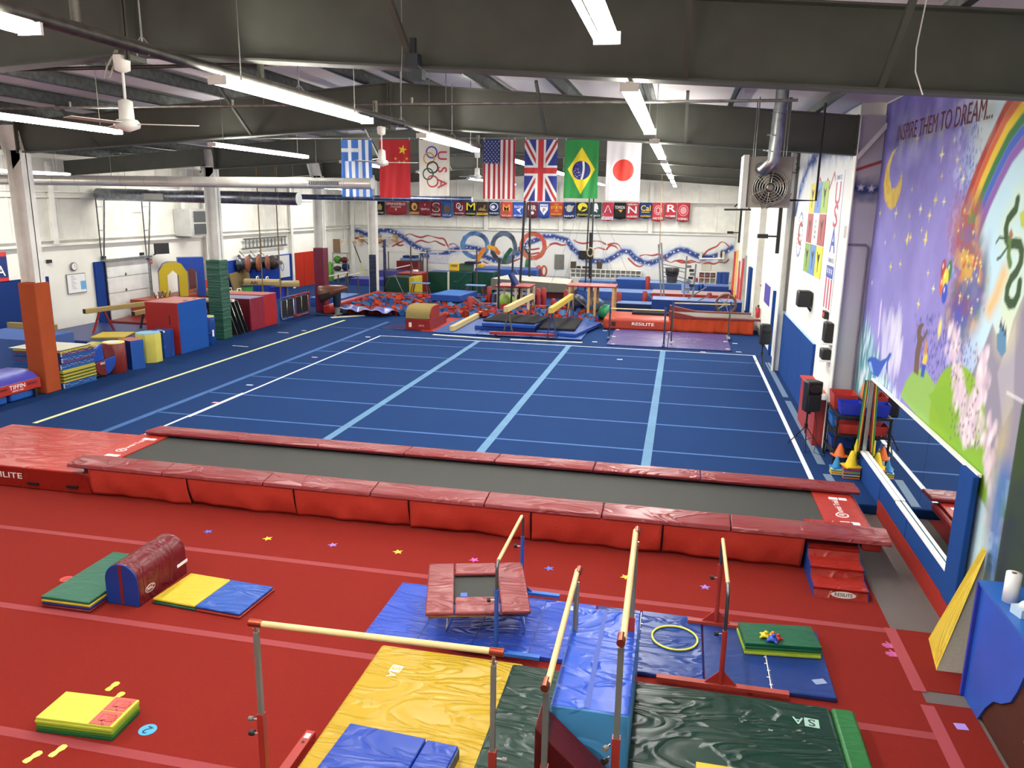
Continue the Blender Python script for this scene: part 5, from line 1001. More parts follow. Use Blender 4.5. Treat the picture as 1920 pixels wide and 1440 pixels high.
for k, (x, y) in enumerate(near_):
    c = k % 6
    if len(protos) < 6:
        mb = MB().box(-.1, .1, -.1, .1, -.1, .1, FC[c]); o = mb.build('foam_cube', origin=(0, 0, 0)); tag(o, names[c]+' foam cube lying loose in the foam pit', 'foam cube', 'loose foam cubes in the pit'); protos.append(o)
    else: o = protos[c].copy(); COL.objects.link(o)
    hh = .06+.04*math.sin(x*1.7+y)+.015*(y-16.7)+(.08 if y > 17.2 and rnd.random() < .35 else 0); o.location = (x, y, .03+hh); o.rotation_euler = (rnd.uniform(-.7, .7), rnd.uniform(-.7, .7), rnd.uniform(0, 1.57)); s_ = rnd.uniform(.85, 1.15); o.scale = (s_, s_, s_)
mb = MB()
for k, (x, y) in enumerate(rest):
    T = Matrix.Translation((x, y, .12+.015*(y-16.7)+rnd.uniform(0, .1))) @ Matrix.Rotation(rnd.uniform(0, 1.5), 4, 'Z') @ Matrix.Rotation(rnd.uniform(-.7, .7), 4, 'X'); mb.box(-.1, .1, -.1, .1, -.1, .1, FC[k % 6], T=T)
o = single('foam_cubes', 'mass of blue and red foam cubes at the back of the pit', 'foam cubes', mb); o['kind'] = 'stuff'
cv = Canvas(2.3, 1.0, .03, '5a62b0'); cv.mix((cv.noise(.3, 5)-.4)*2, 'a8b4e0')
cv.mesh('crumpled_cover', Matrix.Translation((-3.5, 16.1, .18)) @ Matrix.Rotation(-.1, 4, 'Z'), vcol_mat('cover_cloth', .3), bulge=lambda U, V: .05*np.sin(U*5+V*3)*np.sin(V*4+1)+.03*np.sin(U*11+V*6)+.06)
tag(bpy.data.objects['crumpled_cover'], 'crumpled pale blue cover at the front edge of the foam pit', 'cover')
# mats and boxes behind the pit
def bxpx(name, label, a, b, Y, dep, m, cat='foam block', top=None, z0=None, bev=.02, **k):
    """upright box whose front face lies in the plane Y between two pixels"""
    p, q = FY(a[0], a[1], Y), FY(b[0], b[1], Y); return single(name, label, cat, MB().box(min(p.x, q.x), max(p.x, q.x), Y, Y+dep, z0 if z0 is not None else min(p.z, q.z), max(p.z, q.z), m, top=top), bevel=bev, **k)
quadmat('crash_mat', 'lower navy crash mat behind the foam pit cubes', ((797, 559), (864, 562.5), (835, 547)), .0, .34, M('22409c', 'vinyl'))
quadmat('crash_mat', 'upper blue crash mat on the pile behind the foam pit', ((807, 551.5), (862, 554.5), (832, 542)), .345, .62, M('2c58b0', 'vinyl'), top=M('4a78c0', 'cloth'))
bxpx('foam_block', 'dark green foam block with yellow end behind the left of the pit', (723, 519), (766, 557), 22.6, 1.2, M('16483a', 'vinyl'), z0=0)
bxpx('foam_block', 'yellow end block with black lettering beside the green block', (766.5, 520), (777, 556), 22.6, 1.2, M('e6cf3e', 'vinyl'), z0=0)
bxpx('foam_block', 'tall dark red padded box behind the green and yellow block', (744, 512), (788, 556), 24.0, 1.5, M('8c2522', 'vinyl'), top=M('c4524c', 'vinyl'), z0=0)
bxpx('bucket', 'white plastic bucket standing on the dark red box', (773, 506), (782, 512), 24.6, .25, WT, cat='bucket', bev=.03, z0=FY(775, 512, 24.0).z)
for k, (a, b) in enumerate(((803, 840), (842, 885), (887, 925))):
    bxpx('crash_mat', 'long standing green mat with navy top edge, %s of three' % ('left', 'middle', 'right')[k], (a, 509), (b, 548), 25.2, 1.0, M('17503e', 'vinyl') if k != 1 else M('174a3c', 'wrinkle'), cat='mat', top=M('4a64b8', 'vinyl'), z0=0)
p, q = FY(841, 509, 25.18), FY(841, 547, 25.18); single('mat_edge_strip', 'cream seam strip between the left and middle green mats', 'strip', B(p.x-.04, p.x+.04, 25.12, 25.19, q.z if q.z > 0 else .01, p.z, CREAM))
bxpx('raised_mat', 'raised blue mat stretching behind the green mats', (890, 503), (1006, 513), 27.5, 1.8, M('3b62b8', 'vinyl'), cat='mat', z0=0)
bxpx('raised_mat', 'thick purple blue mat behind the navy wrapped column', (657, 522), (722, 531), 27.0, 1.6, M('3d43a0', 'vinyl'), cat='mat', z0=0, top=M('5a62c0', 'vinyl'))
bxpx('raised_mat', 'raised purple mat behind the dark red box', (708, 507), (768, 514), 29.0, 1.5, M('4a4c98', 'vinyl'), cat='mat', z0=0)
bxpx('foam_block', 'dark red box with folded blue mats on it near the far wall', (743, 489), (784, 507), 30.0, 1.0, M('842226', 'vinyl'), z0=0)
bxpx('folded_mat', 'light blue folded mat on the far dark red box', (750, 484), (780, 489), 30.1, .8, M('7fa6d0', 'vinyl'), cat='mat', z0=FY(760, 489, 30.0).z)
bxpx('folded_mat', 'dark blue folded mat topping the pile near the far wall', (755, 479), (778, 484), 30.2, .7, M('1f2c66', 'vinyl'), cat='mat', z0=FY(760, 484, 30.1).z)
yc = thing('equipment_case', 'yellow and green equipment case on the green mats', 'case', FY(862, 506, 26)); zc = FY(862, 508.5, 25.4).z
p, q = FY(842, 493.5, 25.5), FY(861, 506, 25.5); B(p.x, q.x, 25.5, 26.0, zc, p.z, M('e2b820', 'plain')).build('yellow_half', yc, bevel=.02); q2 = FY(884, 506, 25.5); B(q.x+.01, q2.x, 25.5, 26.0, zc, p.z, M('3c5a40', 'plain')).build('green_half', yc, bevel=.02)
B(p.x+.12, q.x-.1, 25.47, 25.5, p.z-.14, p.z-.06, GUNM).build('handle', yc); B(FY(872, 490, 25.5).x, FY(897, 490, 25.5).x, 25.4, 26.1, p.z+.005, p.z+.1, M('1c2440', 'vinyl')).build('navy_pad', yc)
bxpx('foam_block', 'small orange yellow block on the blue raised mat', (896, 496), (904, 503), 27.8, .5, M('e0a82c', 'foam'), z0=FY(900, 503, 27.5).z)
# tarp covered mound
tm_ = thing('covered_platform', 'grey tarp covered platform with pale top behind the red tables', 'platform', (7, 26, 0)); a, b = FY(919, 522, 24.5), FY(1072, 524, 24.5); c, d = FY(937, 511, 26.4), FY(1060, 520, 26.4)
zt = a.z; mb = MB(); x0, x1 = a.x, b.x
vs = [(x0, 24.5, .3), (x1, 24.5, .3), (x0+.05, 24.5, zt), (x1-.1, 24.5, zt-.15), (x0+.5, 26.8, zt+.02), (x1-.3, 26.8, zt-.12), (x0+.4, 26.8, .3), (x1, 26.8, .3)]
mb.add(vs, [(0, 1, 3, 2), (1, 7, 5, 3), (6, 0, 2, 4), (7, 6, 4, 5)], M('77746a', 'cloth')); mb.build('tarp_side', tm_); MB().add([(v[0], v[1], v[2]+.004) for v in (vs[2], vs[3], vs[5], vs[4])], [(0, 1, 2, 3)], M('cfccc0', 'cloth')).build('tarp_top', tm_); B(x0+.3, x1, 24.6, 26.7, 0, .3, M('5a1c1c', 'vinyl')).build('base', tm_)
for k in range(5): bxpx('folded_mat', 'thin dark blue mat in the pile under the left red table, %s' % ('topmost', 'second', 'third', 'fourth', 'lowest')[k], (921, 551+k*4.5), (1003, 555+k*4.5), 20.5+.0*k, 1.2, M(['24346c', '1c2a5a', '2c4490', '1a2550', '26408a'][k], 'vinyl'), cat='mat', bev=.01, group='thin mats under the red table') if k < 4 else None
# red spotting tables
def rtable(label, a, b, Y, dep, legs, leg_m, y_floor):
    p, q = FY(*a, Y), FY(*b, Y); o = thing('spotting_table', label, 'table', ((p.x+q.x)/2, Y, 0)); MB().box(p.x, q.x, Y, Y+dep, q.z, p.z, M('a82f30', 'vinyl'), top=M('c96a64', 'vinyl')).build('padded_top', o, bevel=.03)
    for x in legs:
        for yy in (Y+.08, Y+dep-.08): X = FY(x, 560, Y).x; B(X-.045, X+.045, yy-.04, yy+.04, 0, q.z, leg_m).build('leg', o)
    return o
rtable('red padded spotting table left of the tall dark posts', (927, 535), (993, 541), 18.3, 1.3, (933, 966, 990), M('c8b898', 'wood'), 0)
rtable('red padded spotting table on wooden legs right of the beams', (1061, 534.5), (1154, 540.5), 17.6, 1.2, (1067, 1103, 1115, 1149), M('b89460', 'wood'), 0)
def ball(x, y, Y, r, col, label, cat='ball'):
    p = FY(x, y, Y); p.z = r; mb = MB(); mb.lathe([(max(.001, r*math.sin(PI*k/14)), -r*math.cos(PI*k/14)) for k in range(15)], M(col, 'plain', .4), c=p, n=24); return single('exercise_ball', label, cat, mb)
ball(949, 563, 19.8, .36, '8fb84a', 'lime green exercise ball under the left red table'); ball(1137, 572, 18.2, .3, '2a8a5a', 'green exercise ball behind the long wooden bar')
ball(1117, 568, 19.0, .38, '3a5a7c', 'grey blue exercise ball under the right red table'); ball(1080, 566, 19.2, .42, '141c44', 'navy exercise ball left of the right red table')
# red padded posts with braces
for k, (x, yt, yb, l) in enumerate(((881, 556, 590, 'beside the floor beam'), (917, 537, 573, 'left of the left red table'), (976, 566, 588, 'behind the cream balance beam'), (1008, 541, 577, 'right of the left red table'), (1019, 540, 574, 'with flat top right of the left red table'), (1037, 560, 580, 'behind the yellow tan balance beam'), (1061, 543, 577, 'at the left leg of the right red table'), (1149, 562, 588, 'in front of the right red table'), (1159, 547, 579, 'right of the right red table'), (1213, 518, 556, 'tall one left of the steel frame'), (1208, 546, 578, 'at the foot of the steel frame'), (1303, 521, 549, 'beside the blue recycling bin'), (1322, 537, 561, 'right of the steel frame'), (1328, 549, 584, 'behind the wooden bar on the right'))):
    p = F(x, yb); z = HZ(p.x, p.y, yt); mb = MB().lathe([(.11, 0), (.115, .03), (.115, z-.06), (.07, z)], M('b03234', 'vinyl'), c=(p.x, p.y, 0), n=14); single('padded_post', 'red padded upright post '+l, 'post', mb, 'red padded posts')
# steel braces
for k, (a, b, l) in enumerate((((885, 556), (920, 583), 'from the post beside the floor beam'), ((1062, 545), (1105, 580), 'under the right red table'), ((1212, 548), (1238, 575), 'left of the steel frame'), ((1325, 538), (1290, 560), 'right of the steel frame'), ((1150, 556), (1098, 600), 'from the wooden bar down to the mats'), ((1326, 556), (1262, 588), 'behind the right wooden bar'))):
    Y = 18.5 if k in (0, 1, 4) else 21; p, q = FY(*a, Y), FY(*b, Y); single('brace_bar', 'slanting grey steel brace '+l, 'brace', MB().bar(p, (q.x, q.y, max(q.z, .03)), .05, .05, GUNM))
# ---------------------------------------------------------------- second trampoline, red mat, purple mats, junior bars
m2 = thing('landing_mat', 'orange red landing mat with white lettering beside the second trampoline', 'mat', (8.2, 16.4, 0)); B(7.05, 9.45, 15.68, 17.6, 0, .44, M('c84a30', 'vinyl')).build('mat_body', m2, bevel=.1, seg=4)
p = FY(1205, 612, 15.67); MB().text('RESILITE', frame((p.x, 15.66, .25), (1, 0, 0), (0, 0, 1)), .15, WT, width=.78).build('lettering', m2); B(7.35, 7.5, 15.665, 15.68, .14, .3, M('3a1210')).build('handle', m2)
single('runner_mat', 'narrow black mat lying on the orange red landing mat', 'mat', B(8.0, 9.6, 16.8, 17.4, .445, .52, BLKC))
t2 = thing('tumble_track', 'second black trampoline with orange red skirt near the right wall', 'trampoline', (10.8, 16.8, 0)); X0, X1 = 9.5, 12.28
B(X0, X1, 16.1, 17.6, .5, .52, M('6e6e66', 'mesh')).build('jumping_bed', t2)
for ya, yb in ((15.9, 16.15), (17.55, 17.8)):
    mb = MB(); mb.prism([(X0-.15, .5), (X0-.15, .74), (X0+.25, .66), (X0+.8, .56), (X1+.2, .56), (X1+.2, .5)], 0, yb-ya, M('8e3a38', 'vinyl'), T=frame((0, yb, 0), (1, 0, 0), (0, 0, 1))); mb.build('side_pad', t2)
n = 50; vs = []; fs = []
for j in range(7):
    for k in range(n+1): h = j/6; x = X0+(X1-X0)*k/n; vs.append((x, 15.93-.04*h+.02*math.sin(x*9+h*2)*h+.012*math.sin(x*23), .52-.5*h))
for j in range(6):
    for k in range(n): q = j*(n+1)+k; fs.append((q, q+n+1, q+n+2, q+1))
o = MB().add(vs, fs, M('c24a2a', 'cloth'), True).build('skirt', t2); md = o.modifiers.new('s', 'SOLIDIFY'); md.thickness = .006
for xx in (X0+.1, X1-.1):
    for yy in (16.05, 17.65): B(xx-.03, xx+.03, yy-.03, yy+.03, 0, .5, GUNM).build('leg', t2)
PU = M('4c4886', 'wrinkle')
pm_ = thing('tumbling_mat', 'wide shiny purple panel mats under the small wooden bars', 'mat', (9.45, 14.1, 0))
for x0, x1 in ((7.5, 9.4), (9.41, 11.36)):
    for y0, y1 in ((12.38, 14.1), (14.11, 15.6)): B(x0, x1, y0, y1, 0, .05, PU).build('panel', pm_, bevel=.015)
for x, y in ((7.6, 15.45), (7.6, 13.9), (11.25, 14.0), (11.25, 12.6), (7.7, 12.42), (9.4, 15.5)): MB().cbox((x, y, .053), (.12, .08, .004), WT).build('tape_patch', pm_)
def jbar(label, pa, pb, ya_, yb_, col, low):
    A, C_ = F(*pa), F(*pb); za, zb = HZ(A.x, A.y, ya_), HZ(C_.x, C_.y, yb_); z = (za+zb)/2; o = thing('training_bar', label, 'gymnastics bar', ((A.x+C_.x)/2, (A.y+C_.y)/2, 0))
    MB().tube([(A.x, A.y, za-.04), (C_.x, C_.y, zb-.04)], .022, WOOD, 10).build('wooden_rail', o)
    for p, zz in ((A, za), (C_, zb)): MB().tube([(p.x, p.y, .0), (p.x, p.y, zz)], .028, M(col, 'metal', .4), 8).build('outer_post', o); MB().cbox((p.x, p.y, .07), (.1, .7, .04), M(low, 'paint')).build('base_foot', o); MB().tube([(p.x, p.y, zz-.2), (p.x, p.y, zz+.06)], .036, M('24386c', 'paint'), 8).build('sleeve', o)
    return o
jbar('left wooden practice bar over the purple mats', (1142, 636), (1244, 650), 576, 580, '5a6070', '24386c'); jbar('right wooden practice bar over the purple mats', (1258, 645), (1365, 636), 566, 569, '6a6a68', '8a8c8e')
wh = thing('weight_wheel', 'large brown rimmed spoked wheel by the far right mats', 'wheel', (11.6, 18, 0)); p = FY(1361, 570, 18.6); T = Matrix.Translation(p) @ Matrix.Rotation(PI/2, 4, 'X') @ Matrix.Rotation(0, 4, 'Y')
MB().tube([T @ Vector((.36*math.cos(a), .36*math.sin(a), 0)) for a in [2*PI*k/28 for k in range(28)]], .05, M('6a4a3c', 'paint'), 8, closed=True).build('rim', wh); MB().lathe([(.1, -.05), (.1, .05)], GUNM, T=T, n=16).build('hub', wh)
for k in range(5): a = k*PI*.4; MB().bar(T @ Vector((0, 0, 0)), T @ Vector((.34*math.cos(a), .34*math.sin(a), 0)), .15, .03, M('8a8880', 'paint')).build('spoke', wh)
B(p.x-.06, p.x+.06, 18.5, 18.7, 0, p.z-.3, GUNM).build('stand', wh)
# crash mats in the far right area
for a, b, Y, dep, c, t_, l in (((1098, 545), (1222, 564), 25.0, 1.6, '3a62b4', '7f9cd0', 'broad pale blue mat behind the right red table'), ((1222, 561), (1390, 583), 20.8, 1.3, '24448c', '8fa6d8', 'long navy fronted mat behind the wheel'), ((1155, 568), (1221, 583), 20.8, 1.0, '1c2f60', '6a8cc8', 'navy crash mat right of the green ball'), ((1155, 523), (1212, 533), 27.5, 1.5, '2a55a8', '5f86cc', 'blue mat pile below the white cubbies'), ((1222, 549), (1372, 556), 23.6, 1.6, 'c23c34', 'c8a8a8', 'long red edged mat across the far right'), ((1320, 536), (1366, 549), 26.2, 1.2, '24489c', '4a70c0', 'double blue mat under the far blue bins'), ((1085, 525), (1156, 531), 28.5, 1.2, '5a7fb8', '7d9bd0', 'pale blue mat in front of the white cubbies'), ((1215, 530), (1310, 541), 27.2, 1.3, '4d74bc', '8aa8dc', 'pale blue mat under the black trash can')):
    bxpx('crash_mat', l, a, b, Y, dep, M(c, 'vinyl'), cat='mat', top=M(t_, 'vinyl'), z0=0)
p = FY(1259, 533, 27.6); tc = thing('trash_can', 'black trash can with bag on the far blue mat', 'trash can', p); MB().lathe([(.24, 0), (.3, .75)], M('3a3c3e', 'plain'), c=p, n=18).build('can_body', tc); MB().lathe([(.31, .45), (.33, .6), (.34, .8), (.3, .82)], M('17181a', 'plain', .3), c=p, n=18).build('bag', tc)
for x, y, Y, l in ((1350, 532, 30.5, 'left'), (1359, 532, 30.3, 'right')): p = FY(x, y, Y); single('blue_bin', l+' tall dark blue bin at the far right wall', 'bin', MB().lathe([(.17, 0), (.2, .62)], M('24468c', 'plain'), c=(p.x, p.y, p.z-.02), n=16).box(p.x-.2, p.x+.2, p.y-.2, p.y+.2, 0, p.z-.02, M('b8b8b0')))
p = FY(1315, 540, 27.5); single('recycling_bin', 'blue recycling bin beside a red padded post', 'bin', MB().lathe([(.2, 0), (.25, .62), (.27, .64)], M('3a66b4', 'plain'), c=(p.x, p.y, .02), n=4, smooth=False).box(p.x-.3, p.x+.3, p.y-.3, p.y+.3, 0, .02, MB1))
p = FY(1285, 552, 23); single('blue_tub', 'pale blue tub standing on the red edged mat', 'tub', MB().lathe([(.17, 0), (.2, .5)], M('7f9cd8', 'plain'), c=(p.x, 24.2, FY(1285, 549, 23.6).z-.06), n=16))
# steel stall frame with cables
sf_ = thing('stall_frame', 'tall grey steel double upright frame with cross cables in the far right', 'frame', (9.8, 22, 0))
for a, b in (((1235, 458), (1242, 556)), ((1240, 455), (1247, 562)), ((1288, 480), (1282, 550)), ((1305, 495), (1297, 572))): p, q = FY(*a, 22.3), FY(*b, 22.3); MB().bar(p, (q.x, q.y, .02), .07, .07, M('8f9290', 'metal', .4)).build('upright', sf_)
for a, b in (((1241, 495), (1286, 504)), ((1241, 501), (1286, 511)), ((1241, 509), (1295, 526)), ((1241, 517), (1295, 533))): MB().tube([FY(*a, 22.3), FY(*b, 22.3)], .014, BLACKP, 5).build('cross_bar', sf_)
mb = MB(); p = FY(1293, 520, 22.3)
for k in range(7): mb.cbox(p+Vector((random.uniform(-.12, .12), -.05, -.5+.16*k)), (.2, .1, .11), BLACKP if k % 2 else GUNM)
mb.build('cable_bundle', sf_)
# tall dark posts of the rings tower, with cables, and hanging straps
for k, (a, b, Y, r, l) in enumerate((((936, 484), (934, 584), 17.9, .045, 'first from the left, by the lime green ball'), ((962, 478), (958, 583), 18.2, .04, 'second from the left'), ((986, 345), (973, 538), 19.6, .05, 'third from the left, reaching up behind the flags'), ((994, 378), (993, 512), 26.5, .055, 'fourth from the left, before the orange ring'))):
    p, q = FY(*a, Y), FY(*b, Y); single('steel_post', 'dark steel post of the rings tower, '+l, 'post', MB().tube([p, (q.x, q.y, max(q.z, .01) if k < 2 else .02)], r, M('1d1d20', 'paint'), 10), 'dark posts of the rings tower')
p, q = FY(958, 513, 18.0), FY(970, 534, 18.0); single('navy_roll', 'navy padded roll hanging slanted on the second dark post', 'padding', MB().tube([p+Vector((0, -.1, 0)), q+Vector((0, -.1, 0))], [.11, .15], M('20356c', 'wrinkle'), 12))
for k, (a, b, Y) in enumerate((((1106, 371), (1097, 546), 19), ((1113, 371), (1107, 546), 19.05))): p, q = FY(*a, Y), FY(*b, Y); t_ = Vector((p.x, p.y, zroof(p.x))); single('steel_pole', ['left', 'right'][k]+' of two thin steel poles rising over the right red table', 'pole', MB().tube([t_, q], .03, M('4a4d52', 'metal'), 8), 'thin poles over the right red table')
p = FY(1107, 470, 19); single('rope_coil', 'small coil of cream rope tied on the thin steel poles', 'rope', MB().tube([p+Vector((.12*math.cos(a), -.04, .17*math.sin(a)-.05)) for a in [2*PI*k/16 for k in range(16)]], .03, M('c8bc90', 'cloth'), 6, closed=True))
p, q = FY(1239, 352, 24), FY(1236, 500, 24); single('climbing_rope', 'tan climbing rope hanging in the far right area', 'rope', MB().tube([(p.x, p.y, zroof(p.x)+.27), q], .02, M('b09a70', 'cloth'), 6))
single('steel_pole', 'black steel post standing before the far black screen', 'pole', MB().tube([FY(1108, 436, 30), (FY(1107, 520, 30).x, 30, .02)], .09, BLACKP, 8))
cb = [((1085, 400), (1030, 540)), ((1112, 400), (1150, 545)), ((1130, 400), (1180, 520)), ((975, 420), (1005, 500)), ((1090, 410), (1060, 520)), ((945, 470), (925, 560)), ((965, 500), (1000, 600)), ((1120, 430), (1165, 555))]
for k, (a, b) in enumerate(cb): p, q = FY(*a, 20.5), FY(*b, 20.5); single('guy_cable', 'thin steel guy cable, %s across the far area' % ['leaning left from the poles', 'leaning right from the poles', 'rightmost slanting one', 'short one by the orange ring', 'second leaning left', 'leftmost over the green mats', 'crossing the cream beam', 'reaching the red post'][k], 'cable', MB().tube([p, (q.x, q.y, max(.03, q.z))], .007, GALV, 4), 'guy cables')
# uneven bars in the far left
def ubar(label, posts, Y, bars):
    o = thing('uneven_bars', label, 'gymnastics bars', FY(posts[0][0], posts[0][2], Y)); o.location.z = 0; o.location.y = Y
    for x, yt, yb in posts: p, q = FY(x, yt, Y), FY(x, yb, Y); MB().tube([p, (p.x, Y, .0)], .035, M('4a3a38', 'paint'), 8).build('post', o)
    for (x1, y1), (x2, y2), m in bars: MB().tube([FY(x1, y1, Y), FY(x2, y2, Y+.02)], .024, m, 8).build('rail', o)
    return o
ubar('far left uneven bars with long pale rails near the column', ((722, 465, 555), (770, 462, 520), (801, 467, 560), (894, 468, 550)), 23.4, (((698, 470), (802, 474), CREAM), ((801, 469), (894, 470), M('b8a8a0', 'paint')), ((741, 503), (769, 497), WT)))
ubar('uneven bars with double pale rails before the far left wall', ((723, 475, 507), (728, 472, 507), (789, 475, 520), (793, 473, 520)), 29.5, (((706, 467), (790, 470), CREAM), ((841, 494), (958, 497), CREAM), ((860, 497), (955, 499), CREAM)))
ubar('small parallel bars with silver posts left of the navy wrapped column', ((634, 515, 545), (651, 512, 560), (671, 520, 566), (648, 517, 550)), 20.5, (((617, 518), (652, 511), CREAM), ((632, 521), (675, 512), CREAM)))
for k, (a, b, Y) in enumerate((((764, 462), (783, 540), 24.5), ((730, 520), (715, 558), 22.3), ((740, 515), (760, 558), 22.3))): p, q = FY(*a, Y), FY(*b, Y); single('guy_cable', 'thin cable of the far left bars, %s' % ['longest', 'left foot', 'right foot'][k], 'cable', MB().tube([p, (q.x, q.y, max(q.z, .03))], .008, GALV, 4), 'cables of the far left bars')
# spotting stands
def stand(x, y, yt, Y, label):
    p = FY(x, yt, Y); o = thing('spotting_stand', label, 'stand', (p.x, Y, 0)); B(p.x-.42, p.x+.42, Y-.2, Y+.2, p.z-.04, p.z, M('6f94c4', 'plain')).build('platform', o)
    for s_ in (-1, 1):
        for t_ in (-1, 1): MB().bar((p.x+s_*.3, Y+t_*.15, p.z-.04), (p.x+s_*.5, Y+t_*.2, 0), .04, .04, M('6a2a30', 'paint')).build('leg', o)
    MB().bar((p.x-.42, Y-.18, p.z*.45), (p.x+.42, Y-.18, p.z*.45), .04, .04, M('9aa4a8', 'metal')).build('cross_bar', o)
stand(788, 560, 530, 22.0, 'blue topped spotting stand between the red box and green mats'); stand(892, 565, 534, 21.0, 'blue topped spotting stand in front of the green mats')
single('blue_step', 'low blue mat step left of the foam pit', 'mat', B(-5.6, -4.2, 18.2, 20.2, 0, .38, M('2c5cb0', 'vinyl'), top=M('5a8ad0', 'vinyl')), bevel=.03)
# clutter in the far left corner
bxpx('cork_board', 'brown cork board leaning in the far left corner', (624, 448), (638, 474), 29.5, .05, M('7a6248', 'plain'), cat='board'); 
sh = thing('shelf_rack', 'grey wire shelf with green and dark bundles in the far left corner', 'shelf', FY(637, 520, 28.5)); sh.location.z = 0
for z in (474, 493, 508): p, q = FY(625, z, 28.5), FY(652, z, 28.5); B(p.x, q.x, 28.3, 28.8, p.z-.02, p.z+.01, GALV).build('shelf', sh)
for x in (625, 652): p = FY(x, 474, 28.4); B(p.x-.02, p.x+.02, 28.3, 28.34, 0, p.z, GALV).build('post', sh)
for x, y, c, l in ((633, 486, '4f8a34', 'green bundle on the corner shelf'), (646, 487, '5a2a30', 'maroon bundle on the corner shelf'), (619, 505, '5fae3c', 'lime green chair seat by the corner shelf'), (648, 500, '1c2c5c', 'navy bag on the corner shelf'), (633, 503, '3a3a3c', 'dark rolled bundle on the lower corner shelf')):
    p = FY(x, y, 28.5); zb = {486: 493, 487: 493, 505: 525, 500: 508, 503: 508}[y]; zz = FY(x, zb, 28.5).z; hgt = max(.1, (p.z-zz)*1.8); single('bundle', l, 'bundle', MB().lathe([(.12, 0), (.22, hgt*.3), (.2, hgt*.8), (.05, hgt)], M(c, 'cloth'), c=(p.x, p.y, zz+.012 if zb < 520 else 0), n=10))
p, q = FY(661, 452, 29.8), FY(687, 520, 29.8); single('leaning_pole', 'yellow and black long pole leaning in the far left corner', 'pole', MB().tube([p, p.lerp(q, .6)], .03, BLACKP, 6).tube([p.lerp(q, .6), (q.x, q.y, .02)], .03, M('e0d040'), 6))
for k, x in enumerate((650, 672)):
    p = FY(x-7, 300, 27); a = FY(x-6, 455, 27); o = thing('gymnastics_ring', ['left', 'right'][k]+' still ring hanging in the far left corner', 'rings', a, 'still rings'); MB().tube([(a.x, a.y, zroof(a.x)+.27), (a.x, a.y, a.z+.14)], .012, GUNM, 5).build('strap', o); MB().tube([a+Vector((.14*math.cos(t_), 0, .14*math.sin(t_))) for t_ in [2*PI*j/18 for j in range(18)]], .02, M('c8b48a'), 6, closed=True).build('ring', o)
# ---------------------------------------------------------------- things on and by the far wall
def cubby(label, a, b, Y, nx, ny, dep=.4):
    p, q = FY(*a, Y), FY(*b, Y); o = thing('cubby_shelf', label, 'shelf', ((p.x+q.x)/2, Y, 0)); x0, x1, z0, z1 = p.x, q.x, q.z, p.z; mb = MB()
    for k in range(nx+1): x = x0+(x1-x0)*k/nx; mb.box(x-.015, x+.015, Y, Y+dep, z0, z1, WT)
    for k in range(ny+1): z = z0+(z1-z0)*k/ny; mb.box(x0, x1, Y, Y+dep, z-.015, z+.015, WT)
    mb.box(x0, x1, Y+dep-.02, Y+dep, z0, z1, M('cfcabc')); mb.build('frame', o); B(x0, x1, Y, Y+dep, 0, z0-.016, M('d8d4c8')).build('plinth', o); return o
cubby('long white cubby shelf along the far wall', (1070, 504), (1201, 524), 31.2, 14, 2); cubby('square white cubby shelf at the far right', (1311, 510), (1341, 533), 31.0, 3, 2)
for k in range(5): p = FY(1316+10*(k % 3), 516 if k < 3 else 521, 30.98); single('red_box', 'small red box in a compartment of the far right cubby, %s' % ['upper left', 'upper middle', 'upper right', 'lower left', 'lower middle'][k], 'box', MB().cbox(p+Vector((0, .12, -.02)), (.17, .15, .09), M('b04a40')), 'red boxes in the cubby')
bxpx('framed_picture', 'framed pale picture over the far right cubby', (1315, 495), (1332, 508), 31.71, .045, CREAM, cat='picture', bev=0)
bxpx('wall_calendar', 'grey poster of photo rows on the far wall', (1040, 477), (1057, 505), 31.71, .045, M('77776f', 'speckle'), cat='poster', bev=0)
bxpx('wall_screen', 'large black screen on the far wall behind the poles', (1085, 470), (1112, 486), 31.69, .065, BLACKP, cat='television', bev=0)
for x, l in ((1070, 'left'), (1119, 'right')): bxpx('speaker_box', l+' brown speaker box on the long cubby shelf', (x, 490.5), (x+9, 503.8), 31.3, .3, M('4a3c2c', 'wood'), cat='speaker', bev=.01)
bxpx('paper_sheet', 'white paper chart with scribbles on the far wall', (805, 477), (841, 494), 31.72, .035, M('dcdce4', 'speckle'), cat='poster', bev=0)
for x, l in ((862, 'left'), (1083, 'right')):
    pass
for k, (x, y) in enumerate(((1085, 501), (1096, 501), (1104, 501))): p = FY(x, y, 31.4); single('black_gadget', 'small black gadget on top of the long cubby, %s' % ('left', 'middle', 'right')[k], 'device', MB().cbox((p.x, 31.4, FY(1085, 503.5, 31.3).z+.07), (.22, .15, .11), BLACKP), 'gadgets on the cubby')
for k, (x, y) in enumerate(((1010, 515), (1020, 515))): p = FY(x, y, 28.5); single('orange_ring', ['left', 'right'][k]+' orange ring hung behind the grey covered platform', 'ring', MB().tube([p+Vector((.13*math.cos(a), 0, .2+.26*math.sin(a))) for a in [2*PI*j/18 for j in range(18)]], .05, M('b8502c'), 7, closed=True), 'orange rings')
bw = thing('ballet_barre', 'white wall mounted bar bracket on the far wall ribbon', 'bar', FY(1340, 485, 31.2)); p, q = FY(1311, 485, 31.2), FY(1358, 485, 31.2); MB().tube([p, q], .04, WT, 8).build('rail', bw)
for x in (1314, 1348, 1356): p = FY(x, 480, 31.5); MB().cbox(p, (.12, .52, .45), M('d8d0b8')).build('bracket', bw)
bw = thing('ballet_barre', 'long pale bar with wooden brackets on the far left wall', 'bar', FY(700, 447, 31.2)); p, q = FY(675, 447, 31.2), FY(741, 448, 31.2); MB().tube([p, q], .035, CREAM, 8).build('rail', bw)
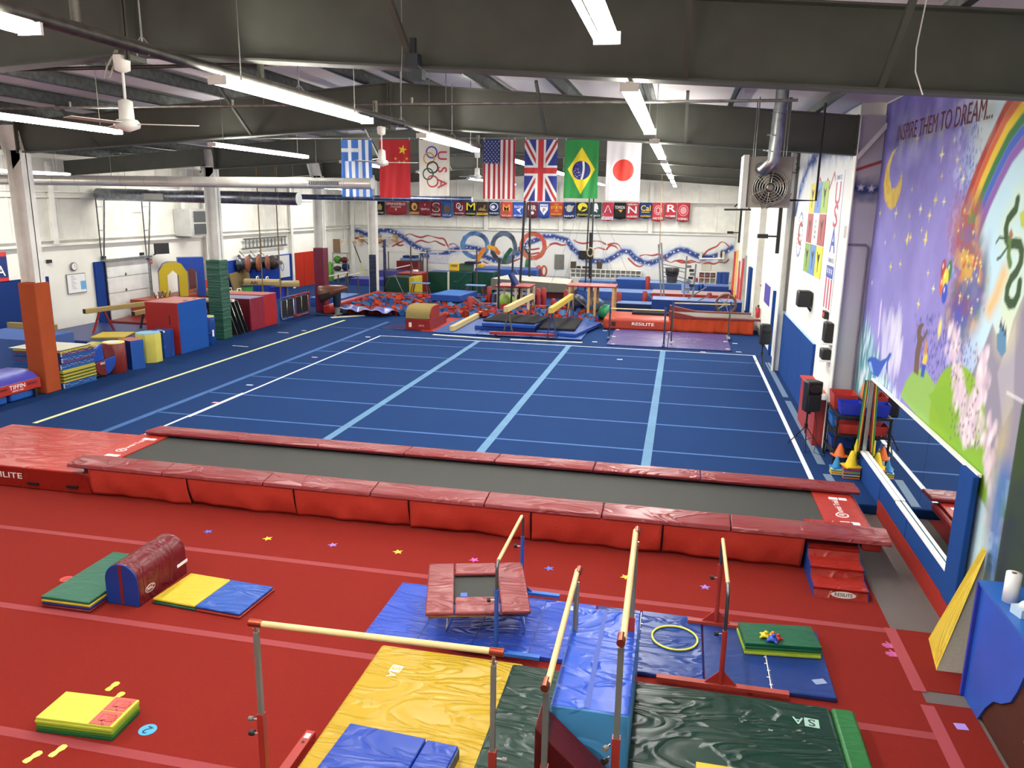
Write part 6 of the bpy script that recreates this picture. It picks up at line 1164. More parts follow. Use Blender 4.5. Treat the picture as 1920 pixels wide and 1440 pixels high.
for x in (677, 711, 741): p = FY(x, 447, 31.5); MB().cbox(p, (.13, .52, .42), M('c49a5c', 'wood')).build('bracket', bw)
# leaning bars on the right wall far end
for k, (xt, yt, xb, yb, c) in enumerate(((1379, 472, 1372, 552, 'a83432'), (1383, 470, 1376, 560, 'c8a050'), (1388, 490, 1382, 560, 'b83a34'), (1395, 485, 1386, 565, 'a83030'), (1399, 480, 1393, 585, '8a8c8c'))):
    p = FX(xt, yt, 12.3); q = FX(xb, yb, 12.15); single('stored_rail', ['dark red', 'golden wooden', 'red', 'crimson', 'silver'][k]+' rail stored upright against the far right wall', 'rail', MB().bar(p, (q.x, q.y, .03), .1, .05, M(c, 'paint')), 'rails stored at the far right wall')
# ================================================================ PAINTED WALLS, FLAGS, BANNERS, OVERHEAD
# ---- far wall mural: starry ribbon, red ribbons and five brushed rings
FW0 = FY(656, 440, 31.7); XA, XB = -9.6, 12.4; ZA, ZB = .4, 2.86
cv = Canvas(XB-XA, ZB-ZA, .022, 'e6e5df')
cv.mix((cv.noise(1.6, 11)-.45)*.25, 'cfcdc4')
def fp(x, y): p = FY(x, y, 31.68); return (p.x-XA, p.z-ZA)
def fpl(pts): return [fp(*q) for q in pts]
nz = cv.noise(.22, 3, 4)
rib = [fpl([(656, 437), (668, 433), (680, 437), (692, 441), (703, 437), (715, 432), (728, 432), (742, 437), (755, 445), (768, 455), (780, 463), (792, 469), (803, 470)]), fpl([(790, 478), (803, 480), (830, 478), (845, 470), (858, 467)]), fpl([(872, 463), (885, 465), (900, 468)]), fpl([(905, 480), (915, 484), (925, 488), (940, 488), (955, 484), (970, 476), (980, 465), (990, 455), (1005, 450), (1012, 447)]),
       fpl([(1020, 443), (1035, 443), (1050, 447), (1063, 451), (1072, 464), (1082, 474), (1092, 484), (1105, 489), (1120, 491), (1138, 489), (1155, 479), (1168, 471), (1180, 472), (1190, 483), (1205, 492), (1220, 494), (1235, 488), (1248, 482), (1260, 474), (1275, 468), (1288, 470), (1300, 477), (1315, 483), (1335, 482), (1350, 477), (1362, 471), (1372, 464)])]
for r_ in rib:
    d = cv.sd_line(r_); cv.mix(np.clip(1-(d-.02)/.48, 0, 1)**1.5*np.clip((nz-.35)*4, 0, 1)*.8, '8aa6d8'); cv.mix(np.clip(1.6-(d+.14*(nz-.5))/.125, 0, 1), '2b4488')
rs = random.Random(5)
for r_ in rib:
    for i in range(len(r_)-1):
        (x1, y1), (x2, y2) = r_[i], r_[i+1]; L = math.hypot(x2-x1, y2-y1); k = max(1, int(L/.2))
        for j in range(k): t_ = (j+.5)/k; s_ = rs.uniform(.035, .07); cv.star(x1+(x2-x1)*t_+rs.uniform(-.02, .02), y1+(y2-y1)*t_+rs.choice((-.08, .0, .08)), s_, 'f4f4f6', rs.random())
reds = [[(760, 441), (768, 438), (778, 443), (790, 446), (800, 441), (812, 444), (822, 447), (832, 447), (837, 458), (840, 463)], [(778, 455), (788, 450), (798, 454), (806, 455), (815, 451), (825, 457), (833, 460)], [(842, 459), (850, 456), (857, 462)], [(660, 452), (668, 445), (680, 450), (690, 458)], [(705, 457), (716, 453), (722, 448), (730, 446), (738, 452)], [(716, 463), (722, 459), (727, 463)], [(735, 462), (745, 456), (755, 452)], [(742, 458), (750, 461), (755, 459)],
        [(1022, 470), (1030, 460), (1040, 456), (1052, 460), (1060, 459)], [(1030, 458), (1042, 455), (1050, 459)], [(1075, 450), (1085, 456), (1098, 457), (1110, 452), (1125, 452), (1135, 458)], [(1114, 467), (1122, 464), (1133, 468)], [(1137, 468), (1143, 460), (1152, 461), (1158, 466)], [(1140, 459), (1150, 456), (1160, 458), (1165, 468)], [(1178, 485), (1190, 497), (1200, 501), (1206, 497)], [(1200, 480), (1210, 477), (1222, 480), (1236, 476), (1245, 482)], [(1248, 488), (1258, 493), (1265, 489), (1280, 488), (1290, 494), (1300, 491), (1312, 493)], [(1270, 490), (1283, 494), (1295, 488), (1305, 491)], [(1320, 478), (1326, 470), (1337, 465), (1345, 462), (1352, 453), (1360, 455), (1368, 464)], [(1318, 496), (1328, 492), (1338, 496), (1350, 491), (1360, 494), (1366, 487)], [(905, 490), (912, 494), (920, 498), (930, 500), (940, 498)], [(950, 495), (962, 490), (975, 485)], [(988, 468), (1000, 468), (1010, 466)], [(985, 478), (1000, 476), (1010, 474)]]
for r_ in reds:
    q = fpl(r_)
    # smooth by chaikin
    for _ in range(2):
        n_ = [q[0]]
        for i in range(len(q)-1): (a, b), (c, d) = q[i], q[i+1]; n_ += [(a*.75+c*.25, b*.75+d*.25), (a*.25+c*.75, b*.25+d*.75)]
        q = n_+[q[-1]]
    dd = cv.sd_line(q); cv.mix(cv.edge(dd-(.02+.03*np.abs(np.sin(cv.U*2.3+1)))), 'a8403a')
def ringp(x0, x1, y0, y1, colA, colB, wd=.25, seed=1):
    a, b = fp(x0, y0), fp(x1, y1); cx, cy, rx, ry = (a[0]+b[0])/2, (a[1]+b[1])/2, abs(b[0]-a[0])/2-wd/2, abs(b[1]-a[1])/2-wd/2; q = np.hypot((cv.U-cx)/rx, (cv.V-cy)/ry); sd = np.abs((q-1)*min(rx, ry))-wd/2+.05*(cv.noise(.15, seed)-.5); k = cv.edge(sd); nn = np.clip((cv.noise(.5, seed+20)-.35)*3.3, 0, 1)
    cv.mix(k, colA); cv.mix(k*nn, colB)
def archp(pts, wd, colA, colB, seed): dd = cv.sd_line(fpl(pts))-wd/2+.05*(cv.noise(.15, seed)-.5); k = cv.edge(dd); cv.mix(k, colA); cv.mix(k*np.clip((cv.noise(.4, seed+9)-.4)*4, 0, 1), colB)
ringp(863, 917, 433, 487, '5f8ac0', '33486c', seed=1); ringp(919, 969, 433, 496, '39434c', '5a6a80', seed=2)
archp([(893, 492), (899, 480), (906, 468)], .26, 'e0932c', 'd8622c', 3); archp([(916, 463), (928, 467), (934, 474)], .24, 'e6a82c', 'd8702c', 4); archp([(922, 474), (930, 484), (940, 492)], .2, '2c3440', '46525c', 6); archp([(945, 492), (948, 480), (957, 469)], .24, '2c6a4a', '1f4a38', 5); archp([(975, 466), (984, 471), (989, 480)], .26, '2f6a50', '26504a', 8); archp([(990, 488), (988, 500)], .3, '3a7a54', '2c6044', 9)
ringp(974, 1024, 434, 489, 'c2503a', 'b86a4c', seed=7)
mu = tag(cv.mesh('mural', frame((XA, YF-.04, ZA), (1, 0, 0), (0, 0, 1)), vcol_mat('far_wall_paint', .7)), 'painted far wall mural of starry blue ribbon, red streamers and large rings', 'mural')
# ---- right wall dream mural
YM = 2.56; ZM0, ZM1 = -.14, 6.08; W_ = YM+6.4; XM = 12.885
cv = Canvas(W_, ZM1-ZM0, .02, '8d84c8'); U, V = cv.U, cv.V
def mp_(x, y): p = FX(x, y, XM); return (YM-p.y, p.z-ZM0)
def mpl(*q): return [mp_(*a) for a in q]
n1 = cv.noise(.5, 31, 4); n2 = cv.noise(1.4, 32, 3); n3 = cv.noise(.12, 33, 2)
cv.mix(np.clip((V-4.3)/1.6, 0, 1)*.75, '5c549e'); cv.mix(np.clip(1-U/.9, 0, 1)*.5, '564e98'); cv.mix((n1-.35)*1.1, 'a69ee0'); cv.mix(np.clip((n2-.6)*2, 0, 1)*.4, '6f66b4')
# light sky to the right of a diagonal
a = mp_(1835, 190); b = mp_(1810, 640); diag = (U-(a[0]+(b[0]-a[0])*(V-a[1])/(b[1]-a[1])))
cv.mix(np.clip(.5+diag/.9+(n1-.5)*.6, 0, 1), 'bfe0ec'); cv.mix(np.clip(1-np.abs(diag-.15)/.35, 0, 1)*.35*np.clip((V-3.2), 0, 1), 'dfe2b4')
cv.mix(np.clip((V-5.0)*1.2, 0, 1)*np.clip(.4+diag/.5, 0, 1)*.5, 'cfe0dc')
# white wash and speckle between
band = np.clip(1-np.abs(diag+.45)/.5, 0, 1); cv.mix(band*np.clip((n3-.5)*5, 0, 1)*.55, 'cdd4f4')
rs = random.Random(8)
for k in range(420):
    t_ = rs.random(); x = a[0]+(b[0]-a[0])*t_+rs.gauss(-.15, .22); y = a[1]+(b[1]-a[1])*t_; cv.dot(x, y-rs.random()*.4, .012, .02, rs.choice(('5a6ab8', '4a58a0', '6f86c8')))
for k in range(300): q = mp_(rs.uniform(1715, 1805), rs.uniform(590, 720)); cv.dot(q[0], q[1], .013, .026, '4a4f98')
# rainbow: stripes across an offset curve
rc_ = mpl((1935, 195), (1915, 215), (1890, 250), (1865, 300), (1845, 345), (1828, 390), (1818, 420))
dl = cv.sd_line(rc_)
def offs(pts, o):
    out = []
    for i, p in enumerate(pts): q = pts[min(i+1, len(pts)-1)]; r = pts[max(i-1, 0)]; dx, dy = q[0]-r[0], q[1]-r[1]; L = math.hypot(dx, dy); out.append((p[0]-dy/L*o, p[1]+dx/L*o))
    return out
for k, c in enumerate(('a83a34', 'd0683c', 'e8c83a', '3f7a44', '4a66c0', '8a62a8')): cv.line(offs(rc_, -.31+.125*k), .135, c, soft=.02)
for k, c in enumerate(('a83a34', 'd0683c')): cv.mix(cv.edge(cv.sd_line(offs(rc_, -.31+.125*k))-.06)*np.clip((n1-.45)*2, 0, .4), 'c88a70')
# rainbow dissolves into a swirling trail
sw = mpl((1818, 425), (1808, 450), (1812, 480), (1822, 505), (1828, 530), (1825, 560), (1808, 578), (1795, 570))
dsw = cv.sd_line(sw); cv.mix(np.clip(1.25-dsw/.42+(n1-.5)*.8, 0, 1)*.95, '8a5a62'); n5 = cv.noise(.16, 44, 2); n6 = cv.noise(.2, 45, 2); msk = np.clip(1.3-dsw/.36, 0, 1)
for nn, c in ((n5, 'b8503c'), (n6, '4f8a54'), (cv.noise(.18, 46, 2), 'd8a84a'), (cv.noise(.2, 47, 2), '5568a8')): cv.mix(msk*np.clip((nn-.52)*7, 0, .85), c)
q = mp_(1800, 575); cv.mix(np.clip(1.2-np.hypot((U-q[0])/.45, (V-q[1])/.3), 0, 1)*.7, '5a3f80'); q = mp_(1843, 520); cv.mix(np.clip(1.1-np.abs(U-q[0])/.12, 0, 1)*np.clip(1.1-np.abs(V-q[1])/.5, 0, 1)*.7, '5f4a90')
q = mp_(1795, 430); cv.mix(np.clip(1.1-np.hypot((U-q[0])/.5, (V-q[1])/.45)+(n1-.5), 0, 1)*.7, 'b05050'); q = mp_(1795, 595); cv.mix(np.clip(1.1-np.hypot((U-q[0])/.3, (V-q[1])/.25), 0, 1)*.8, '4458b8')
for k in range(30): t_ = rs.choice(sw); cv.star(t_[0]+rs.uniform(-.25, .25), t_[1]+rs.uniform(-.2, .2), rs.uniform(.02, .045), 'f2e48a', 0, .35, 4)
# stars in the night sky
for x, y in ((1660, 455), (1677, 443), (1700, 450), (1707, 445), (1728, 432), (1736, 440), (1735, 450), (1766, 330), (1766, 290), (1710, 355), (1726, 392), (1754, 375), (1795, 300), (1806, 335), (1670, 500), (1635, 530), (1740, 512), (1750, 541), (1688, 495), (1722, 570), (1705, 405), (1680, 400), (1690, 330), (1743, 404), (1668, 345), (1800, 318), (1650, 400), (1770, 378), (1790, 262), (1720, 260)): q = mp_(x, y); cv.star(q[0], q[1], rs.uniform(.045, .1), rs.choice(('f0e07a', 'f6ecb0', 'e8d060')), 0, .3, 4)
for x, y in ((1702, 448), (1736, 447)): q = mp_(x, y); cv.dot(q[0], q[1], .035, .09, 'f2e070')
# moon
mo = mpl((1684, 275), (1673, 285), (1662, 312), (1657, 345), (1658, 372), (1664, 388), (1671, 393), (1678, 388), (1686, 370), (1691, 345), (1692, 320), (1687, 338), (1679, 353), (1672, 354), (1668, 340), (1668, 315), (1674, 292)); cv.poly(mo, 'd6b048', soft=.012); cv.mix(cv.edge(cv.sd_poly(mo))*np.clip((n3-.45)*3, 0, .5), 'e8cf7a')
# glow behind the words
gl = mpl((1683, 262), (1855, 210)); dg = cv.sd_line(gl); cv.mix(np.clip(1.1-dg/.42, 0, 1)*np.clip((cv.noise(.25, 50, 2)-.3)*2, 0, 1)*.55, 'b9c0b4')
# balloons
for x, y, c in ((1769, 505, 'a84a4c'), (1780, 508, '3f7a50'), (1766, 535, 'cc6a40'), (1773, 523, 'f0d838'), (1771, 550, '2f52c0')): q = mp_(x, y); cv.dot(q[0], q[1], .1, .13, c, .006); cv.dot(q[0]-.03, q[1]+.04, .02, .03, 'f4f0e8', .01)
# ground: blue green grass with white brush flames, hills, mountains
g0 = mp_(1625, 640); hz_ = .62*(1-np.clip((U-.1)/3.6, 0, 1))+.0; base = V-(mp_(1640, 650)[1]+.1-.33*U)
cv.mix(np.clip(.6-base/.5+(n1-.5)*1.2, 0, 1), '5f9aa0'); cv.mix(np.clip(.2-base/.6+(n1-.5), 0, 1)*.7, '6fa8b8')
for k in range(170):
    u = rs.uniform(.05, 3.1); v = mp_(1640, 650)[1]+.1-.33*u+rs.uniform(-.75, .3); cv.dot(u, v, .035, rs.uniform(.07, .16), rs.choice(('e8f4f4', 'a8d0dc', '4f8a9c', '3f8088', 'd8ecf4')), .03)
for k in range(60): q = mp_(rs.uniform(1655, 1690), rs.uniform(600, 690)); cv.dot(q[0], q[1], .04, rs.uniform(.08, .18), rs.choice(('e4e0f0', 'c8c4e4')), .05)
for k in range(14): q = mp_(1652-.12*k*3, 570+k*4.2); cv.dot(q[0], q[1], .03, .06, 'dccdf0', .03)
# whale
cv.poly(mpl((1626, 675), (1632, 669), (1642, 670), (1650, 677), (1662, 671), (1668, 661), (1672, 663), (1665, 680), (1664, 704), (1661, 690), (1663, 676), (1655, 690), (1646, 708), (1636, 702), (1629, 690)), '2f58b4', soft=.01); cv.poly(mpl((1628, 680), (1633, 678), (1638, 700), (1632, 695)), '8fb8e0', soft=.01)
# mountains
cv.poly(mpl((1795, 790), (1822, 700), (1845, 650), (1861, 606), (1872, 640), (1885, 660), (1900, 600), (1925, 540), (1990, 500), (1990, 900), (1850, 900)), '8f8a9c', soft=.015)
cv.poly(mpl((1870, 700), (1890, 640), (1905, 600), (1900, 760), (1880, 800)), 'a8a4b0', soft=.02); q = mp_(1885, 620); cv.mix(np.clip(1.1-np.hypot((U-q[0])/.35, (V-q[1])/.35), 0, 1)*.6, 'e6e0a0')
cv.poly(mpl((1869, 625), (1873, 625), (1875, 612), (1878, 604), (1881, 612), (1884, 618), (1887, 630), (1886, 660), (1878, 670), (1869, 655)), '5a86a8', soft=.008)
for x, y in ((1877, 603), (1882, 610), (1886, 618)): q = mp_(x, y); cv.poly([(q[0]-.03, q[1]-.06), (q[0]+.03, q[1]-.06), (q[0], q[1]+.05)], '2a2f48')
# green hills
cv.poly(mpl((1688, 742), (1700, 712), (1715, 692), (1735, 692), (1752, 720), (1790, 800), (1850, 900), (1885, 980), (1885, 900), (1840, 850), (1760, 830)), '8fb85a', soft=.01)
cv.ell(*mp_(1790, 800), .95, .72, '86b028', soft=.02); cv.poly(mpl((1740, 740), (1770, 722), (1800, 730), (1830, 790), (1860, 860), (1885, 960), (1870, 990), (1790, 850)), '7fae2a', soft=.02)
# blossoms drifting
for k in range(360):
    ch = rs.choice(((1785, 610, 1800, 760), (1800, 720, 1815, 820), (1830, 740, 1815, 830), (1850, 780, 1865, 1000), (1845, 660, 1835, 760))); t_ = rs.random(); q = mp_(ch[0]+(ch[2]-ch[0])*t_+rs.gauss(0, 7), ch[1]+(ch[3]-ch[1])*t_); cv.dot(q[0], q[1], .03, .05, rs.choice(('e0cdd8', 'd8c4d4', 'efe6ea', 'c8b0c0')), .035)
for k in range(90): q = mp_(rs.uniform(1780, 1835), rs.uniform(640, 840)); cv.dot(q[0], q[1], .012, .02, '6a3f60')
cv.mix(np.clip(1-np.abs(U-mp_(1868, 900)[0])/.2, 0, 1)*np.clip((2.9-V)/1, 0, 1)*np.clip(n1*1.6-.3, 0, 1)*.8, 'd8cc5a')
# bear like brown figure and a child in yellow top with blue trousers
cv.poly(mpl((1713, 698), (1716, 660), (1720, 640), (1719, 622), (1722, 610), (1729, 605), (1732, 608), (1728, 618), (1727, 628), (1731, 632), (1737, 618), (1740, 617), (1736, 632), (1728, 645), (1724, 670), (1722, 704)), '6a5348', soft=.01)
cv.poly(mpl((1733, 660), (1737, 658), (1739, 668), (1736, 684), (1729, 682)), 'e8c834', soft=.008); cv.poly(mpl((1729, 682), (1736, 684), (1732, 708), (1726, 706)), '2f4fb0', soft=.008); q = mp_(1736, 652); cv.dot(q[0], q[1], .07, .1, 'c08a62')
q = mp_(1762, 616); cv.dot(q[0], q[1], .06, .12, 'f0e070', .03)
# fox like orange shape low left, flame shape
cv.poly(mpl((1612, 742), (1616, 725), (1620, 716), (1624, 728), (1626, 745), (1618, 752)), 'd8824a', soft=.01)
cv.mix(np.clip(1.1-cv.sd_line(mpl((1882, 515), (1868, 555), (1855, 580)))/.16, 0, 1)*.8, 'e8b04a')
# dragon: looping green body
dr_ = mpl((1908, 375), (1905, 392), (1897, 402), (1890, 412), (1886, 428), (1887, 447), (1893, 458), (1903, 456), (1912, 458), (1916, 472), (1914, 492), (1906, 510), (1896, 522), (1889, 540), (1887, 558), (1893, 570), (1902, 568), (1909, 552), (1912, 530)); cv.mix(np.clip(1.2-cv.sd_line(dr_)/.2, 0, 1)*.35, 'dfe88a'); cv.line(dr_, .11, '33502f', soft=.012); cv.line(mpl((1893, 448), (1891, 480), (1894, 496)), .09, '5a7a3c', soft=.012); cv.line(mpl((1887, 448), (1874, 445), (1868, 455)), .03, '33502f'); cv.line(mpl((1890, 462), (1876, 482), (1870, 486)), .035, '33502f'); cv.poly(mpl((1892, 438), (1896, 428), (1900, 440), (1896, 450)), 'a8684a', soft=.01); cv.poly(mpl((1912, 400), (1925, 390), (1925, 430), (1914, 425)), 'b8c84a', soft=.01)
# lower right: waterfall
cv.mix(np.clip(1.2-cv.sd_line(mpl((1880, 905), (1868, 960), (1862, 1060)))/.3, 0, 1)*.9, '3f6cb0'); cv.mix(np.clip((n3-.55)*5, 0, 1)*np.clip(1-np.abs(U-mp_(1862, 1000)[0])/.3, 0, 1)*np.clip((1.9-V), 0, 1)*.5, 'cfe0f0')
cv.mix(np.clip(cv.edge(cv.sd_poly(mpl((1917, 755), (1863, 1095), (1850, 1300), (2100, 1500), (2200, 900))), .01), 0, 1), '2c4420'); cv.mix(cv.edge(cv.sd_poly(mpl((1895, 900), (1863, 1095), (1850, 1300), (2100, 1500), (2200, 950))), .1)*np.clip(n1*2-.3, 0, 1), '1e2c38')
cv.line(mpl((1888, 736), (1918, 753)), .02, 'f0f0f0')
mu = thing('mural', 'big purple dream mural with moon, rainbow, dragon, whale and green hills on the right wall', 'mural', (XM, -1.3, 1.6)); cv.mesh('painted_panel', frame((XM, YM, ZM0), (0, -1, 0), (0, 0, 1)), vcol_mat('mural_paint', .85), mu)
a, b, c = FX(1681, 268, XM), FX(1846, 228, XM), FX(1683, 238, XM); Lx = Vector((0, b.y-a.y, b.z-a.z)); MR = M('6a2436', 'plain')
mid = (a+b)/2+Vector((-.004, 0, (c.z-a.z)*.5)); MB().text('INSPIRE THEM TO DREAM...', frame(mid+Vector((0, -.12, 0)), Lx, (0, 0, 1)), (c.z-a.z)*1.42, MR, width=Lx.length*1.06, bold=0).build('lettering', mu)
# ---- wall items on the right
def rw(name, label, cat, a, b, m, th=.02, X=12.5, **k):
    p, q = FX(*a, X), FX(*b, X); return single(name, label, cat, B(X-th, X-.002, min(p.y, q.y), max(p.y, q.y), min(p.z, q.z), max(p.z, q.z), m), **k)
sw_ = thing('wall_poster', 'nine panel colour poster with gymnast silhouettes on the right white wall', 'poster', (12.48, 6.1, 2.9)); y0, y1, z0, z1 = 4.93, 7.33, 2.92, 4.92
cols = [['8fb858', 'e8d23c', '5f86d0'], ['b85058', 'eceae6', 'b85058'], ['e8d84a', '5a80c8', '9cc048']]; cols = [['e8d84a', '6a90d8', 'a8c858'], ['b85a5c', 'e8e6e2', 'b85a5c'], ['94b858', '6a94cc', 'e2dc44']]
for r_ in range(3):
    for c_ in range(3):
        ya = y1-(y1-y0)*(c_+1)/3; za = z1-(z1-z0)*(r_+1)/3; mb = B(12.485, 12.496, ya+.008, ya+(y1-y0)/3-.008, za+.01, za+(z1-z0)/3-.01, M(cols[r_][c_], 'plain')); T = frame((12.483, ya+.4, za+.33), (0, -1, 0), (0, 0, 1)); FG = M('4a4a3c', 'plain')
        if (r_, c_) == (1, 1):
            for k in range(4): mb.text(['TOP', 'ACTS', 'GYM', 'TEAM'][k], T @ Matrix.Translation((0, .16-.11*k, 0)), .09, M('6a6a70'))
        else:
            s_ = 1 if (r_+c_) % 2 else -1; mb.prism([(-.02, -.2), (.03, -.2), (.04, 0), (.2*s_, .2), (.16*s_, .22), (0, .08), (-.14*s_, .2), (-.17*s_, .17), (-.03, .0)], 0, .001, FG, T=T); mb.prism([(.05*math.cos(t_), .12+.05*math.sin(t_)) for t_ in [2*PI*k/10 for k in range(10)]], 0, .0012, FG, T=T)
        mb.build('poster_panel', sw_)
ub = thing('team_banner', 'tall vertical banner with USA letters, stars and red stripes on the right wall', 'banner', (12.48, 3.9, 2.45)); y0, y1 = 3.42, 4.3; mb = B(12.484, 12.496, y0, y1, 2.42, 5.05, M('e6e6ea', 'plain'))
RD_, BL_ = M('c4505a', 'plain'), M('4a5cb0', 'plain'); T = lambda z: frame((12.481, (y0+y1)/2, z), (0, -1, 0), (0, 0, 1))
mb.text('U', T(4.62), .6, RD_, width=.5).text('S', T(4.2), .6, RD_, width=.42).text('A', T(3.74), .66, BL_, width=.55).text('GYMNASTICS', T(3.38), .12, M('8a94a8'), width=.6).text('GYMNASTICS', T(4.93), .12, M('8a94a8'), width=.6).box(12.482, 12.484, y0+.08, y1-.08, 3.05, 3.28, BL_)
for k in range(3): mb.text('*', T(3.12) @ Matrix.Translation((-.2+.2*k, 0, .002)), .3, WT)
for k in range(3): mb.box(12.482, 12.484, y0+.1+.28*k, y0+.22+.28*k, 2.46, 3.04, RD_)
mb.build('banner_cloth', ub)
p = FX(1500, 440, 12.5); em = thing('wall_emblem', 'round red and blue dotted emblem poster left of the nine panel poster', 'poster', p); T_ = frame((12.49, p.y, p.z), (0, -1, 0), (0, 0, 1)); mb = MB()
for k in range(28): a_ = 2*PI*k/28; mb.prism([(.4*math.cos(a_)-.02, .52*math.sin(a_)-.03), (.4*math.cos(a_)+.03, .52*math.sin(a_)-.03), (.4*math.cos(a_)+.03, .52*math.sin(a_)+.03), (.4*math.cos(a_)-.02, .52*math.sin(a_)+.03)], 0, .001, BL_, T=T_)
mb.text('C', T_ @ Matrix.Translation((0, 0, .001)), .8, RD_).text('CHAMPION', T_ @ Matrix.Translation((.02, -.02, .002)), .11, RD_, width=.4).build('print', em)
# starry garland painted at the top of the right wall
cv = Canvas(7.1, 1.6, .025, 'ebeae6'); nn = cv.noise(.25, 71, 4); d = cv.sd_line([(0, .0), (.6, .7), (1.6, 1.2), (3, 1.45), (5, 1.4), (6.4, 1.35), (7.1, 1.1)]); cv.mix(np.clip(1-(d-.02)/.45, 0, 1)*np.clip((nn-.35)*4, 0, 1)*.85, '7f9ccc'); cv.mix(np.clip(1.3-d/.16+(nn-.5), 0, 1), '2f4a90')
for k in range(40): t_ = rs.random()*6.8; cv.star(t_, np.interp(t_, [0, .6, 1.6, 3, 5, 6.4, 7.1], [0, .7, 1.2, 1.45, 1.4, 1.35, 1.1])+rs.uniform(-.12, .12), rs.uniform(.03, .07), 'f4f4f6', rs.random())
for q in ([(3.0, .2), (3.1, .55), (3.5, .85), (3.8, .7), (4.1, .5), (4.5, .8), (4.8, .6), (5.2, .9), (5.4, .7)],): cv.line(q, .06, 'b84a48', .01)
tag(cv.mesh('wall_painting', frame((12.494, 9.7, 4.15), (0, -1, 0), (0, 0, 1)), vcol_mat('garland_paint', .7)), 'painted starry blue garland along the top of the right white wall', 'mural')
cv = Canvas(.42, 1.0, .02, 'c4c0c4'); nn = cv.noise(.15, 77, 3); cv.mix(np.clip(1.2-np.abs(cv.V-.5)/.22+(nn-.5), 0, 1), '2c4078'); cv.star(.13, .52, .06, 'f0f0f4'); cv.star(.3, .5, .06, 'f0f0f4'); cv.line([(0, .8), (.42, .95)], .05, 'b03a3c'); tag(cv.mesh('wall_painting', frame((12.47, 2.475, 4.2), (1, 0, 0), (0, 0, 1)), vcol_mat('star_patch', .7)), 'painted blue patch with two white stars beside the mural edge', 'mural')
for k, (y0, y1) in enumerate(((4.62, 6.3), (6.31, 8.0), (8.01, 9.7))): single('wall_pad', 'tall blue wall pad on the right wall, %s of three' % ('nearest', 'middle', 'farthest')[k], 'wall pad', B(12.44, 12.495, y0, y1, .02, 1.62, PADBLUE, top=M('9cc4ec', 'plain')), 'blue pads on the right wall', bevel=.01)
rw('wall_pad', 'narrow blue wall pad beyond the white wall post', 'wall pad', (1455, 545), (1442, 700), PADBLUE, .08)
rw('wall_pad', 'tall far blue wall pad beside the far white column', 'wall pad', (1412, 503), (1400, 602), PADBLUE, .1)
tag(MB().box(12.43, 12.5, 9.72, 9.78, 1.66, 5.4, M('6a6460', 'paint')).build('trim_14'), kind='structure')
o = thing('wall_speaker', 'black loudspeaker fixed on the white wall above the blue pads', 'speaker', (12.3, 5.6, 1.9)); p, q = FY(1498, 546, 5.5), FY(1521, 577, 5.5); B(p.x, q.x, 5.5, 5.85, q.z, p.z, BLACKP).build('cabinet', o, bevel=.03); MB().bar(((p.x+q.x)/2+.1, 5.7, q.z), (12.5, 5.7, q.z-.1), .05, .05, BLACKP).build('bracket', o)
p = FX(1547, 590, 12.45); single('exit_sign', 'small lit red sign on the white wall near the column', 'sign', B(12.42, 12.49, p.y-.14, p.y+.14, p.z-.07, p.z+.07, BLACKP).text('EXIT', frame((12.415, p.y, p.z), (0, -1, 0), (0, 0, 1)), .11, M('ff4a3a', 'emit', 1.5), width=.22))
o = thing('wall_monitor', 'black speaker box on the right wall beside the column, upper of two', 'speaker', (12.3, 2.9, 1.6)); p, q = FY(1549, 606, 2.9), FY(1566, 644, 2.9); B(p.x, 12.49, 2.9, 3.2, q.z, p.z, BLACKP).build('cabinet', o, bevel=.02); B(p.x-.05, 12.5, 2.85, 3.3, q.z-.03, q.z-.003, WT).build('shelf', o)
o = thing('stereo_box', 'black stereo box on a small white wall shelf, lower of two', 'stereo', (12.3, 2.9, 1.2)); p, q = FY(1542, 656, 2.9), FY(1564, 676, 2.9); B(p.x, 12.49, 2.9, 3.2, q.z, p.z, BLACKP).build('cabinet', o, bevel=.02); B(p.x-.05, 12.5, 2.85, 3.3, q.z-.03, q.z-.003, WT).build('shelf', o)
# red cabinet
rk_ = thing('low_cabinet', 'long low red cabinet beside the column on the right wall', 'cabinet', (12.4, 3.6, 0)); B(12.28, 12.49, 2.68, 4.6, 0, .93, M('9c2a28', 'paint')).build('carcass', rk_); B(12.24, 12.495, 2.66, 4.6, .932, .96, M('b83c34', 'paint')).build('worktop', rk_)
for x, y, r, h, c, l in ((1530, 700, .045, .14, 'e8e4d8', 'white mug'), (1535, 703, .04, .16, '2a3f8c', 'blue topped bottle'), (1541, 708, .05, .12, 'e0d090', 'yellow labelled jar'), (1549, 702, .06, .1, 'f0f0ee', 'white folded cloth')): p = FX(x, y, 12.36); single('jar' if 'jar' in l else 'cup', l+' on top of the long red cabinet', 'cup', MB().lathe([(r, 0), (r, h*.9), (r*.7, h)], M(c), c=(12.36, p.y, .962), n=14))
# extinguisher, signs, poster
for a, b, m, nme, l, cat in (((1419, 528), (1428, 535), M('c84a48'), 'alarm_sign', 'small red fire sign above the extinguisher', 'sign'), ((1436, 530), (1442, 575), M('4a3fa0', 'plain'), 'wall_poster', 'narrow purple poster left of the blue wall pads', 'poster')): rw(nme, l, cat, a, b, m)
p = FX(1421, 588, 12.4); o = thing('fire_extinguisher', 'red fire extinguisher hanging on the far white wall', 'fire extinguisher', (12.4, p.y, .9)); z = FX(1421, 597, 12.4).z; MB().lathe([(.07, 0), (.075, .03), (.075, .3), (.03, .38)], M('b8282a', 'plain', .3), c=(12.4, p.y, z), n=16).build('cylinder', o); MB().cbox((12.4, p.y, z+.42), (.05, .1, .06), BLACK).build('valve', o); MB().tube([(12.4, p.y, z+.42), (12.32, p.y+.12, z+.35), (12.36, p.y+.12, z+.1)], .012, BLACK, 6).build('hose', o)
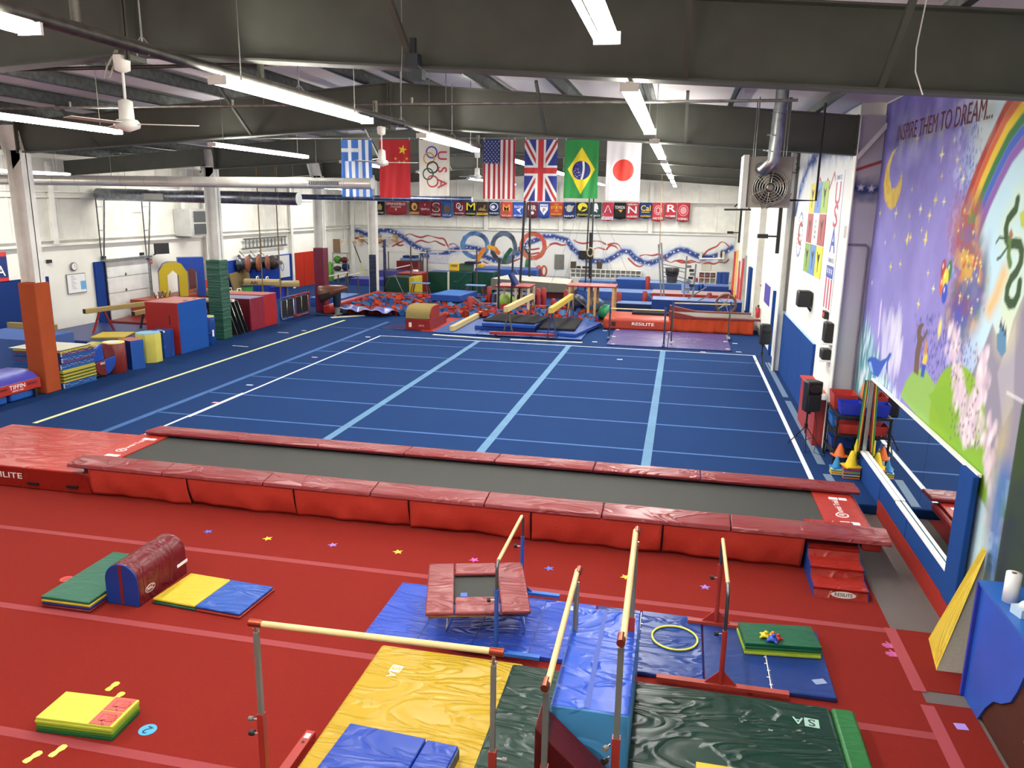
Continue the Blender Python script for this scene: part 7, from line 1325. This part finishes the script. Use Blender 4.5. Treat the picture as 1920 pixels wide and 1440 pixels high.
for x, y, l in ((1443, 443, 'nearer'), (1377, 436, 'farther')):
    p = FX(x, y, 12.2); o = thing('bracket_lamp', l+' black bracket lamp jutting from the right wall', 'bracket lamp', p); MB().cbox(p+Vector((-.2, 0, 0)), (.3, .2, .12), BLACKP).build('head', o); MB().bar(p+Vector((-.1, 0, 0)), (12.5, p.y, p.z), .06, .05, BLACKP).build('arm', o); MB().bar((12.46, p.y, p.z-.5), (12.46, p.y, p.z+1.3), .08, .12, BLACKP, up=(1, 0, 0)).build('mount_rail', o)
p = FX(1590, 435, 12.44); single('electric_box', 'white electrical box on the wall column', 'switch box', MB().cbox((12.43, 2.56, FX(1590, 435, 12.44).z), (.05, .14, .2), WT))
cdt = thing('conduit_pipe', 'grey conduit running down beside the mural edge', 'pipe', (12.85, 2.4, 1)); MB().tube([(12.46, 2.44, 3.75), (12.78, 2.44, 3.75), (12.82, 2.44, 3.7), (12.82, 2.44, .9)], .018, M('7a6f80', 'paint'), 8).build('pipe', cdt); B(12.78, 12.86, 2.4, 2.48, .75, .9, GALV).build('outlet_box', cdt)
# ---- hanging unit heater with duct at the right
YH = 1.0; a, b = FY(1405, 293, YH), FY(1480, 390, YH); uh = thing('unit_heater', 'big grey unit heater with round fan guard hanging at the right', 'heater', ((a.x+b.x)/2, YH+.3, b.z)); HM = M('9c978c', 'dirty'); MB().box(a.x, b.x, YH, YH+.6, b.z, a.z, HM).build('cabinet', uh, bevel=.01)
B(a.x-.08, a.x, YH-.06, YH+.6, b.z-.02, a.z+.02, M('c8c6be', 'paint')).build('side_cover', uh); cx, cz = FY(1443, 352, YH).x, FY(1443, 352, YH).z; R_ = .25
T = Matrix.Translation((cx, YH-.005, cz)) @ Matrix.Rotation(PI/2, 4, 'X'); MB().lathe([(R_, 0), (R_, .01)], BLACK, T=T, n=32).build('fan_opening', uh); mb = MB()
for r_ in (.08, .12, .16, .2, .235, .26): mb.tube([T @ Vector((r_*math.cos(t_), r_*math.sin(t_), .07)) for t_ in [2*PI*k/30 for k in range(30)]], .006, M('c4c0b4', 'metal'), 5, closed=True)
for k in range(6): t_ = k*PI/3+.4; mb.tube([T @ Vector((0, 0, .075)), T @ Vector((.29*math.cos(t_), .29*math.sin(t_), .05))], .008, M('c4c0b4', 'metal'), 5)
mb.build('fan_guard', uh)
for k in range(4): t_ = k*PI/2+.3; MB().add([T @ Vector((.06*math.cos(t_), .06*math.sin(t_), .03)), T @ Vector((.21*math.cos(t_-.25), .21*math.sin(t_-.25), .045)), T @ Vector((.22*math.cos(t_+.35), .22*math.sin(t_+.35), .02)), T @ Vector((.06*math.cos(t_+1), .06*math.sin(t_+1), .02))], [(0, 1, 2, 3), (3, 2, 1, 0)], M('8f8a7e', 'metal')).build('fan_blade', uh)
MB().lathe([(.07, .0), (.07, .08), (.04, .09)], M('8a857a', 'metal'), T=T, n=18).build('motor', uh)
mb = MB(); rr = random.Random(2)
for k in range(7): p0 = Vector((a.x+.06+.07*k, YH-.04, b.z+.12+rr.uniform(-.04, .06))); mb.tube([p0, p0+Vector((.05, -.03, -.1)), p0+Vector((.14, -.02, -.06)), p0+Vector((.2, 0, .08))], .009, M('a8a498', 'metal'), 5)
mb.build('wiring', uh)
for x, y in ((a.x+.1, YH+.1), (b.x-.1, YH+.1), (a.x+.1, YH+.5), (b.x-.1, YH+.5)): MB().tube([(x, y, a.z), (x, y, zroof(x)+.02)], .01, GUNM, 5).build('hanger_rod', uh)
dp = thing('flue_duct', 'shiny round galvanised flue pipe rising from the unit heater', 'duct', (cx+.1, YH, 5)); c0 = FY(1437, 308, YH-.25); tp = FY(1466, 190, YH-.25); MB().tube([c0+Vector((-.05, .25, -.05)), c0+Vector((-.02, .05, -.08)), c0+Vector((.1, 0, .05)), tp.lerp(c0, .15), tp, (tp.x, tp.y, zroof(tp.x)+.2)], .095, GALV, 18).build('pipe', dp)
mb = MB()
for t_ in (.2, .55, .8): p0 = tp.lerp(c0, t_); d_ = (tp-c0).normalized(); mb.tube([p0, p0+d_*.015], .1, M('8f9494', 'galv'), 18)
mb.build('joint', dp)
MB().tube([(b.x+.0, YH+.1, b.z+.12), (b.x+.4, YH+.1, b.z+.12), (b.x+.4, YH+.1, zroof(b.x+.4))], .018, BLACKP, 8).build('gas_pipe', uh)
single('shelf_bracket', 'black angled bracket arm left of the unit heater', 'bracket', MB().bar(FY(1358, 393, 6), FY(1408, 393, 6), .04, .04, BLACKP).bar(FY(1377, 388, 6), FY(1404, 365, 6), .03, .03, BLACKP).bar(FY(1404, 393, 6), FY(1404, 393, 6)+Vector((0, 0, 1.9)), .02, .02, BLACKP))
# ---- flags
YFg = 5.1; ZF = FY(950, 262, YFg).z
rodo = thing('sprinkler_branch', 'thin pipe across the hall carrying the row of flags', 'pipe', (4, YFg, ZF+.04)); MB().tube([(-9.5, YFg+.03, ZF+.035), (11, YFg+.03, ZF+.035)], .014, M('8a8a84', 'paint'), 8).build('pipe', rodo)
def flag(x0, x1, ybot, label, paint):
    a, b = FY(x0, 262, YFg), FY(x1, 262, YFg); W = b.x-a.x; H = ZF-FY((x0+x1)/2, ybot, YFg).z; cv = Canvas(W, H, .0065, 'ffffff'); paint(cv, W, H)
    o = thing('flag', label, 'flag', (a.x+W/2, YFg, ZF-H), 'country flags in the row'); ph = x0*.7
    cv.mesh('cloth', frame((a.x, YFg, ZF-H), (1, 0, 0), (0, 0, 1)), CLOTH, o, bulge=lambda U, V: (1-V/H)**.6*(.02*np.sin(U*16+ph+V*2)+.012*np.sin(U*31+ph*2-V*3)))
    for xx in (a.x+.02, b.x-.02): MB().tube([(xx, YFg, ZF-.01), (xx, YFg+.02, ZF+.05)], .008, WT, 5).build('clip', o)
def f_gr(c, W, H):
    s = W/9; c.C[:] = lin('3f74c8')
    for k in (1, 3, 5, 7): c.poly([(W-s*(k+1), -1), (W-s*k, -1), (W-s*k, H+1), (W-s*(k+1), H+1)], 'e8ecf0')
    c.poly([(0, H-s*5.6), (s*5, H-s*5.6), (s*5, H), (0, H)], '3f74c8'); c.poly([(s*2, H-s*5.6), (s*3, H-s*5.6), (s*3, H), (s*2, H)], 'e8ecf0'); c.poly([(0, H-s*3.2), (s*5, H-s*3.2), (s*5, H-s*2.2), (0, H-s*2.2)], 'e8ecf0')
def f_cn(c, W, H):
    c.C[:] = lin('c0272e'); c.star(W*.75, H*.83, W*.15, 'f0d030', .2)
    for x, y in ((.52, .68), (.64, .62), (.79, .62), (.89, .68)): c.star(W*x, H*y, W*.055, 'f0b040', .4)
def f_us(c, W, H):
    c.C[:] = lin('eeeae4')
    for k in range(0, 13, 2): c.poly([(W*k/13, -1), (W*(k+1)/13, -1), (W*(k+1)/13, H+1), (W*k/13, H+1)], 'b02a38')
    c.poly([(0, H*.6), (W*7/13, H*.6), (W*7/13, H+1), (0, H+1)], '2a3a7c')
    for j in range(11):
        for i in range(5 if j % 2 == 0 else 4): c.star(W*7/13*((i+.5)/5 if j % 2 == 0 else (i+1)/5), H*(.615+.37*j/10.5), W*.024, 'f0f0f4')
def f_uk(c, W, H):
    c.C[:] = lin('2c3a8c')
    for p, q in (((0, 0), (W, H)), ((0, H), (W, 0))): c.line([p, q], W*.22, 'ece9e4'); c.line([p, q], W*.075, 'b4303a')
    c.line([(W/2, -1), (W/2, H+1)], W*.3, 'ece9e4'); c.line([(-1, H*.5), (W+1, H*.5)], W*.3, 'ece9e4'); c.line([(W/2, -1), (W/2, H+1)], W*.17, 'c43a3e'); c.line([(-1, H*.5), (W+1, H*.5)], W*.17, 'c43a3e')
def f_br(c, W, H):
    c.C[:] = lin('2c8a44'); c.poly([(W*.5, H*.07), (W*.9, H*.5), (W*.5, H*.87), (W*.1, H*.5)], 'ecd42c'); c.ell(W*.5, H*.48, W*.27, W*.27, '26307c'); m = (np.hypot(c.U-W*.5, c.V-H*.48) < W*.265)
    d = np.abs(np.hypot(c.U+W*.35, c.V-H*.52)-W*.92)-W*.03; c.mix(c.edge(d)*m, 'e8ecec'); r = random.Random(3)
    for k in range(26): a_, q = r.uniform(2, 5.2), r.uniform(.05, .22); c.dot(W*(.47+q*math.cos(a_)), H*.48+W*q*math.sin(a_), .006, .006, 'f0f0f0')
def f_jp(c, W, H): c.C[:] = lin('e6e4e6'); c.ell(W*.5, H*.5, W*.31, W*.31, 'd83a30')
def f_ol(c, W, H):
    c.C[:] = lin('ece8dc'); r = W*.165
    for x, y, col in ((.42, .78, '4a54b4'), (.33, .67, 'd8a83c'), (.44, .51, '22262a'), (.3, .39, '1f6048'), (.44, .26, 'b83a3e')): c.ell(W*x, H*y, r, r, col, ring=W*.045)
f_list = [(639, 697, 369, 'blue and white striped flag with a cross, leftmost of the row', f_gr), (711, 769, 371, 'red flag with five yellow stars behind a ceiling fan', f_cn), (785, 843, 367, 'white flag with interlocked rings and red USA letters', f_ol), (906, 967, 373, 'stars and stripes flag in the middle of the row', f_us), (984, 1046, 377, 'blue flag with red and white crosses, third from the right', f_uk), (1060, 1124, 372, 'green flag with yellow diamond and blue globe', f_br), (1139, 1204, 376, 'white flag with a red disc, rightmost of the row', f_jp)]
for a_ in f_list: flag(*a_)
fo = [o for o in bpy.data.objects if o.get('label', '').startswith('white flag with interlocked')][0]; a, b = FY(785, 262, YFg), FY(843, 262, YFg); W = b.x-a.x; H = ZF-FY(814, 367, YFg).z
mb = MB(); RDU = M('b8404c', 'plain')
for ch, v in (('U', .72), ('S', .47), ('A', .22)): mb.text(ch, frame((a.x+W*.76, YFg-.04, ZF-H+H*v), (0, 0, -1), (1, 0, 0)), W*.42, RDU)
mb.build('lettering', fo)
# ---- banners on the far wall
YB_ = 31.3; bl = thing('banner_line', 'white line across the far wall carrying the college banners', 'line', (0, YB_, 4.5)); p, q = FY(700, 377, YB_), FY(1297, 380, YB_); MB().tube([(XL+.02, YB_+.03, p.z), p+Vector((0, .03, .0)), q+Vector((0, .03, .0)), (12.48, YB_+.03, q.z)], .03, WT, 6).build('line', bl)
def banner(x0, x1, yb, bg, label, parts, foot=None, fbg=None, fcol=None):
    yt = 377+(x0-700)*.005; a, b = FY(x0, yt, YB_), FY(x1, yt, YB_); c = FY((x0+x1)/2, yb, YB_); W, H = b.x-a.x, a.z-c.z; o = thing('college_banner', label, 'banner', (a.x+W/2, YB_, c.z), 'college banners on the far wall')
    mb = MB(); n = 8; vs = []; fs = []
    for j in range(5):
        for k in range(n+1): x = k/n; h = j/4; vs.append((a.x+W*x, YB_-.025*math.sin(x*9+x0)*h, a.z-H*h*(1-.05*math.cos(x*PI)**2+.05)))
    for j in range(4):
        for k in range(n): q_ = j*(n+1)+k; fs.append((q_, q_+n+1, q_+n+2, q_+1))
    mb.add(vs, fs, M(bg, 'plain', .8), True); cl = mb.build('cloth', o); md = cl.modifiers.new('s', 'SOLIDIFY'); md.thickness = .01; md.offset = 0
    mb = MB()
    def T(u, v, d=.0): return frame((a.x+W*u, YB_-.04-d, a.z-H*(1-v)), (1, 0, 0), (0, 0, 1))
    for pr in parts:
        k = pr[0]
        if k == 't': mb.text(pr[1], T(pr[2], pr[3], pr[7] if len(pr) > 7 else .002), H*pr[4], M(pr[5], 'plain'), width=W*pr[6] if pr[6] else None)
        elif k == 'e': mb.prism([(pr[3]*W*math.cos(t_), pr[4]*H*math.sin(t_)) for t_ in [2*PI*i/20 for i in range(20)]], 0, .001, M(pr[5], 'plain'), T=T(pr[1], pr[2], pr[6] if len(pr) > 6 else 0))
        elif k == 'p': mb.prism([(u*W, v*H) for u, v in pr[1]], 0, .001, M(pr[2], 'plain'), T=T(0, 0, pr[3] if len(pr) > 3 else .0))
    if foot:
        if fbg: mb.prism([(0, .03*H), (W, .03*H), (W, .2*H), (0, .2*H)], 0, .001, M(fbg, 'plain'), T=T(0, 0))
        mb.text(foot, T(.5, .12, .003), H*.17, M(fcol or 'f0f0f0', 'plain'), width=W*.86)
    if mb.v: mb.build('print', o)
SH = [(.15, .85), (.85, .85), (.85, .5), (.5, .15), (.15, .5)]
banner(703, 721, 402, '17181a', 'black banner with a gold helmet shape, leftmost of the college row', [('p', [(.3, .35), (.7, .35), (.75, .6), (.6, .8), (.35, .75)], 'b8a468')], 'WEST POINT', None, 'f0f0f0')
banner(723, 762, 402, '9c2c34', 'wide maroon banner with two lines of white capitals', [('t', 'SPRINGFIELD', .5, .8, .25, 'f4f0f0', .92), ('t', 'COLLEGE', .5, .58, .18, 'f0d8d8', .5), ('p', [(.44, .44), (.56, .44), (.5, .28)], 'f0e0e0')])
banner(768, 786, 402, '5c2430', 'maroon banner with a golden flame shape and gold foot band', [('e', .5, .6, .3, .3, 'e8b83c'), ('e', .55, .55, .13, .15, '5c2430', .002)], 'SUN DEVILS', 'e8b050', '5c2430')
banner(787, 807, 403, '8c2434', 'dark red banner with a small T over one pale word', [('t', 'T', .5, .72, .25, 'e8c8cc', None), ('t', 'TEMPLE', .5, .42, .2, 'f0dcdc', .85)])
banner(808, 828, 406, '7c2028', 'cardinal red banner with an outlined S and a tree', [('t', 'S', .5, .58, .85, 'e8dcd8', .7), ('t', 'S', .5, .58, .74, '7c2028', .58, .004), ('p', [(.42, .35), (.58, .35), (.5, .82)], '2c5a40', .006)], 'STANFORD')
banner(829, 848, 407, '2a5aa8', 'blue banner with a brown bear head shape', [('e', .5, .52, .36, .26, '6a5238')], 'UCLA')
banner(851, 872, 403, '7c2030', 'crimson banner with interlocked white O and U', [('t', 'O', .42, .66, .62, 'f0e8e8', .42), ('t', 'U', .62, .5, .58, 'f4f0f0', .38, .004)], 'OKLAHOMA')
banner(873, 893, 404, '1a2340', 'navy banner with a big yellow M', [('t', 'M', .5, .62, .78, 'f0e03c', .82)], 'MICHIGAN', None, 'f0e03c')
banner(894, 915, 404, '3c2a20', 'brown banner with a gold rider shape', [('p', [(.15, .35), (.35, .6), (.55, .5), (.7, .8), (.8, .7), (.7, .5), (.85, .35)], '9a7c50'), ('t', 'Cowboys', .5, .42, .22, 'b89a60', .7)], 'WYOMING', 'e8b84a', '5a3a20')
banner(916, 937, 403, '1c2c58', 'navy banner with a white oval lion head', [('e', .5, .62, .38, .3, 'f0f0f4'), ('e', .5, .62, .32, .24, '26386c', .002), ('e', .42, .6, .17, .13, 'e8ecf0', .004)], 'PENN STATE')
banner(939, 961, 408, 'c8463c', 'bright red banner with an ornate M and maple shape', [('t', 'M', .5, .6, .6, 'd8a04a', .6), ('p', [(.3, .25), (.7, .25), (.5, .6)], '8a5a30', .003)], 'MARYLAND', None, 'f0c8b0')
banner(962, 984, 408, '2c52b0', 'royal blue banner with a white falcon shape', [('t', 'FALCONS', .5, .68, .22, 'f0f0f4', .75), ('p', [(.3, .5), (.75, .62), (.6, .45), (.72, .25), (.45, .42)], 'e8ecf4', .003)], 'AIR FORCE')
banner(988, 1008, 408, '6a2434', 'dark maroon banner with slanted white letters', [('t', 'UR', .5, .6, .45, 'e8e0e0', .75), ('e', .5, .3, .2, .1, 'e8e0e0')])
banner(1010, 1031, 408, '2c4ca0', 'blue banner with a white shield and a maroon P', [('p', SH, 'f0f0f4'), ('p', [(.2, .8), (.8, .8), (.8, .68), (.2, .68)], '26387c', .002), ('t', 'PENN', .5, .745, .16, 'f4f4f4', .5, .005), ('t', 'P', .5, .45, .4, '7c2434', None, .004)])
banner(1032, 1056, 405, 'c04a34', 'orange red banner with a block I crossed by a yellow word', [('p', [(.32, .9), (.68, .9), (.68, .78), (.58, .78), (.58, .42), (.68, .42), (.68, .3), (.32, .3), (.32, .42), (.42, .42), (.42, .78), (.32, .78)], 'd8782c'), ('t', 'STATE', .5, .6, .26, 'f0c848', .88, .004)], 'IOWA STATE', None, 'f0c848')
banner(1057, 1079, 409, '26346c', 'navy banner with a pale goat head shape', [('e', .5, .6, .3, .22, 'c8c4b0'), ('p', [(.1, .7), (.3, .75), (.25, .5)], 'd8d4c8'), ('p', [(.9, .8), (.7, .75), (.75, .5)], 'd8d4c8')], 'NAVY')
banner(1081, 1105, 406, '24282c', 'black banner with a yellow hawk head shape', [('e', .5, .66, .38, .3, 'f0e03c'), ('p', [(.3, .35), (.9, .6), (.5, .72)], '24282c', .003)], 'IOWA HAWKEYES', None, 'd8d050')
banner(1107, 1128, 408, '24403c', 'dark green banner with a white helmet shape', [('e', .5, .66, .22, .28, 'f0f4f0'), ('p', [(.25, .3), (.35, .75), (.75, .6), (.6, .3), (.5, .5)], 'f0f4f0', .001), ('p', [(.5, .58), (.72, .5), (.62, .44)], '24403c', .004)], 'MICHIGAN STATE')
banner(1130, 1151, 413, 'c0344a', 'red banner with a block letter A and white foot band', [('t', 'A', .5, .6, .62, '22346c', .78), ('t', 'A', .5, .6, .56, 'f0f0f4', .68, .004), ('t', 'A', .5, .6, .46, 'c0344a', .48, .007)], 'ARIZONA', 'f0ecec', '22346c')
banner(1152, 1174, 410, '141516', 'black banner with white slanted word and tiger face', [('t', 'TOWSON', .5, .68, .26, 'e8e8e8', .86), ('p', [(.35, .55), (.75, .55), (.6, .38)], 'd8a83c', .003)])
banner(1175, 1198, 410, 'b8303a', 'red banner with a big silver N', [('t', 'N', .5, .52, .62, 'e0e4e4', .72), ('t', 'NEBRASKA', .5, .87, .15, 'f0e8e8', .8)], 'HUSKERS')
banner(1200, 1223, 409, '1c2f68', 'navy banner with a yellow three letter script word', [('t', 'Cal', .5, .62, .5, 'e8c83c', .8), ('p', [(.15, .4), (.8, .4), (.8, .36), (.15, .36)], 'e8c83c')], 'CALIFORNIA', None, 'e8c83c')
banner(1224, 1246, 414, 'c03a44', 'red banner with an outlined block O', [('t', 'O', .5, .55, .75, 'dcb8b8', .68), ('t', 'O', .5, .55, .66, 'c03a44', .58, .004), ('t', 'O', .5, .55, .5, 'd8b8b8', .4, .007)], 'OHIO STATE')
banner(1248, 1269, 409, 'b42c38', 'red banner with a big white R', [('t', 'R', .5, .6, .66, 'f4f0f0', .78)], 'RUTGERS')
banner(1271, 1294, 415, 'b02c38', 'red banner with a round pale seal, rightmost of the college row', [('e', .5, .58, .4, .3, 'd8a0a4'), ('e', .5, .58, .36, .27, 'b02c38', .002), ('e', .5, .58, .26, .2, 'cc9094', .004)], 'CORNELL')
# ---- ceiling fans
def cfan(x, y, Y, zc, label, rot):
    p = FY(x, y, Y-.05); o = thing('ceiling_fan', label, 'ceiling fan', (p.x, p.y, zc)); z = 5.75; X, Yy = p.x, p.y
    MB().lathe([(.03, -.16), (.075, -.14), (.085, -.0)], WHITEP, c=(X, Yy, z), n=18).build('canopy', o); MB().tube([(X, Yy, z-.15), (X, Yy, z-.44)], .014, WHITEP, 8).build('down_rod', o)
    MB().lathe([(.075, -.62), (.07, -.44), (.03, -.42)], WHITEP, c=(X, Yy, z), n=16).lathe([(.02, -.74), (.12, -.7), (.13, -.66), (.1, -.62)], M('d0cfc8', 'plain', .3), c=(X, Yy, z), n=22).build('motor', o)
    for k in range(3):
        A = Matrix.Translation((X, Yy, z-.66)) @ Matrix.Rotation(rot+k*2*PI/3, 4, 'Z') @ Matrix.Rotation(.12, 4, 'X'); MB().box(.1, .7, -.055, .055, -.004, .004, M('c9c8be', 'paint'), T=A).build('blade', o, bevel=.003)
cfan(228, 112, -4.8, 5.7, 'nearest white three blade ceiling fan at the upper left', .35); cfan(715, 240, 2.5, 5.7, 'white ceiling fan hanging before the red starred flag', .1); cfan(895, 290, 9.8, 5.7, 'farther white ceiling fan between the flags', .5)
# ---- sprinkler pipes
sm = thing('sprinkler_main', 'long dark sprinkler main pipe running diagonally across the upper left', 'pipe', (5.4, -4, 5.5)); MB().tube([(5.32, -13, 5.5), (5.38, -8, 5.5), (5.46, 3.9, 5.5)], .05, M('5e5c56', 'galv', .5), 12).build('pipe', sm)
for y in (-7.1, -4.6, -1.6, 3.8):
    X = 5.34+.015*(y+8)*.7; MB().tube([(X, y, 5.5), (X, y, 5.7)], .035, M('7a7870', 'galv', .5), 10).build('riser', sm); MB().tube([(X, y, 5.47), (X, y, 5.53)], .062, M('6a6860', 'galv', .5), 10).build('fitting', sm)
for y in (-6.4, -3.8, -.6, 2.0):
    X = 5.34+.015*(y+8)*.7; MB().tube([(X, y, 5.53), (X, y, zroof(X))], .009, GALV, 6).tube([(X-.05, y, 5.45), (X-.055, y, 5.54), (X, y, 5.6), (X+.055, y, 5.54), (X+.05, y, 5.45)], .008, GALV, 5).build('hanger', sm)
for Y, x0, x1, l in ((-4.5, -9.5, 6.2, 'black sprinkler branch pipe just behind the nearest beam'), (-1.2, -9.5, 11.0, 'sprinkler branch pipe crossing above the second beam'), (10.6, -9.5, 11.0, 'far sprinkler branch pipe beyond the flags')):
    o = thing('sprinkler_branch', l, 'pipe', ((x0+x1)/2, Y, 5.7)); MB().tube([(x0, Y, 5.7), (x1, Y, 5.7)], .02, M('55534d' if Y < -4 else '8a8880', 'galv', .5), 8).build('pipe', o)
    for k in range(6):
        X = x0+1.3+2.8*k
        if X < x1: MB().tube([(X, Y, 5.7), (X, Y, 5.79)], .02, M('a8a69c', 'galv'), 6).build('sprinkler_head', o); MB().tube([(X+.5, Y, 5.7), (X+.5, Y, zroof(X))], .007, GUNM, 5).build('hanger', o)
# junction box and dangling wires on the nearest beam
p = FY(775, 115, -5.0); o = thing('projector_box', 'small dark camera box under the nearest beam', 'camera', p); MB().cbox(p, (.12, .12, .12), M('2c3236', 'plain')).build('bracket', o); MB().cbox(p+Vector((.05, 0, -.12)), (.1, .12, .09), M('3a4348', 'plain')).build('housing', o); MB().cbox(p+Vector((.0, .0, .1)), (.05, .05, .2), M('2c3236')).build('arm', o)
p, q = FY(752, 0, -5.1), FY(752, 175, -5.1); single('hanging_wire', 'thin pale wire dangling before the nearest beam at centre', 'wire', MB().tube([(p.x, p.y, 6.7), p.lerp(q, .5)+Vector((.01, 0, 0)), q], .004, M('8a8a84'), 4))
p, q = FY(1737, 0, -5.2), FY(1730, 178, -5.2); single('hanging_wire', 'thin white wire curving down before the nearest beam at the right', 'wire', MB().tube([(p.x, p.y, 6.6), p, p.lerp(q, .5)+Vector((-.06, 0, 0)), p.lerp(q, .75)+Vector((-.06, 0, 0)), q], .006, WT, 5))
p = FY(218, 100, -4.9); single('cable_loop', 'coiled white cable loop beside the nearest ceiling fan', 'cable', MB().tube([p+Vector((0, 0, .03)), p+Vector((-.12, 0, -.12)), p+Vector((-.16, 0, -.24)), p+Vector((-.1, 0, -.22)), p+Vector((-.02, 0, -.08)), p+Vector((.02, 0, .03))], .011, M('a8a49a'), 6))
# ================================================================ CEILING LIGHTS
def strip(X, Y0, Y1, label, z=5.35, tubes=2):
    L = Y1-Y0; o = thing('strip_light', label, 'ceiling light', (X, (Y0+Y1)/2, z+.1))
    MB().box(X-.035, X+.035, Y0, Y1, z+.025, z+.07, WHITEP).build('housing', o)
    E_ = M('fffdf4', 'emit', 58)
    for s_ in (-.06, .06): MB().tube([(X+s_, Y0+.03, z+.012), (X+s_, Y1-.03, z+.012)], .021, E_, 8).build('fluorescent_tube', o)
    for yy in (Y0, Y1): B(X-.085, X+.085, yy-.012, yy+.012, z-.015, z+.06, WHITEP).build('end_cap', o)
    for yy in (Y0+.4, Y1-.4): MB().tube([(X, yy, z+.07), (X, yy, zroof(X)+.3)], .006, GUNM, 5).build('hanger', o)
    ld = bpy.data.lights.new('strip_lamp', 'AREA'); ld.shape = 'RECTANGLE'; ld.size = .1; ld.size_y = L; ld.energy = LAMP_W*L; ld.color = (1, .985, .95); ld.spread = PI
    lo = bpy.data.objects.new('strip_lamp', ld); COL.objects.link(lo); lo.parent = o; lo.location = (0, 0, -.13)
    return o
rows = [
 (9.12, [(-11.4, -7.0), (-4.9, -.6), (1.1, 5.5), (7.2, 11.9), (13.3, 17.7), (19.3, 23.7), (25.4, 29.8)], 'in the right row'),
 (5.55, [(-11.2, -7.75), (-5.68, -2.25), (-.05, 3.3), (5.9, 9.3), (12.0, 15.4), (18.5, 22), (24.7, 28.8)], 'in the middle row beside the sprinkler main'),
 (.7, [(-9.6, -6.2), (-4.2, -.8), (1.8, 5.7), (7.8, 11.2), (14, 17.4), (20.5, 24), (26.2, 29.8)], 'in the left row'),
 (-7.7, [(-2, 1.6), (4.3, 7.7), (11.2, 14.9), (17.5, 21), (24, 27.5)], 'over the left side bay'),
]
ords = ['nearest', 'second', 'third', 'fourth', 'fifth', 'sixth', 'seventh and farthest']
for X, segs, w_ in rows:
    for k, (a, b) in enumerate(segs):
        strip(X, a, b, '%s glowing fluorescent strip %s' % (ords[k] if X > -5 else ['nearest', 'second', 'third', 'fourth', 'fifth and farthest'][k], w_), z=5.35 if X > -5 else 4.95)
# ================================================================ sub-parts: small fittings belong to the part they sit on
SUBS = {'lettering': ('mat_body', 'padded_body', 'cloth', 'side_band', 'quarter_panel', 'outer_post', 'painted_panel'), 'handle': ('mat_body', 'side_band', 'yellow_half'), 'oval_badge': ('steps_body', 'block_body'), 'knob': ('door',),
 'printed_logo': ('mat_body',), 'label_patch': ('jumping_bed', 'panel', 'base_beam', 'block_base'), 'clamp_knob': ('outer_post',), 'pivot': ('inner_post',), 'end_ferrule': ('wooden_rail',), 'gusset': ('outer_post',), 'clip': ('cloth',), 'print': ('cloth',),
 'seam_ring': ('duct_body',), 'grille': ('duct_body',), 'end_cap': ('housing', 'duct_body', 'beam_body'), 'bolted_plate': ('web',), 'white_lacing': ('panel',), 'fitting': ('riser',), 'slot_handle': ('block_body',), 'tape_patch': ('panel',), 'horn': ('cabinet',), 'woofer_grille': ('cabinet',), 'lock_handle': ('door_panel',), 'corner_pad': ('rim_pad',), 'springs': ('jumping_bed',), 'sleeve': ('outer_post',), 'brace': ('leg',), 'centre_stripe': ('block_body',), 'fold_seam': ('panel',), 'end_strap': ('end_panel',), 'pommel': ('padded_body',)}
def _mid(o):
    b = [Vector(c) for c in o.bound_box]; return sum(b, Vector())/8
bpy.context.view_layer.update()
for t_ in [o for o in COL.objects if o.type == 'EMPTY']:
    ch = [c for c in t_.children if c.type == 'MESH']
    for c in ch:
        names_ = SUBS.get(c.name.split('.')[0])
        if not names_: continue
        cand = [p for p in ch if p.name.split('.')[0] in names_ and p.location.length < 1e-6]
        if cand and c.location.length < 1e-6: c.parent = min(cand, key=lambda p: (_mid(p)-_mid(c)).length)
